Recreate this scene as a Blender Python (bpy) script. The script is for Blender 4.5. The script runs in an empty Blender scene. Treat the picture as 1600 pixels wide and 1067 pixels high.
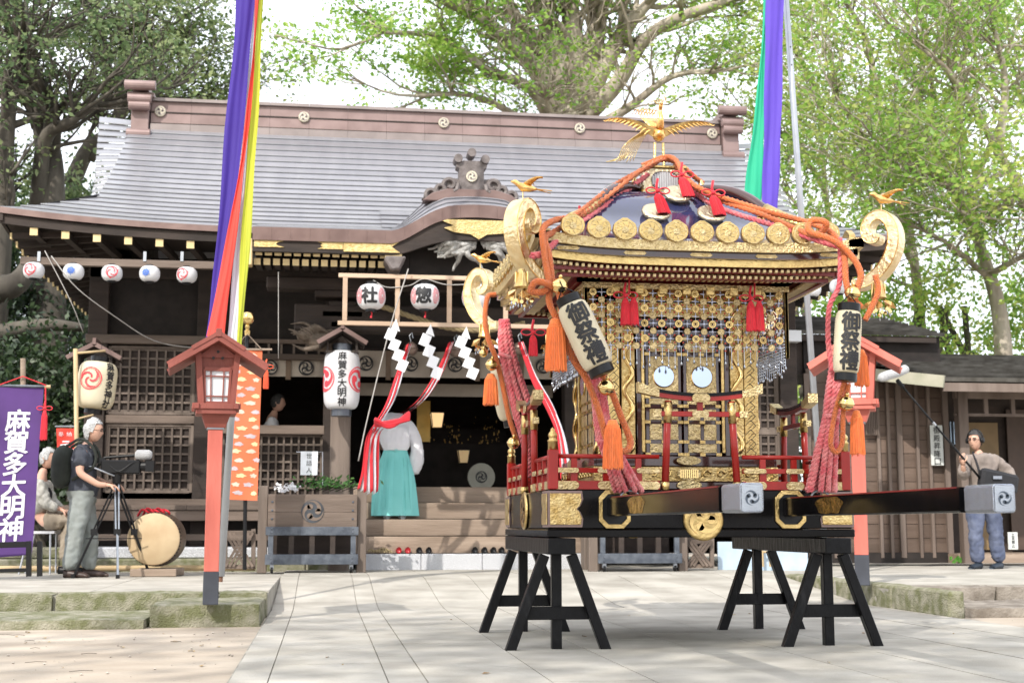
import bpy, bmesh, math, random
import numpy as np
from mathutils import Vector, Matrix, Euler

R = math.radians
sc = bpy.context.scene
COL = sc.collection
rnd = random.Random(7)

# ------------------------------------------------------------------ camera, sky, sun, exposure
CAM_H = 0.76
PITCH, YAW = R(7.7135), R(7.8409)
FPX = 2130.0
cam_d = bpy.data.cameras.new('camera'); cam = bpy.data.objects.new('camera', cam_d); COL.objects.link(cam)
cam.location = (0, 0, CAM_H); cam.rotation_euler = (math.pi/2 + PITCH, 0, -YAW)
cam_d.sensor_width = 36; cam_d.lens = FPX/1600*36; cam_d.clip_end = 900; cam_d.clip_start = 0.05
cam_d.dof.use_dof = True; cam_d.dof.focus_distance = 8.6; cam_d.dof.aperture_fstop = 4.2
sc.camera = cam
CR = Euler((math.pi/2 + PITCH, 0, -YAW)).to_matrix()

SUN_EL, SUN_AZ = R(40), R(33)          # sun stands behind the camera to the left
world = bpy.data.worlds.new('World'); sc.world = world; world.use_nodes = True
wn = world.node_tree.nodes; wl = world.node_tree.links
bg = wn['Background']; sky = wn.new('ShaderNodeTexSky'); sky.sky_type = 'NISHITA'
sky.sun_disc = False; sky.sun_elevation = SUN_EL; sky.sun_rotation = math.pi + SUN_AZ
sky.air_density = 1.0; sky.dust_density = 3.5; sky.ozone_density = 1.0; sky.altitude = 50
# thin bright cloud over the whole sky
tcw = wn.new('ShaderNodeTexCoord'); nzw = wn.new('ShaderNodeTexNoise'); nzw.inputs['Scale'].default_value = 2.2
nzw.inputs['Detail'].default_value = 6; rmpw = wn.new('ShaderNodeValToRGB')
rmpw.color_ramp.elements[0].position = 0.25; rmpw.color_ramp.elements[0].color = (0.45,)*3+(1,)
rmpw.color_ramp.elements[1].position = 0.6; rmpw.color_ramp.elements[1].color = (0.9,)*3+(1,)
mxw = wn.new('ShaderNodeMixRGB'); mxw.inputs['Color2'].default_value = (9.5, 9.8, 10.4, 1)
wl.new(tcw.outputs['Generated'], nzw.inputs['Vector']); wl.new(nzw.outputs['Fac'], rmpw.inputs['Fac'])
wl.new(rmpw.outputs['Color'], mxw.inputs['Fac']); wl.new(sky.outputs['Color'], mxw.inputs['Color1'])
wl.new(mxw.outputs['Color'], bg.inputs['Color']); bg.inputs['Strength'].default_value = 0.14
sun_d = bpy.data.lights.new('sun', 'SUN'); sun_d.energy = 2.8; sun_d.angle = R(0.6); sun_d.color = (1.0, 0.95, 0.87)
sun = bpy.data.objects.new('sun', sun_d); COL.objects.link(sun)
# direction light travels
ld = Vector((math.sin(SUN_AZ)*math.cos(SUN_EL), math.cos(SUN_AZ)*math.cos(SUN_EL), -math.sin(SUN_EL)))
sun.rotation_euler = ld.to_track_quat('-Z', 'Y').to_euler()
sun.location = (-10, -15, 20)
vs = sc.view_settings; sc.display_settings.display_device = 'sRGB'
vs.view_transform = 'Standard'; vs.look = 'None'; vs.exposure = 0.70; vs.gamma = 1.0; vs.use_curve_mapping = False
sc.render.engine = 'CYCLES'
try:
    sc.cycles.use_denoising = True; sc.cycles.denoiser = 'OPENIMAGEDENOISE'
    sc.cycles.max_bounces = 6; sc.cycles.diffuse_bounces = 3; sc.cycles.glossy_bounces = 3
    sc.cycles.transmission_bounces = 3; sc.cycles.transparent_max_bounces = 6; sc.cycles.caustics_reflective = False
    sc.cycles.caustics_refractive = False; sc.cycles.sample_clamp_indirect = 6
except Exception: pass

def W(u, v, Y):
    """world point at world depth Y that the photograph shows at pixel u,v (1600 wide)"""
    r = CR @ Vector((u-800, 533.5-v, -FPX))
    return Vector((0, 0, CAM_H)) + r*(Y/r.y)

# ------------------------------------------------------------------ mesh helpers
class B:
    def __init__(s): s.v = []; s.f = []
    def add(s, vs, fs, M=None):
        n = len(s.v)
        s.v += [tuple(M @ Vector(p)) if M else tuple(p) for p in vs]
        s.f += [tuple(i+n for i in f) for f in fs]; return s
    def box(s, x0, x1, y0, y1, z0, z1, M=None):
        return s.add([(x0,y0,z0),(x1,y0,z0),(x1,y1,z0),(x0,y1,z0),(x0,y0,z1),(x1,y0,z1),(x1,y1,z1),(x0,y1,z1)],
                     [(0,3,2,1),(4,5,6,7),(0,1,5,4),(1,2,6,5),(2,3,7,6),(3,0,4,7)], M)
    def cb(s, c, d, M=None):
        return s.box(c[0]-d[0]/2, c[0]+d[0]/2, c[1]-d[1]/2, c[1]+d[1]/2, c[2]-d[2]/2, c[2]+d[2]/2, M)
    def bar(s, p, q, w, h, up=(0,0,1), w2=None, h2=None):
        p = Vector(p); q = Vector(q); d = (q-p).normalized(); u = Vector(up)
        if abs(d.dot(u)) > .98: u = Vector((0,1,0))
        x = d.cross(u).normalized(); y = x.cross(d).normalized()
        w2 = w2 or w; h2 = h2 or h
        vs = [p+x*a*w/2+y*b*h/2 for a,b in ((-1,-1),(1,-1),(1,1),(-1,1))] + [q+x*a*w2/2+y*b*h2/2 for a,b in ((-1,-1),(1,-1),(1,1),(-1,1))]
        return s.add(vs, [(0,3,2,1),(4,5,6,7),(0,1,5,4),(1,2,6,5),(2,3,7,6),(3,0,4,7)])
    def tube(s, pts, r, n=8, closed=False, flat=1.0):
        pts = [Vector(p) for p in pts]; m = len(pts)
        rr = r if isinstance(r, (list, tuple)) else [r]*m
        base = len(s.v); t0 = (pts[1]-pts[0]).normalized()
        x = t0.orthogonal().normalized()
        for i, p in enumerate(pts):
            a = pts[i-1] if i else (pts[-1] if closed else p); b = pts[(i+1) % m] if (i < m-1 or closed) else p
            t = (b-a)
            t = t.normalized() if t.length > 1e-9 else t0
            x = (x - t*x.dot(t)); x = x.normalized() if x.length > 1e-6 else t.orthogonal().normalized()
            y = t.cross(x)
            for k in range(n):
                an = 2*math.pi*k/n
                s.v.append(tuple(p + x*math.cos(an)*rr[i] + y*math.sin(an)*rr[i]*flat))
        for i in range(m if closed else m-1):
            j = (i+1) % m
            for k in range(n):
                s.f.append((base+i*n+k, base+i*n+(k+1)%n, base+j*n+(k+1)%n, base+j*n+k))
        if not closed:
            s.f.append(tuple(base+k for k in reversed(range(n)))); s.f.append(tuple(base+(m-1)*n+k for k in range(n)))
        return s
    def lathe(s, prof, n=16, M=None, cap=True):
        vs = []; fs = []; m = len(prof)
        for r, z in prof:
            for k in range(n):
                a = 2*math.pi*k/n; vs.append((r*math.cos(a), r*math.sin(a), z))
        for i in range(m-1):
            for k in range(n): fs.append((i*n+k, i*n+(k+1)%n, (i+1)*n+(k+1)%n, (i+1)*n+k))
        if cap: fs.append(tuple(reversed(range(n)))); fs.append(tuple((m-1)*n+k for k in range(n)))
        return s.add(vs, fs, M)
    def prism(s, pts, t0, t1, M=None):
        """polygon pts (x,y) extruded from z=t0 to t1"""
        n = len(pts); vs = [(x,y,t0) for x,y in pts] + [(x,y,t1) for x,y in pts]
        fs = [tuple(reversed(range(n))), tuple(range(n, 2*n))] + [(i, (i+1)%n, n+(i+1)%n, n+i) for i in range(n)]
        return s.add(vs, fs, M)
    def grid(s, P, nu, nv, th=None):
        """P(i,j)->point; surface, optional downward thickness"""
        n = len(s.v)
        for i in range(nu):
            for j in range(nv): s.v.append(tuple(P(i, j)))
        for i in range(nu-1):
            for j in range(nv-1): s.f.append((n+i*nv+j, n+(i+1)*nv+j, n+(i+1)*nv+j+1, n+i*nv+j+1))
        if th:
            m = len(s.v); th = Vector(th)
            for i in range(nu):
                for j in range(nv): s.v.append(tuple(Vector(s.v[n+i*nv+j]) + th))
            for i in range(nu-1):
                for j in range(nv-1): s.f.append((m+i*nv+j, m+i*nv+j+1, m+(i+1)*nv+j+1, m+(i+1)*nv+j))
            for i in range(nu-1):
                s.f.append((n+i*nv, m+i*nv, m+(i+1)*nv, n+(i+1)*nv)); k = nv-1
                s.f.append((n+(i+1)*nv+k, m+(i+1)*nv+k, m+i*nv+k, n+i*nv+k))
            for j in range(nv-1):
                s.f.append((n+j+1, m+j+1, m+j, n+j)); k = (nu-1)*nv
                s.f.append((n+k+j, m+k+j, m+k+j+1, n+k+j+1))
        return s
    def sphere(s, c, r, n=12, m=8, sc_=(1,1,1)):
        prof = [(max(1e-4, math.sin(math.pi*i/m))*r, -math.cos(math.pi*i/m)*r) for i in range(m+1)]
        return s.lathe(prof, n, Matrix.Translation(c) @ Matrix.Diagonal((sc_[0], sc_[1], sc_[2], 1)))

from mathutils import noise as mnoise
def wrinkle(me, amp, freq=(9,9,5), seed=0):
    co = [v.co.copy() for v in me.vertices]; no = [v.normal.copy() for v in me.vertices]
    for v, c, n in zip(me.vertices, co, no):
        q = Vector((c.x*freq[0]+seed, c.y*freq[1], c.z*freq[2])); a = mnoise.noise(q); r_ = 1-abs(mnoise.noise(q*1.9+Vector((3,7,1))))*2
        v.co = c + n*amp*(a*.8+r_*.5)
    me.update()
def rough_box(b, x0, x1, y0, y1, z0, z1, amp=.008, step=.09, seed=0):
    bm = bmesh.new(); bmesh.ops.create_cube(bm, size=1)
    bmesh.ops.transform(bm, matrix=Matrix.Translation(((x0+x1)/2,(y0+y1)/2,(z0+z1)/2)) @ Matrix.Diagonal((x1-x0,y1-y0,z1-z0,1)), verts=bm.verts)
    for _ in range(6):
        ed = [e for e in bm.edges if e.calc_length() > step]
        if not ed or len(bm.verts) > 2500: break
        bmesh.ops.subdivide_edges(bm, edges=ed, cuts=1, use_grid_fill=True)
    cx, cy, cz = (x0+x1)/2, (y0+y1)/2, (z0+z1)/2
    for v in bm.verts:
        n = Vector((0,0,0)); k = 0
        for a, lo, hi in ((0,x0,x1),(1,y0,y1),(2,z0,z1)):
            if abs(v.co[a]-lo) < 1e-5: n[a] = -1; k += 1
            if abs(v.co[a]-hi) < 1e-5: n[a] = 1; k += 1
        q = v.co*7+Vector((seed,0,0)); d = mnoise.noise(q)*amp + mnoise.noise(q*3.1)*amp*.6 - (amp*.9 if k > 1 else 0)
        v.co += n*d
    bmesh.ops.triangulate(bm, faces=[f for f in bm.faces if len(f.verts) > 4]); bm.verts.index_update()
    b.add([tuple(v.co) for v in bm.verts], [tuple(v.index for v in f.verts) for f in bm.faces]); bm.free(); return b
def XZ(o=(0,0,0), rz=0.0):
    """matrix: polygon plane XY -> world XZ facing -Y (local z points to -Y)"""
    return Matrix.Translation(o) @ Matrix.Rotation(rz, 4, 'Z') @ Matrix.Rotation(math.pi/2, 4, 'X')

INV = {}
def tag(o, label=None, cat=None, group=None, kind=None):
    if label: o['label'] = label
    if cat: o['category'] = cat
    if group: o['group'] = group
    if kind: o['kind'] = kind
    return o
def thing(name, label, cat, loc=(0,0,0), rot=None, group=None):
    o = bpy.data.objects.new(name, None); COL.objects.link(o)
    o.empty_display_size = .1
    M = Matrix.Translation(loc) @ (rot.to_4x4() if rot is not None else Matrix())
    o.matrix_world = M; o.location = M.to_translation(); o.rotation_euler = M.to_euler()
    INV[o.name] = M.inverted()
    return tag(o, label, cat, group)
def mkmesh(name, b, mat, smooth=False):
    me = bpy.data.meshes.new(name); me.from_pydata([tuple(p) for p in b.v], [], b.f)
    if mat is not None: me.materials.append(mat)
    if smooth: me.polygons.foreach_set('use_smooth', [True]*len(me.polygons))
    me.update(); return me
def bevelmod(o, w, seg=1):
    m = o.modifiers.new('bevel', 'BEVEL'); m.width = w; m.segments = seg; m.limit_method = 'ANGLE'; m.angle_limit = R(40)
def part(name, b, mat, parent=None, world=True, smooth=False, bev=0, label=None, kind=None, autos=None):
    """link the builder (world coordinates unless world=False) as one mesh object"""
    me = mkmesh(name, b, mat, smooth or bool(autos))
    o = bpy.data.objects.new(name, me); COL.objects.link(o)
    if parent is not None:
        o.parent = parent
        if world and parent.name in INV: me.transform(INV[parent.name])
        INV[o.name] = INV.get(parent.name, Matrix())if world else Matrix()
    else: INV[o.name] = Matrix()
    if autos:
        try: me.set_sharp_from_angle(angle=R(autos))
        except Exception: pass
    if bev: bevelmod(o, bev)
    tag(o, label, None, None, kind); return o
def inst(name, me, parent, M=None, label=None):
    """copy of shared mesh data; M is a matrix in the parent's (top thing's) local space or world when no parent"""
    o = bpy.data.objects.new(name, me); COL.objects.link(o)
    if parent is not None: o.parent = parent
    if M is not None: o.matrix_basis = M
    if label: o['label'] = label
    return o
def structure(name, b, mat, smooth=False, bev=0, kind='structure'):
    o = part(name, b, mat, None, smooth=smooth, bev=bev); o['kind'] = kind; return o
def solo(name, label, cat, b, mat, group=None, smooth=False, bev=0, autos=None):
    """a thing that is one mesh; origin put at its base centre"""
    vs_ = np.array(b.v); c = Vector(((vs_[:,0].min()+vs_[:,0].max())/2, (vs_[:,1].min()+vs_[:,1].max())/2, vs_[:,2].min()))
    me = mkmesh(name, b, mat, smooth or bool(autos)); me.transform(Matrix.Translation(-c))
    if autos: me.set_sharp_from_angle(angle=R(autos))
    o = bpy.data.objects.new(name, me); COL.objects.link(o); o.location = c; INV[o.name] = Matrix.Translation(-c)
    if bev: bevelmod(o, bev)
    return tag(o, label, cat, group)
def copy_tree(o, parent=None, delta=None):
    c = o.copy(); COL.objects.link(c); c.parent = parent
    if parent is None and delta is not None: c.location = o.location + Vector(delta)
    for ch in list(o.children): copy_tree(ch, c)
    return c
def col_of(c): return (c[0], c[1], c[2], 1)

# ------------------------------------------------------------------ materials
MATS = {}
def mat(name, col, rough=.5, metal=0.0, col2=None, scale=6.0, stretch=(1,1,1), bump=0.0, bscale=None, btype='noise',
        coat=0.0, var=.12, trans=0.0, rnd_obj=0.0, lo=.35, hi=.65, spec=None, emit=None, estr=0, detail=5, world=False, sheen=0):
    if name in MATS: return MATS[name]
    m = bpy.data.materials.new(name); m.use_nodes = True; nt = m.node_tree; N = nt.nodes; L = nt.links
    p = N['Principled BSDF']; out = N['Material Output']
    p.inputs['Roughness'].default_value = rough; p.inputs['Metallic'].default_value = metal
    if coat: p.inputs['Coat Weight'].default_value = coat; p.inputs['Coat Roughness'].default_value = .06
    if spec is not None: p.inputs['Specular IOR Level'].default_value = spec
    if sheen: p.inputs['Sheen Weight'].default_value = sheen
    if emit: p.inputs['Emission Color'].default_value = col_of(emit); p.inputs['Emission Strength'].default_value = estr
    tc = N.new('ShaderNodeTexCoord'); mp = N.new('ShaderNodeMapping'); mp.inputs['Scale'].default_value = stretch
    if world:
        g = N.new('ShaderNodeNewGeometry'); L.new(g.outputs['Position'], mp.inputs['Vector'])
    else: L.new(tc.outputs['Object'], mp.inputs['Vector'])
    nz = N.new('ShaderNodeTexNoise'); nz.inputs['Scale'].default_value = scale; nz.inputs['Detail'].default_value = detail
    L.new(mp.outputs['Vector'], nz.inputs['Vector'])
    rp = N.new('ShaderNodeValToRGB'); L.new(nz.outputs['Fac'], rp.inputs['Fac'])
    a = col if col2 is not None else tuple(c*(1-var) for c in col)
    b = col2 if col2 is not None else tuple(min(1, c*(1+var)) for c in col)
    rp.color_ramp.elements[0].position = lo; rp.color_ramp.elements[0].color = col_of(a)
    rp.color_ramp.elements[1].position = hi; rp.color_ramp.elements[1].color = col_of(b)
    csock = rp.outputs['Color']
    if rnd_obj:
        oi = N.new('ShaderNodeObjectInfo'); mr = N.new('ShaderNodeMapRange')
        mr.inputs['To Min'].default_value = 1-rnd_obj; mr.inputs['To Max'].default_value = 1+rnd_obj
        L.new(oi.outputs['Random'], mr.inputs['Value'])
        hs = N.new('ShaderNodeHueSaturation'); L.new(csock, hs.inputs['Color']); L.new(mr.outputs['Result'], hs.inputs['Value']); csock = hs.outputs['Color']
    L.new(csock, p.inputs['Base Color'])
    if bump:
        if btype == 'voronoi':
            bt = N.new('ShaderNodeTexVoronoi'); bt.inputs['Scale'].default_value = bscale or 40; bs = bt.outputs['Distance']
        elif btype == 'wave':
            bt = N.new('ShaderNodeTexWave'); bt.inputs['Scale'].default_value = bscale or 20; bt.inputs['Distortion'].default_value = 1; bs = bt.outputs['Fac']
        else:
            bt = N.new('ShaderNodeTexNoise'); bt.inputs['Scale'].default_value = bscale or 40; bt.inputs['Detail'].default_value = 4; bs = bt.outputs['Fac']
        L.new(mp.outputs['Vector'], bt.inputs['Vector'])
        bp = N.new('ShaderNodeBump'); bp.inputs['Strength'].default_value = bump; bp.inputs['Distance'].default_value = .02
        L.new(bs, bp.inputs['Height']); L.new(bp.outputs['Normal'], p.inputs['Normal'])
    if trans:
        tr = N.new('ShaderNodeBsdfTranslucent'); mx = N.new('ShaderNodeMixShader'); mx.inputs[0].default_value = trans
        L.new(csock, tr.inputs['Color']); L.new(p.outputs[0], mx.inputs[1]); L.new(tr.outputs[0], mx.inputs[2]); L.new(mx.outputs[0], out.inputs['Surface'])
    MATS[name] = m; return m

def leafmat(name, c1, c2, c3, trans=.45, scale=.35):
    m = bpy.data.materials.new(name); m.use_nodes = True; nt = m.node_tree; N = nt.nodes; L = nt.links
    p = N['Principled BSDF']; out = N['Material Output']; p.inputs['Roughness'].default_value = .45
    g = N.new('ShaderNodeNewGeometry'); nz = N.new('ShaderNodeTexNoise'); nz.inputs['Scale'].default_value = scale; nz.inputs['Detail'].default_value = 3
    L.new(g.outputs['Position'], nz.inputs['Vector'])
    ad = N.new('ShaderNodeMath'); ad.operation = 'MULTIPLY_ADD'; ad.inputs[1].default_value = .5; L.new(g.outputs['Random Per Island'], ad.inputs[0])
    sb = N.new('ShaderNodeMath'); sb.operation = 'SUBTRACT'; sb.inputs[1].default_value = .25; L.new(nz.outputs['Fac'], sb.inputs[0]); L.new(sb.outputs[0], ad.inputs[2])
    rp = N.new('ShaderNodeValToRGB'); L.new(ad.outputs[0], rp.inputs['Fac'])
    e = rp.color_ramp.elements; e[0].position = .25; e[0].color = col_of(c1); e[1].position = .75; e[1].color = col_of(c3)
    k = e.new(.5); k.color = col_of(c2)
    L.new(rp.outputs[0], p.inputs['Base Color'])
    tr = N.new('ShaderNodeBsdfTranslucent'); mx = N.new('ShaderNodeMixShader'); mx.inputs[0].default_value = trans
    L.new(rp.outputs[0], tr.inputs['Color']); L.new(p.outputs[0], mx.inputs[1]); L.new(tr.outputs[0], mx.inputs[2]); L.new(mx.outputs[0], out.inputs['Surface'])
    return m

GOLD = mat('gold_leaf', (.60,.43,.18), .28, 1.0, bump=.35, bscale=55, var=.14, scale=14)
GOLDC = mat('gold_carved', (.52,.35,.13), .28, 1.0, bump=.6, bscale=75, btype='noise', col2=(.76,.58,.28), scale=20)
GOLDP = mat('gold_polished', (.76,.55,.24), .12, 1.0, var=.05)
GOLDE = mat('gold_engraved', (.56,.43,.21), .34, 1.0, bump=.8, bscale=75, btype='noise', col2=(.72,.58,.33), scale=30)
GOLDM = mat('gold_painted_tip', (.66,.51,.27), .45, .35, var=.12, rnd_obj=.1)
SILV = mat('silver_engraved', (.34,.36,.41), .26, 1.0, bump=.3, bscale=190, btype='voronoi', var=.1)
LACQ = mat('black_lacquer', (.004,.0035,.004), .14, 0, spec=.16, coat=.0, var=.3, bump=.03, bscale=6)
LACQB = mat('black_painted_wood', (.006,.006,.007), .34, 0, spec=.18, col2=(.022,.022,.024), lo=.62, hi=.8, scale=14, bump=.3, bscale=30, stretch=(1,1,.3))
LACROOF = mat('dark_roof_lacquer', (.032,.036,.095), .07, 0, coat=1.0, var=.2)
LACBR = mat('brown_lacquer', (.045,.014,.012), .15, 0, coat=.7, var=.2)
RED = mat('red_lacquer', (.33,.018,.013), .28, 0, coat=.12, spec=.3, var=.1)
DKRED = mat('dark_red_paint', (.18,.012,.010), .4, 0, var=.15)
ORANGE = mat('orange_cord', (.90,.20,.03), .75, 0, var=.12, bump=.8, bscale=170, btype='voronoi', sheen=.3)
ORANGET = mat('orange_tassel_thread', (.80,.20,.05), .8, 0, var=.25, scale=60, stretch=(8,8,.3), sheen=.3)
PINK = mat('crimson_rope', (.66,.09,.12), .8, 0, col2=(.74,.18,.18), scale=25, bump=.6, bscale=90, sheen=.3)
PINKS = mat('faded_pink_rope', (.70,.10,.13), .85, 0, col2=(.80,.27,.27), scale=18, bump=.7, bscale=110, sheen=.3)
TASR = mat('red_tassel_thread', (.62,.012,.030), .75, 0, var=.25, scale=60, stretch=(8,8,.3), sheen=.3)
WOOD = mat('weathered_wood', (.095,.072,.058), .8, 0, col2=(.185,.145,.12), scale=5, stretch=(1,1,.12), bump=.4, bscale=30, rnd_obj=.12)
WOODH = mat('weathered_wood_horizontal', (.090,.066,.052), .8, 0, col2=(.185,.14,.113), scale=5, stretch=(.12,1,1), bump=.4, bscale=30, rnd_obj=.12)
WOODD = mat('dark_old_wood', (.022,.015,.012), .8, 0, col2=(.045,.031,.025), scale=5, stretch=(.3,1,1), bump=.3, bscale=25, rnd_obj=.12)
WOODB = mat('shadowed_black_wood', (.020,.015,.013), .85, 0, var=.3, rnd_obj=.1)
WOODN = mat('new_pale_wood', (.42,.29,.20), .7, 0, col2=(.50,.37,.27), scale=6, stretch=(.15,1,1), bump=.2, rnd_obj=.08)
STEPW = mat('step_wood', (.20,.145,.105), .72, 0, col2=(.34,.26,.20), scale=3, stretch=(.25,1,2), bump=.3, bscale=20, rnd_obj=.1)
COPPER = mat('copper_roof_sheet', (.265,.265,.292), .32, .48, col2=(.345,.343,.366), scale=1.6, stretch=(3.5,.6,.6), rnd_obj=.10, lo=.2, hi=.8, bump=.06, bscale=3)
COPPERF = mat('copper_fascia', (.15,.095,.085), .45, .3, col2=(.21,.14,.125), scale=4, rnd_obj=.05)
COPPERR = mat('ridge_copper', (.20,.135,.125), .45, .2, col2=(.27,.19,.178), scale=3, rnd_obj=.06)
COPPERG = mat('ridge_band_grey', (.24,.20,.19), .45, .25, var=.12, scale=3)
TILEBR = mat('carved_grey_brown', (.10,.082,.078), .6, 0, col2=(.17,.145,.14), scale=12, bump=.4)
GRANITE = mat('granite', (.34,.345,.36), .7, 0, col2=(.60,.61,.64), scale=120, lo=.4, hi=.6, detail=2, bump=.15, bscale=150)
PAVE = mat('paving_stone', (.315,.292,.25), .75, 0, col2=(.455,.427,.375), scale=2.3, rnd_obj=.07, bump=.22, bscale=70, world=True, detail=9)
MOSS = mat('mossy_stone', (.15,.155,.075), .9, 0, col2=(.33,.31,.24), scale=9, bump=1, bscale=70, world=True, lo=.38, hi=.68, detail=8)
STONEB = mat('brown_kerb_stone', (.15,.125,.10), .9, 0, col2=(.30,.265,.225), scale=5, bump=.7, bscale=40, world=True, detail=8)
STONET = mat('pale_stone_top', (.40,.385,.35), .8, 0, col2=(.5,.48,.44), scale=4, bump=.3, bscale=60, world=True)
VERM = mat('salmon_red_paint', (.50,.115,.085), .55, 0, col2=(.60,.16,.12), scale=5, stretch=(1,1,.2), bump=.15, rnd_obj=.04)
VERMB = mat('brown_red_paint', (.20,.050,.036), .6, 0, col2=(.27,.070,.052), scale=5, stretch=(1,1,.25), bump=.2, rnd_obj=.04)
NAVYP = mat('dark_base_paint', (.045,.050,.065), .6, 0, var=.2)
PAPER = mat('white_lantern_paper', (.80,.80,.82), .6, 0, var=.03, trans=.3)
PAPERC = mat('cream_lantern_paper', (.78,.70,.52), .6, 0, var=.04, trans=.3)
WHITEP = mat('white_shide_paper', (.82,.82,.84), .6, 0, var=.02, trans=.2)
INK = mat('black_ink', (.012,.012,.014), .6, 0, var=.1)
REDINK = mat('red_ink', (.66,.045,.065), .6, 0, var=.1)
BLUEINK = mat('blue_ink', (.08,.16,.48), .6, 0, var=.1)
BLKPL = mat('black_fitting', (.006,.006,.007), .28, 0, spec=.3)
BLUEBLK = mat('dark_blue_iron', (.055,.065,.085), .5, .2, col2=(.11,.125,.15), scale=10, bump=.2)
BAMBOO = mat('bamboo', (.45,.33,.18), .5, 0, var=.15, scale=3)
STEEL = mat('galvanised_pole', (.42,.44,.48), .35, .5, var=.06)
PLASTIC = mat('black_plastic', (.008,.008,.009), .42, spec=.25)
GREYMET = mat('grey_metal', (.30,.32,.35), .35, .8)
FUR = mat('grey_wind_cover', (.40,.40,.41), .95, 0, bump=1, bscale=80, sheen=.5, var=.15)
SKIN = mat('skin', (.56,.33,.24), .5, 0, var=.06)
GLASSW = mat('frosted_lantern_pane', (.70,.72,.76), .35, 0, var=.03)
MIRROR = mat('mirror', (.42,.48,.58), .08, 1.0, var=.02)
CORDW = mat('white_cord', (.36,.34,.32), .8)

# ------------------------------------------------------------------ writing and crests
_T = {}
def glyph(ch, off=.012):
    k = (ch, off)
    if k not in _T:
        c = bpy.data.curves.new('glyph', 'FONT'); c.body = ch; c.offset = off; c.resolution_u = 2
        o = bpy.data.objects.new('glyph', c); me = bpy.data.meshes.new_from_object(o)
        vs = [(v.co.x, v.co.y) for v in me.vertices]; fs = [tuple(p.vertices) for p in me.polygons]
        xs = [a for a,_ in vs]; ys = [b for _,b in vs]
        cx, cy = (min(xs)+max(xs))/2, (min(ys)+max(ys))/2; s_ = max(max(xs)-min(xs), max(ys)-min(ys), .5)
        vs = [((x-cx)/s_, (y-cy)/s_) for x,y in vs]
        bm = bmesh.new(); bv = [bm.verts.new((x,y,0)) for x,y in vs]
        for f in fs:
            try: bm.faces.new([bv[i] for i in f])
            except Exception: pass
        bmesh.ops.triangulate(bm, faces=bm.faces[:])
        for _ in range(3):
            ed = [e for e in bm.edges if e.calc_length() > .14]
            if not ed: break
            bmesh.ops.subdivide_edges(bm, edges=ed, cuts=1); bmesh.ops.triangulate(bm, faces=[f for f in bm.faces if len(f.verts) > 3])
        bm.verts.index_update(); vs = [(v.co.x, v.co.y) for v in bm.verts]; fs = [tuple(v.index for v in f.verts) for f in bm.faces]; bm.free()
        _T[k] = (vs, fs); bpy.data.objects.remove(o); bpy.data.curves.remove(c); bpy.data.meshes.remove(me)
    return _T[k]
def write_col(b, text, cx, top, size, pitch, mapper, off=.0, sx=1.0, slant=0.0):
    """vertical column of characters; mapper(x,y)->3D point"""
    for i, ch in enumerate(text):
        vs, fs = glyph(ch, 0); yc = top - size/2 - i*pitch
        p0 = Vector(mapper(cx, yc)); n_ = (Vector(mapper(cx+.004, yc))-p0).cross(Vector(mapper(cx, yc+.004))-p0).normalized()
        sh = [(0,0)] if off <= .005 else [(0,0)]+[(off*math.cos(a), off*math.sin(a)) for a in (0,.785,1.571,2.356,3.142,3.927,4.712,5.498)]
        for k, (ox, oy) in enumerate(sh):
            b.add([Vector(mapper(cx + (x+ox)*size*sx, yc + (y+oy)*size)) + n_*k*.0003 for x,y in vs], fs)
def tomoe(b, r, mapper, n=3, hole=.0, rot=0.0, k=1.0):
    """three commas swirling in a circle of radius r"""
    for q in range(n):
        a0 = rot + q*2*math.pi/n
        hc = .48*r; hr = .27*r*k; outer = []; inner = []
        # head disc
        hx, hy = hc*math.cos(a0), hc*math.sin(a0)
        m = 14; vs = [(hx+hr*math.cos(2*math.pi*i/m), hy+hr*math.sin(2*math.pi*i/m)) for i in range(m)]
        b.add([mapper(*p) for p in vs], [tuple(range(m))])
        S = 14
        for i in range(S+1):
            t = i/S; an = a0 + t*2.3
            ro = .75*r + .22*r*min(1, t*1.7); wd = .54*r*(1-t)**1.15
            ro = min(ro, .97*r); ri = ro - wd
            outer.append((ro*math.cos(an), ro*math.sin(an))); inner.append((ri*math.cos(an), ri*math.sin(an)))
        pts = outer + inner; fs = [(i, i+1, S+1+i+1, S+1+i) for i in range(S)]
        b.add([mapper(*p) for p in pts], fs)
def ring2d(b, r0, r1, mapper, n=28):
    vs = [(r0*math.cos(2*math.pi*i/n), r0*math.sin(2*math.pi*i/n)) for i in range(n)] + [(r1*math.cos(2*math.pi*i/n), r1*math.sin(2*math.pi*i/n)) for i in range(n)]
    b.add([mapper(*p) for p in vs], [(i, (i+1)%n, n+(i+1)%n, n+i) for i in range(n)])
def disc2d(b, r, mapper, n=24):
    b.add([mapper(r*math.cos(2*math.pi*i/n), r*math.sin(2*math.pi*i/n)) for i in range(n)], [tuple(range(n))])
def circ(r, n=20, cx=0, cy=0, sy=1): return [(cx+r*math.cos(2*math.pi*i/n), cy+r*sy*math.sin(2*math.pi*i/n)) for i in range(n)]
def smooth_path(pts, n=6):
    """Catmull-Rom through pts"""
    P = [Vector(p) for p in pts]; out = []
    for i in range(len(P)-1):
        p0 = P[i-1] if i else P[0]*2-P[1]; p1, p2 = P[i], P[i+1]; p3 = P[i+2] if i+2 < len(P) else P[-1]*2-P[-2]
        for k in range(n):
            t = k/n
            out.append(.5*((2*p1)+(p2-p0)*t+(2*p0-5*p1+4*p2-p3)*t*t+(3*p1-p0-3*p2+p3)*t**3))
    out.append(P[-1]); return out
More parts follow.
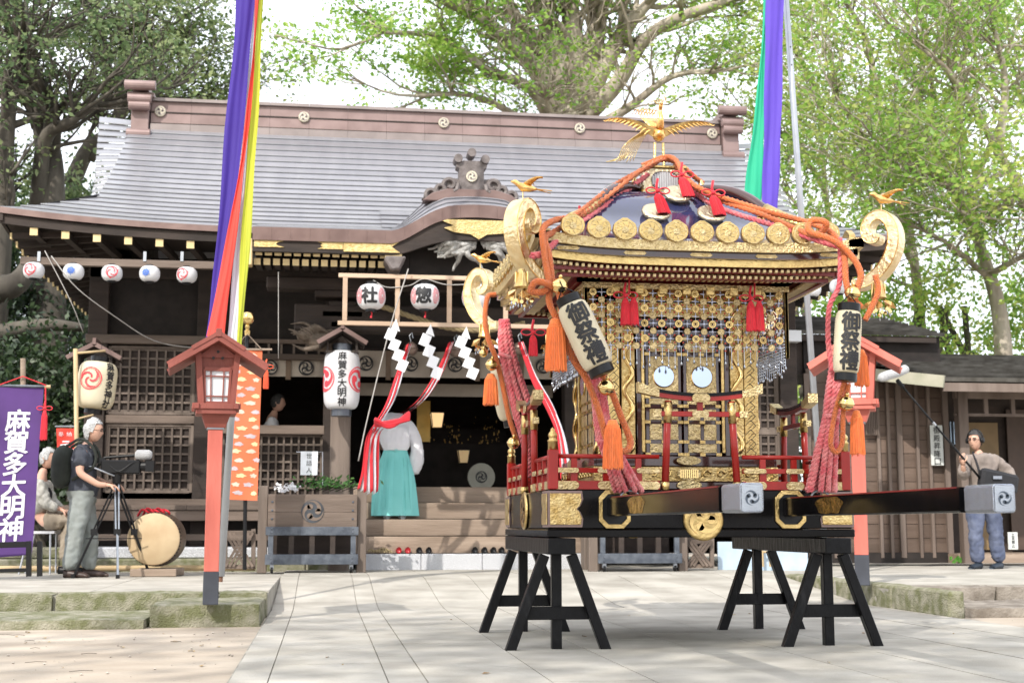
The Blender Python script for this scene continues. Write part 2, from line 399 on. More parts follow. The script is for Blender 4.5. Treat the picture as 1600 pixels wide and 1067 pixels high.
def twist(b, pts, r, strands=3, turns_per_m=9, n=6, k_off=.52, k_r=.56):
    """laid rope along pts"""
    pts = smooth_path(pts, 14); L_ = 0
    for s_ in range(strands):
        x = None; out = []; L_ = 0
        for i, p in enumerate(pts):
            q = pts[min(i+1, len(pts)-1)]; a = pts[max(i-1, 0)]; t = (q-a).normalized()
            x = t.orthogonal().normalized() if x is None else (x - t*x.dot(t)).normalized()
            y = t.cross(x); an = L_*turns_per_m*2*math.pi + s_*2*math.pi/strands
            out.append(p + (x*math.cos(an)+y*math.sin(an))*r*k_off)
            L_ += (q-p).length
        b.tube(out, r*k_r, n)
    return b
# ================================================================== THE GROUND
HP = 0.205
def zpath(y): 
    t = min(1, max(0, (y-12.75)/2.75)); return HP*(t*t*(3-2*t)*.35 + t*.65)
DIRT = mat('sandy_ground', (.33,.27,.21), .95, 0, col2=(.47,.405,.33), scale=.9, bump=.35, bscale=14, world=True, detail=10, stretch=(.6,1.5,1))
b = B(); b.grid(lambda i, j: (-300+i*25, -60+j*18, -.004), 25, 33); structure('ground', b, DIRT)
# bed that the slabs lie on
b = B(); ys = [-2, 5, 12.75, 13.5, 14.2, 15, 15.5, 17.6]
b.grid(lambda i, j: ((-.45, 5.2)[i], ys[j], zpath(ys[j])+.004), 2, len(ys))
JOINT = mat('path_joint', (.30,.28,.24), .95, 0, var=.2)
path = structure('path', b, JOINT)
cols = [-.44,-.25,.33,.52,1.118,1.62,2.25,2.78,3.32,3.98,4.52,4.72,5.2]
for i in range(len(cols)-1):
    y = 2.2 + (0, .55, .2, .8, .35)[i % 5]; w = cols[i+1]-cols[i]
    while y < 17.4:
        L_ = rnd.choice([1.15, 1.5, 1.8]) if w > .3 else 1.9
        y1 = min(y+L_, 17.4)
        if y1 - y > .1:
            b = B(); g = .0035; n = 5; dz = rnd.uniform(-.0015, .0015)
            b.grid(lambda p, q: (cols[i]+g+p*(w-2*g), y+g+q*(y1-y-2*g)/(n-1), zpath(y+q*(y1-y)/(n-1))+.013+dz), 2, n, (0,0,-.012))
            part('paving_slab', b, PAVE, path)
        y = y1
# raised forecourt left, in front of the hall, right
b = B(); b.box(-14, -.452, 11.95, 17.4, 0, HP-.02); b.box(5.21, 22, 12.25, 26, 0, HP-.02); b.box(-14,-.452,17.4,24,0,HP-.03)
b.box(-.452,5.21,17.4,26,0,HP-.01)
structure('forecourt', b, JOINT)
fc = bpy.data.objects['forecourt']
def slabs(x0, x1, y0, y1, nx, ny, z, m=PAVE, z0=.0, name='paving_slab'):
    for i in range(nx):
        for j in range(ny):
            a = x0+(x1-x0)*i/nx; c = x0+(x1-x0)*(i+1)/nx; d = y0+(y1-y0)*j/ny; e = y0+(y1-y0)*(j+1)/ny
            b = B(); b.box(a+.004, c-.004, d+.004, e-.004, z-.019, z+rnd.uniform(-.0015,.0015)); part(name, b, m, fc)
slabs(-11, -.45, 12.2, 17.35, 7, 3, HP+.001)
slabs(5.21, 20, 12.5, 18.6, 8, 4, HP+.001)
slabs(-.44, 5.2, 17.42, 18.2, 6, 1, HP+.01)
def stones(name, segs, y0, y1, z0, z1, m, bev=.012):
    for a, c in zip(segs[:-1], segs[1:]):
        b = rough_box(B(), a+.004, c-.004, y0, y1, z0, z1+rnd.uniform(-.003,.003), .010, .10, a); part(name, b, m, fc, autos=50)
stones('kerb_stone', [-11,-8.6,-6.2,-3.95,-2.2,-.86,-.45], 11.9, 12.19, -.05, HP+.004, MOSS)
stones('step_stone', [-11,-7.7,-4.9,-2.9,-1.31], 10.72, 11.9, -.05, .072, MOSS)
stones('block_stone', [-1.30,-.46], 10.84, 11.9, -.05, .172, MOSS, .02)
stones('kerb_stone', [5.22,6.25,8.1,10.2,12.5,15,18], 12.2, 12.49, -.05, HP+.004, STONEB)
stones('step_stone', [5.36,7.4,9.6,11.8,14.5,18], 11.05, 12.2, -.05, .085, STONEB)
for y0, y1 in ((11.0, 12.19), (12.19, 13.6), (13.6, 15.2)):
    b = B(); rough_box(b, 5.205, 5.36 if y0 < 12 else 5.45, y0+.003, y1-.003, -.05, HP+.02, .008, .1); part('kerb_stone', b, MOSS, fc, bev=.015)
# shrine podium
GRAVEL = mat('gravel_strip', (.20,.18,.15), .95, 0, col2=(.42,.39,.35), scale=60, bump=1, bscale=60)
b = B(); b.grid(lambda i, j: (5.6+i*1.6, 18.6+j*.22, HP+.012+rnd.uniform(0,.02)), 10, 5); structure('gravel', b, GRAVEL, kind='stuff')

# ================================================================== THE SHRINE HALL
XC = 1.77
hall = thing('shrine_hall', 'wooden shrine hall with a curved grey-brown copper roof and dark carved eaves', 'shrine hall', (XC, 21, 0))
def zs(s): return 4.44+.47*s+.040*s*s
def lift(x, s): return .17*max(0, (abs(x)-1.8)/3.95)**2.6*max(0, 1-s/5.0)
NC = 20; SM = 3.95
roof = B(); 
# sheathing under the courses (front, back, sides)
def roofpt(x, s): return (XC+x, 17+s, zs(s)+lift(x, s)-.02)
def hw(s): return 5.75-s if s < .93 else 4.77
nx = 40; ns = 24
roof.grid(lambda i, j: roofpt(hw(SM*j/ns)*(2*i/nx-1), SM*j/ns), nx+1, ns+1)
roof.grid(lambda i, j: (XC+hw(SM*j/ns)*(2*i/nx-1), 25-SM*j/ns, zs(SM*j/ns)+lift(hw(SM*j/ns)*(2*i/nx-1), SM*j/ns)-.02), nx+1, ns+1)
for sg in (-1, 1):
    roof.grid(lambda i, j: (XC+sg*(5.75-1.0*j/4), 17+1.0*j/4+(8-2.0*j/4)*i/24, zs(1.0*j/4)+lift(5.75*abs(2*i/24-1)**1.0, j/4)-.02), 25, 5)
rf = part('roof', roof, COPPER, hall, smooth=True)
rf['label'] = 'sweeping roof of weathered copper sheet courses with upturned corners'
for k in range(NC):
    s0 = SM*k/NC; s1 = SM*(k+1)/NC + .03
    b = B(); th = .028
    def P(i, j, s0=s0, s1=s1):
        s = s0 + (s1-s0)*j
        h = hw(s0 if j == 0 else min(s1, s0+(s1-s0)))
        x = h*(2*i/48-1); q = roofpt(x, s)
        return (q[0], q[1], q[2] + .02 + (th if j == 0 else .002))
    b.grid(P, 49, 2)
    # front lip of the sheet, undercut below
    b.grid(lambda i, j: (P(i,0)[0], P(i,0)[1]+(0,0,.018,.019)[j], P(i,0)[2]-(0,.012,.013,.036)[j]), 49, 4)
    part('roof_course', b, COPPER, rf)
# verge rolls beside the ridge ends (minoko)
for sg in (-1, 1):
    for k in range(5, NC):
        s0 = SM*k/NC; s1 = SM*(k+1)/NC+.02; b = B()
        def P(i, j):
            s = s0+(s1-s0)*j; t = i/6; wv = .08+.44*max(0,s-.93)/3.02; fall = (.01+.05*(1-s/SM))*t**1.4
            sh = s + .05*t*(1-s/SM)
            return (XC+sg*(4.76+wv*t), 17+sh+.02, zs(s)+.02+(.040 if j == 0 else 0)-fall+.05*t*(s/SM)**3)
        b.grid(P, 7, 2, (0,0,-.016)); part('roof_course', b, COPPER, rf)
    # gable wall under the verge
    b = B(); zt = zs(SM)
    b.prism([(17.9,zs(.9)-.25),(24.1,zs(.9)-.25),(21.4,zt-.25),(20.6,zt-.25)], 4.6 if sg > 0 else -4.75, 4.75 if sg > 0 else -4.6,
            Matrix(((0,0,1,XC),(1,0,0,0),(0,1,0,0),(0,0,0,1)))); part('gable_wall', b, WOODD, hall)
# ridge: stacked bands
rz0 = 6.50; yr = 20.9
for (z0, z1, w, m) in ((6.60,6.83,.33,COPPERG),(6.832,6.85,.31,WOODD),(6.852,7.01,.28,COPPERR),(7.012,7.032,.29,WOODD),(7.034,7.195,.26,COPPERR),(7.197,7.245,.31,COPPERG)):
    n = 15; L0, L1 = XC-4.48, XC+4.48
    for i in range(n):
        a = L0+(L1-L0)*i/n; c = L0+(L1-L0)*(i+1)/n; sag = lambda x: .0
        b = B(); b.box(a+.001, c-.002, yr+.1-w, yr+.1+w, z0, z1); part('ridge_panel', b, m, rf)
b = B()
for i in range(-2, 3):
    x = XC+i*2.17
    M = XZ((x, yr+.1-.285, 7.03)); b2 = B()
    b2.prism(circ(.085, 20), 0, .035, M); o = part('ridge_crest', b2, mat('old_gilt', (.50,.46,.36), .5, .3, bump=.6, bscale=60), rf, bev=.01)
    b3 = B(); tomoe(b3, .07, lambda u, v: M @ Vector((u, v, .0365))); part('crest_relief', b3, COPPERG, rf)
for sg, lab in ((-1,'left'),(1,'right')):
    b = B(); x = XC+sg*4.63
    pr = [(-.17,6.42),(.17,6.42),(.17,6.58),(.13,6.6),(.13,7.2),(.2,7.24),(.2,7.30),(-.2,7.30),(-.2,7.24),(-.13,7.2),(-.13,6.6),(-.17,6.58)]
    b.prism([(sg*p, q) for p, q in (pr if sg > 0 else list(reversed(pr)))], -.45, .28, XZ((x, yr, 0)))
    for z, r, e in ((7.38,.075,.30),(7.17,.07,.12),(7.06,.07,.06),(6.62,.08,.12)):
        b.tube([(x-.14-e*.3, yr-.36, z), (x+.14+e*.3, yr-.36, z)], r, 14)
        b.box(x-.12, x+.12, yr-.33, yr+.4, z-.06, z+.055)
    part('ridge_end', b, COPPERR, rf, bev=.008)
# ---- step canopy (kohai) with the undulating karahafu gable
XK = 1.80; KW = 2.68
def bumpf(x):
    r = abs(x-XK); t = min(1, max(0, (1.12-r)/.78)); return .30*t*t*(3-2*t) + .035*max(0, 1-(r/.45)**2)
def zk(x, y):
    s = y-17; zm = zs(max(s, 0)) + min(s, 0)*.24
    w_ = min(1, bumpf(x)/.3); zb = 4.19+(.22+.24*w_)*(min(y, 16.95)-16) + bumpf(x)*1.08
    return max(zm+.004, zb)
kf = B(); nxk = 72
def xk(i): return XK-KW+2*KW*i/nxk
rows = [16.0,16.22,16.44,16.66,16.88,17.1,17.3,17.5,17.7,17.9]
for k in range(len(rows)-1):
    b = B(); th = .024; ya, yb = rows[k], rows[k+1]+.03
    if k < 5: i0, i1 = 0, nxk
    else: i0, i1 = int(nxk*.5-15), int(nxk*.5+15)
    P = lambda i, j: (xk(i0+i), (ya, yb)[j], zk(xk(i0+i), (ya, yb)[j])+.028+(th if j == 0 else 0))
    b.grid(P, i1-i0+1, 2); b.grid(lambda i, j: (P(i,0)[0], P(i,0)[1]+(0,0,.015,.016)[j], P(i,0)[2]-(0,.010,.011,.032)[j]), i1-i0+1, 4)
    b.grid(lambda i, j: (xk(i0+i), (ya, yb)[j], zk(xk(i0+i), (ya, yb)[j])-.03), i1-i0+1, 2)
    part('canopy_course', b, COPPER, rf, smooth=True)
# copper fascia in short sheets following the curve
nf = 24
for q in range(nf):
    b = B(); a, c = q*3, q*3+3
    b.grid(lambda i, j: (xk(a+i)+(.0015 if i == 0 else 0), 15.985+.012*(j%2), zk(xk(a+i), 16.0)+.05-(.155 if j >= 1 else 0)), 4, 2, (0,.02,0))
    part('fascia_sheet', b, COPPERF, rf)
# dark bargeboard below it
b = B(); b.grid(lambda i, j: (xk(i), 16.03, zk(xk(i),16)-.105-j*(.13+.14*(bumpf(xk(i))/.33))), nxk+1, 2, (0,.07,0))
part('bargeboard', b, WOODD, hall)
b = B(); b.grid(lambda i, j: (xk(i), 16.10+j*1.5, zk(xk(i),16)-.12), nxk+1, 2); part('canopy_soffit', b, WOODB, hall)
# main eave fascia left and right of the canopy
for (x0, x1) in ((-5.75, XK-XC-KW), (XK-XC+KW, 5.75)):
    n = 18
    for z_, t_, y_, m in ((0, .075, 16.985, COPPERF), (-.085, .11, 17.03, WOODD)):
        b = B(); b.grid(lambda i, j: (XC+x0+(x1-x0)*i/n, y_, zs(0)+lift(x0+(x1-x0)*i/n, 0)+.02+z_-t_*j), n+1, 2, (0,.03,0)); part('eave_board', b, m, hall)
for sg in (-1, 1):
    b = B(); b.grid(lambda i, j: (XC+sg*5.75, 17+8*i/24, zs(0)+lift(5.75*abs(2*i/24-1), 0)+.02-.17*j), 25, 2, (-sg*.04,0,0)); part('eave_board', b, WOODD, hall)
# soffit boards and rafters with gilt ends
b = B(); b.grid(lambda i, j: (XC-5.7+11.4*i/40, 17.05+1.9*j/3, 4.30+lift(-5.7+11.4*i/40,0)*(1-j/3)+.22*j/3), 41, 4)
for sg in (-1, 1): b.grid(lambda i, j: (XC+sg*(5.7-1.0*j/3), 17.05+7.9*i/24, 4.30+lift(5.7*abs(2*i/24-1),0)*(1-j/3)+.2*j/3), 25, 4)
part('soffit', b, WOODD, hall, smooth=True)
def rafter(p, q, w, par=hall):
    b = B(); b.bar(p, q, w, w); o = part('rafter', b, WOODD, par)
    d = (Vector(p)-Vector(q)).normalized(); b = B(); b.bar(Vector(p)+d*.006, Vector(p)-d*.02, w+.008, w+.008); part('rafter_cap', b, GOLDM, o)
x = -5.35
while x < 5.5:
    z = 4.215+lift(x, 0); 
    if x < -2.75 or x > 2.85: rafter((XC+x, 17.06, z), (XC+x, 18.9, z*.0+4.40), .085)
    x += .377
for sg in (-1, 1):
    y = 17.35
    while y < 25:
        z = 4.215+lift(5.75*abs(2*(y-17)/8-1), 0)
        rafter((XC+sg*5.68, y, z), (XC+sg*4.65, y, 4.40), .07); y += .34
for i in range(36):
    x = -2.58+i*.1205*1.0
    if x > 2.62: break
for side in (-1, 1):
    for i in range(14):
        x = XK + side*(KW-.07-i*.1135)
        rafter((x, 16.14, 3.985), (x, 17.3, 4.12), .074)
        rafter((x+.02*side, 16.26, 3.89), (x+.02*side, 17.3, 4.0), .070)
# gilt fittings under the canopy edge
def plate(x0, x1, z0, z1, y, notch, par=hall, nm='gilt_fitting'):
    zc = (z0+z1)/2; d = notch
    pts = [(x0,z0),(x1+d*.6,z0),(x1,zc-.02),(x1-abs(d)*.25,zc),(x1,zc+.02),(x1+d*.6,z1),(x0,z1)]
    if x1 < x0: pts.reverse()
    b = B(); b.prism([(p, q) for p, q in pts], 0, .012, XZ((0, y, 0))); return part(nm, b, mat('dull_gilt_plate', (.46,.33,.13), .5, .7, bump=.6, bscale=50, col2=(.62,.48,.24), scale=20), par)
b = B(); b.box(XK-KW+.02, XK-1.0, 16.045, 16.12, 3.93+.085, 4.075); b.box(XK+1.0, XK+KW-.02, 16.045, 16.12, 3.93+.085, 4.075); part('fascia_board', b, WOODD, hall)
for sg in (-1, 1):
    X0 = XK+sg*(KW-.02); plate(X0, X0-sg*.28, 4.02, 4.10, 16.028, -sg*.12)
    X1 = XK+sg*1.62; plate(X1, X1+sg*.24, 4.015, 4.10, 16.03, sg*.1)
    X2 = XK+sg*1.615; plate(X2, X2-sg*.60, 3.99, 4.13, 16.024, -sg*.12)
    b = B(); b.box(XK+sg*(KW+.07)-.07, XK+sg*(KW+.07)+.07, 16.02, 16.2, 3.80, 4.12); part('corner_bracket', b, GOLDM, hall, bev=.01)
    b = B(); b.prism([(-.13,-.05),(-.05,-.17),(.05,-.16),(.1,-.05),(.13,0),(-.13,0)], -.12, .3, XZ((XK+sg*1.0, 16.2, 3.93)))
    part('carved_nosing', b, TILEBR, hall, bev=.02)
    b = B(); b.box(XK+sg*1.02-.1, XK+sg*1.02+.1, 16.05, 16.07, 3.93, 4.03); part('gilt_fitting', b, GOLDM, hall)
# centre plate (gold, cut edge) and carved phoenix below
zc = 4.36
pts = [(-.49,.055),(.49,.055),(.40,.02),(.30,-.02),(.42,-.05),(.30,-.10),(.10,-.12),(0,-.18),(-.10,-.12),(-.30,-.10),(-.42,-.05),(-.30,-.02),(-.40,.02)]
b = B(); b.prism(list(reversed(pts)), 0, .02, XZ((XK, 16.02, zc))); part('gilt_gable_plate', b, mat('dull_gilt_plate', (0,0,0)), hall)
CARVE = mat('pale_carved_wood', (.16,.15,.14), .6, 0, col2=(.42,.41,.39), scale=14, bump=.6, bscale=30)
b = B(); r2 = random.Random(3)
for i in range(34):
    sg = 1 if i % 2 else -1; a = r2.uniform(0, 1); x0 = XK+sg*r2.uniform(.02,.2); z0 = 4.22-r2.uniform(0,.12)
    pts = [(x0, 16.14, z0)]; ang = r2.uniform(-.5,.6)
    for k in range(6):
        ang += r2.uniform(-.7,.55); pts.append((pts[-1][0]+sg*.075*math.cos(ang), 16.12-.05*math.sin(k*1.1), pts[-1][2]+.06*math.sin(ang)))
    b.tube(smooth_path(pts, 3), [.050*(1-.75*k/18) for k in range(19)], 6)
part('gable_carving', b, CARVE, hall, smooth=True)
# gable tympanum, transverse beam
b = B(); b.box(XK-.8, XK+.8, 16.4, 16.5, 3.75, 4.34); b.box(XK-1.2, XK-.805, 16.4, 16.5, 3.75, 4.18); b.box(XK+.805, XK+1.2, 16.4, 16.5, 3.75, 4.18); part('gable_board', b, WOODB, hall)
b = B(); b.box(XK-2.2, XK+2.2, 17.02, 17.3, 3.18, 3.52); part('rainbow_beam', b, WOODD, hall, bev=.02)
b = B(); b.box(XK-2.55, XK+2.55, 17.0, 17.3, 3.70, 3.86); part('canopy_beam', b, WOODD, hall, bev=.02)
for sg in (-1, 1):
    b = B(); b.box(XK+sg*1.6-.125, XK+sg*1.6+.125, 17.1, 17.35, HP, 3.2); part('canopy_pillar', b, WOOD, hall, bev=.015)
    for k, (w, h) in enumerate(((.30,.09),(.52,.09),(.34,.08),(.7,.09))):
        b = B(); z = 3.22+k*.13; b.box(XK+sg*1.6-w/2, XK+sg*1.6+w/2, 17.02, 17.4, z, z+h); part('bracket_block', b, WOODD, hall, bev=.015)
    # beam-end beast head carving
    b = B(); x0 = XK+sg*1.66
    b.tube(smooth_path([(x0, 17.1, 3.08),(x0+sg*.2,17.08,3.06),(x0+sg*.38,17.06,3.12),(x0+sg*.5,17.05,3.10)],4), [.14,.15,.15,.145,.14,.135,.12,.11,.10,.09,.08,.06,.03], 10)
    for k in range(14):
        a = k*.45; p0 = Vector((x0+sg*(.08+.028*k), 17.0, 3.10+.05*math.sin(a)))
        b.tube(smooth_path([p0, p0+Vector((sg*.07,-.05,.07)), p0+Vector((sg*.16,-.04,.09+.03*math.sin(k)))],3), [.028,.026,.024,.02,.016,.01,.004], 5)
    b.tube(smooth_path([(x0+sg*.3,17.02,3.2),(x0+sg*.42,17,3.27),(x0+sg*.58,17,3.25)],3), [.03,.028,.024,.02,.015,.01,.004], 5)
    b.tube(smooth_path([(x0+sg*.2,17.0,2.98),(x0+sg*.4,17,2.94),(x0+sg*.56,17,3.0)],3), [.045,.04,.035,.03,.02,.01,.004], 5)
    part('beast_head_carving', b, mat('carved_brown_wood', (.10,.075,.055), .7, 0, col2=(.17,.13,.10), scale=12, bump=.5), hall, smooth=True)
# canopy roof ornament (onigawara with crest, cloud wings and three rolls)
b = B(); oy = 16.62; oz = 4.86
b.prism([(-.62,-.10),(.62,-.10),(.50,.0),(.30,.06),(-.30,.06),(-.50,.0)], 0, .22, XZ((XK-.03, oy+.1, oz))); part('ornament_base', b, COPPERF, rf, bev=.01)
b = B(); Mo = XZ((XK-.03, oy, oz))
b.prism([(-.20,.03),(.20,.03),(.155,.12),(.155,.34),(.19,.36),(.19,.40),(.10,.44),(-.10,.44),(-.19,.40),(-.19,.36),(-.155,.34),(-.155,.12)], -.14, .06, Mo)
for dx, dz in ((-.17,.46),(0,.54),(.17,.46)): b.tube([Mo@Vector((dx,dz,.10)), Mo@Vector((dx,dz,-.12))], .055, 12)
for sg in (-1, 1):
    for (cx, cz, r) in ((.27,.13,.085),(.38,.07,.06),(.50,.0,.07)):
        b.tube(smooth_path([Mo@Vector((sg*(cx+r*math.cos(t)*(1-t/9)), cz+r*math.sin(t)*(1-t/9), .04)) for t in np.linspace(-1,5.5,9)],2), .030, 6)
    b.prism([(sg*p, q) for p, q in ([(.15,0),(.62,-.06),(.52,.06),(.36,.14),(.22,.22),(.15,.2)] if sg > 0 else [(.15,.2),(.22,.22),(.36,.14),(.52,.06),(.62,-.06),(.15,0)])], -.08, .02, Mo)
    b.tube([Mo@Vector((sg*.17,.13,.08)), Mo@Vector((sg*.19,.05,.1)), Mo@Vector((sg*.23,.03,.1))], .03, 6)
part('roof_ornament', b, TILEBR, rf, bev=.008)
b = B(); b.prism(circ(.07, 18), .06, .085, Mo @ Matrix.Translation((0,.235,0))); part('ornament_crest', b, mat('old_gilt', (0,0,0)), rf)
b = B(); tomoe(b, .055, lambda u, v: Mo @ Vector((u, v+.235, .0865)), k=.8); part('crest_relief', b, COPPERG, rf)

# ---- walls
YW = 18.9
def post(x, y, z0, z1, w, m=WOOD, nm='pillar'):
    b = B(); b.box(x-w/2, x+w/2, y-w/2, y+w/2, z0, z1); return part(nm, b, m, hall, bev=.008)
post(-3.05, YW, .9, 4.4, .26, WOODD); post(-1.62, YW-.02, .9, 4.4, .24, WOODD)
post(.10, YW, .5, 4.4, .24, WOODD); post(3.45, YW, .5, 4.4, .24, WOODD); post(5.1, YW, .5, 4.4, .24, WOODD); post(6.6, YW, .5, 4.4, .26, WOODD)
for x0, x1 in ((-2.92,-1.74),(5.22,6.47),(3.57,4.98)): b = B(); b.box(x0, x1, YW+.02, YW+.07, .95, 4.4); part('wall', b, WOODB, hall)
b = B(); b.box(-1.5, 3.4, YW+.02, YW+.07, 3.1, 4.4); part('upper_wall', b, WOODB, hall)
for x0, x1, z in ((-2.92,-1.74,3.22),(-2.92,-1.74,3.12)): pass
def hbeam(x0, x1, z0, z1, y=YW-.06, d=.1, m=WOODH, nm='beam'):
    b = B(); b.box(x0, x1, y, y+d, z0, z1); return part(nm, b, m, hall, bev=.006)
hbeam(-3.2, -1.5, 3.20, 3.32, YW-.16, .1); hbeam(-3.2, -1.5, .98, 1.12, YW-.24, .15)
hbeam(-2.92, -1.74, 2.13, 2.24, YW-.09, .08)
hbeam(-1.5, .0, 3.02, 3.10, YW-.12, .08); hbeam(-1.5, .0, 2.0, 2.12, YW-.13, .09); hbeam(-1.5, .0, 1.02, 1.12, YW-.13, .09)
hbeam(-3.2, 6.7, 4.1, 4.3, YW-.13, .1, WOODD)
hbeam(.22, 3.34, 3.05, 3.20, YW-.1, .09, WOODD)
def lattice(x0, x1, z0, z1, nxs, nzs, par, w=.026, m=WOOD, y=YW):
    o = B(); o.box(x0, x1, y-.005, y+.01, z0, z1); base = part('lattice_panel', o, WOODD, par)
    mv = mkmesh('lattice_bar', B().box(-w/2, w/2, -.02, .02, z0, z1), m); mh = mkmesh('lattice_bar', B().box(x0, x1, -.014, .014, -w/2, w/2), m)
    off = INV[par.name]
    for i in range(nxs+1): inst('lattice_bar', mv, base, off @ Matrix.Translation((x0+(x1-x0)*i/nxs, y-.03, 0)))
    for i in range(nzs+1): inst('lattice_bar', mh, base, off @ Matrix.Translation((0, y-.026, z0+(z1-z0)*i/nzs)))
    base_frame = B(); base_frame.box(x0-.05, x0-.012, y-.06, y, z0-.04, z1+.04); base_frame.box(x1+.012, x1+.05, y-.06, y, z0-.04, z1+.04); base_frame.box(x0-.012, x1+.012, y-.058, y, z1+.013, z1+.05); base_frame.box(x0-.012, x1+.012, y-.058, y, z0-.05, z0-.013)
    part('lattice_frame', base_frame, m, base)
lattice(-2.86, -1.80, 2.30, 3.13, 9, 7, hall); lattice(-2.86, -1.80, 1.25, 2.08, 9, 7, hall)
lattice(-1.45, -.04, 1.16, 1.98, 14, 7, hall)
lattice(3.62, 4.93, 1.2, 2.05, 11, 7, hall, y=YW); lattice(3.62, 4.93, 2.15, 3.1, 11, 8, hall, y=YW)
lattice(5.27, 6.42, 1.2, 2.05, 10, 7, hall, y=YW); lattice(5.27, 6.42, 2.15, 3.1, 10, 8, hall, y=YW)
# roof over side, side/back walls, interior
b = B(); b.box(-3.1, -3.0, YW+.1, 23.4, .3, 4.4); b.box(6.55, 6.65, YW+.1, 23.4, .3, 4.4); b.box(-3.1, 6.6, 23.4, 23.5, .3, 4.4)
part('side_wall', b, WOODD, hall)
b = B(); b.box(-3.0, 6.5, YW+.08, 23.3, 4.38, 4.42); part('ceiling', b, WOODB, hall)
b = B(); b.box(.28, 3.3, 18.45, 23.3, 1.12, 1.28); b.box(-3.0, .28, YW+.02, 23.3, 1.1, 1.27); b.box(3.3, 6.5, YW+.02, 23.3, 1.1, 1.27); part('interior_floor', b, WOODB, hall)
# veranda, underfloor, stone footing
for i in range(7):
    a = -3.3+i*.52; hb = B(); hb.box(a+.002, a+.518, 18.1, 18.85, .97, 1.03); part('veranda_board', hb, WOODH, hall)
hbeam(-3.3, .3, .83, .965, 18.12, .09)
for x in (-3.1, -1.62, .05): post(x, 18.4, .45, .84, .18, WOODD, 'floor_post')
b = B(); b.box(-3.2, .2, 18.5, 18.55, .3, .95); part('underfloor_board', b, WOODB, hall)
PLINTH = [-7.5,-5.6,-4.2,-3.2,-2.2,-1.1,-.2,.36]
for a, c in zip(PLINTH[:-1], PLINTH[1:]):
    b = B(); b.box(a+.004, c-.004, 17.6, 18.3, .15, .36); part('footing_stone', b, MOSS, hall, bev=.02)
    b = B(); b.box(a+.004+.1, c-.004+.1, 17.72, 18.9, .362, .50+rnd.uniform(-.01,.01)); part('footing_stone', b, GRANITE if a > -3.4 else MOSS, hall, bev=.015)
hbeam(-3.3, .1, .58, .66, 18.0, .1, WOODH, 'foot_rail')
b = B(); b.tube([(-4.6,17.15,.262),(.1-.9,17.05,.262)], .034, 10); solo('bamboo_pole', 'long bamboo pole lying on the paving along the foot of the hall behind the drum', 'pole', b, BAMBOO, smooth=True)
# granite threshold and wooden steps
for i in range(4):
    a = .46+i*.78; b = B(); b.box(a+.002, a+.778, 17.4, 17.9, .15, .415); part('granite_step', b, GRANITE, hall, bev=.01)
for k in range(4):
    y = 17.52+k*.3; z0 = .416+k*.218
    b = B(); b.box(.40, 3.4, y, y+.25, z0, z0+.215); part('wooden_step', b, STEPW, hall, bev=.01)
b = B(); b.box(.42,3.38,18.7,18.75,1.0,1.285); part('door_sill', b, WOODH, hall)
# curtain with crests over the entrance and the side room
CUR = mat('pale_curtain_cloth', (.42,.36,.30), .9, 0, col2=(.50,.44,.37), scale=4, trans=.1)
CURB = mat('curtain_brown_band', (.17,.12,.085), .9, 0)
def curtain(x0, x1, n, z0, z1, y, lab, crest=True):
    cu = thing('crest_curtain', lab, 'curtain', ((x0+x1)/2, y, z0), None, 'short crested curtains across the openings of the hall')
    w = (x1-x0)/n
    for i in range(n):
        b = B(); b.grid(lambda p, q: (x0+i*w+.006+p*(w-.012)/8, y+.012*math.sin(p*1.3+i)*(1-q/3*.3), z1-(z1-z0)*q/3), 9, 4); c = part('curtain_panel', b, CUR, cu, smooth=True)
        if crest:
            b = B(); Mx = XZ((x0+(i+.5)*w, y-.024, (z0+z1)/2+.0)); disc2d(b, .105, lambda u, v: Mx@Vector((u,v,0))); part('crest_disc', b, INK, c)
            b = B(); tomoe(b, .088, lambda u, v: Mx@Vector((u,v,.003)), k=1.0); part('crest_mark', b, CUR, c)
        if i: 
            b = B(); b.box(x0+i*w-.035, x0+i*w+.035, y-.03, y-.022, z0-.045, z1); part('curtain_tie', b, CURB, cu)
curtain(.24, 3.33, 5, 2.80, 3.16, YW-.14, 'row of pale curtains with black swirl crests above the hall entrance')
curtain(-1.48, -.02, 3, 2.80, 3.04, YW+.0, 'short pale crested curtain over the side window of the hall')
# latticed transom above side window
for i in range(9):
    b = B(); b.box(-1.47+i*.17, -1.44+i*.17, YW-.1, YW-.07, 3.10, 3.24); part('transom_bar', b, WOOD, hall)
hbeam(-1.5, .0, 3.245, 3.30, YW-.12, .08)
# window joinery of the side room
for x in (-1.45, -1.02, -.98): 
    b = B(); b.box(x, x+.04, YW-.06, YW-.03, 2.12, 3.02); part('window_post', b, WOODN if x < -1 else WOODD, hall)
for z in (2.14, 2.35, 2.6): 
    b = B(); b.box(-1.41, -1.02, YW-.05, YW-.035, z, z+.02); part('window_bar', b, WOODN, hall)
# ================================================================== THE PORTABLE SHRINE
MX, MY = 2.355, 9.325
mk = thing('portable_shrine', 'large gilt and lacquered portable shrine with scroll corners standing on black trestles', 'portable shrine', (MX, MY, .69))
T = Matrix.Translation
def mw(x, y, z): return Vector((MX+x, MY+y, z))
MC = T((MX, MY, 0))
ROT4 = [Matrix.Rotation(k*math.pi/2, 4, 'Z') for k in range(4)]     # 0 front (-Y), 1 right(+X), 2 back, 3 left
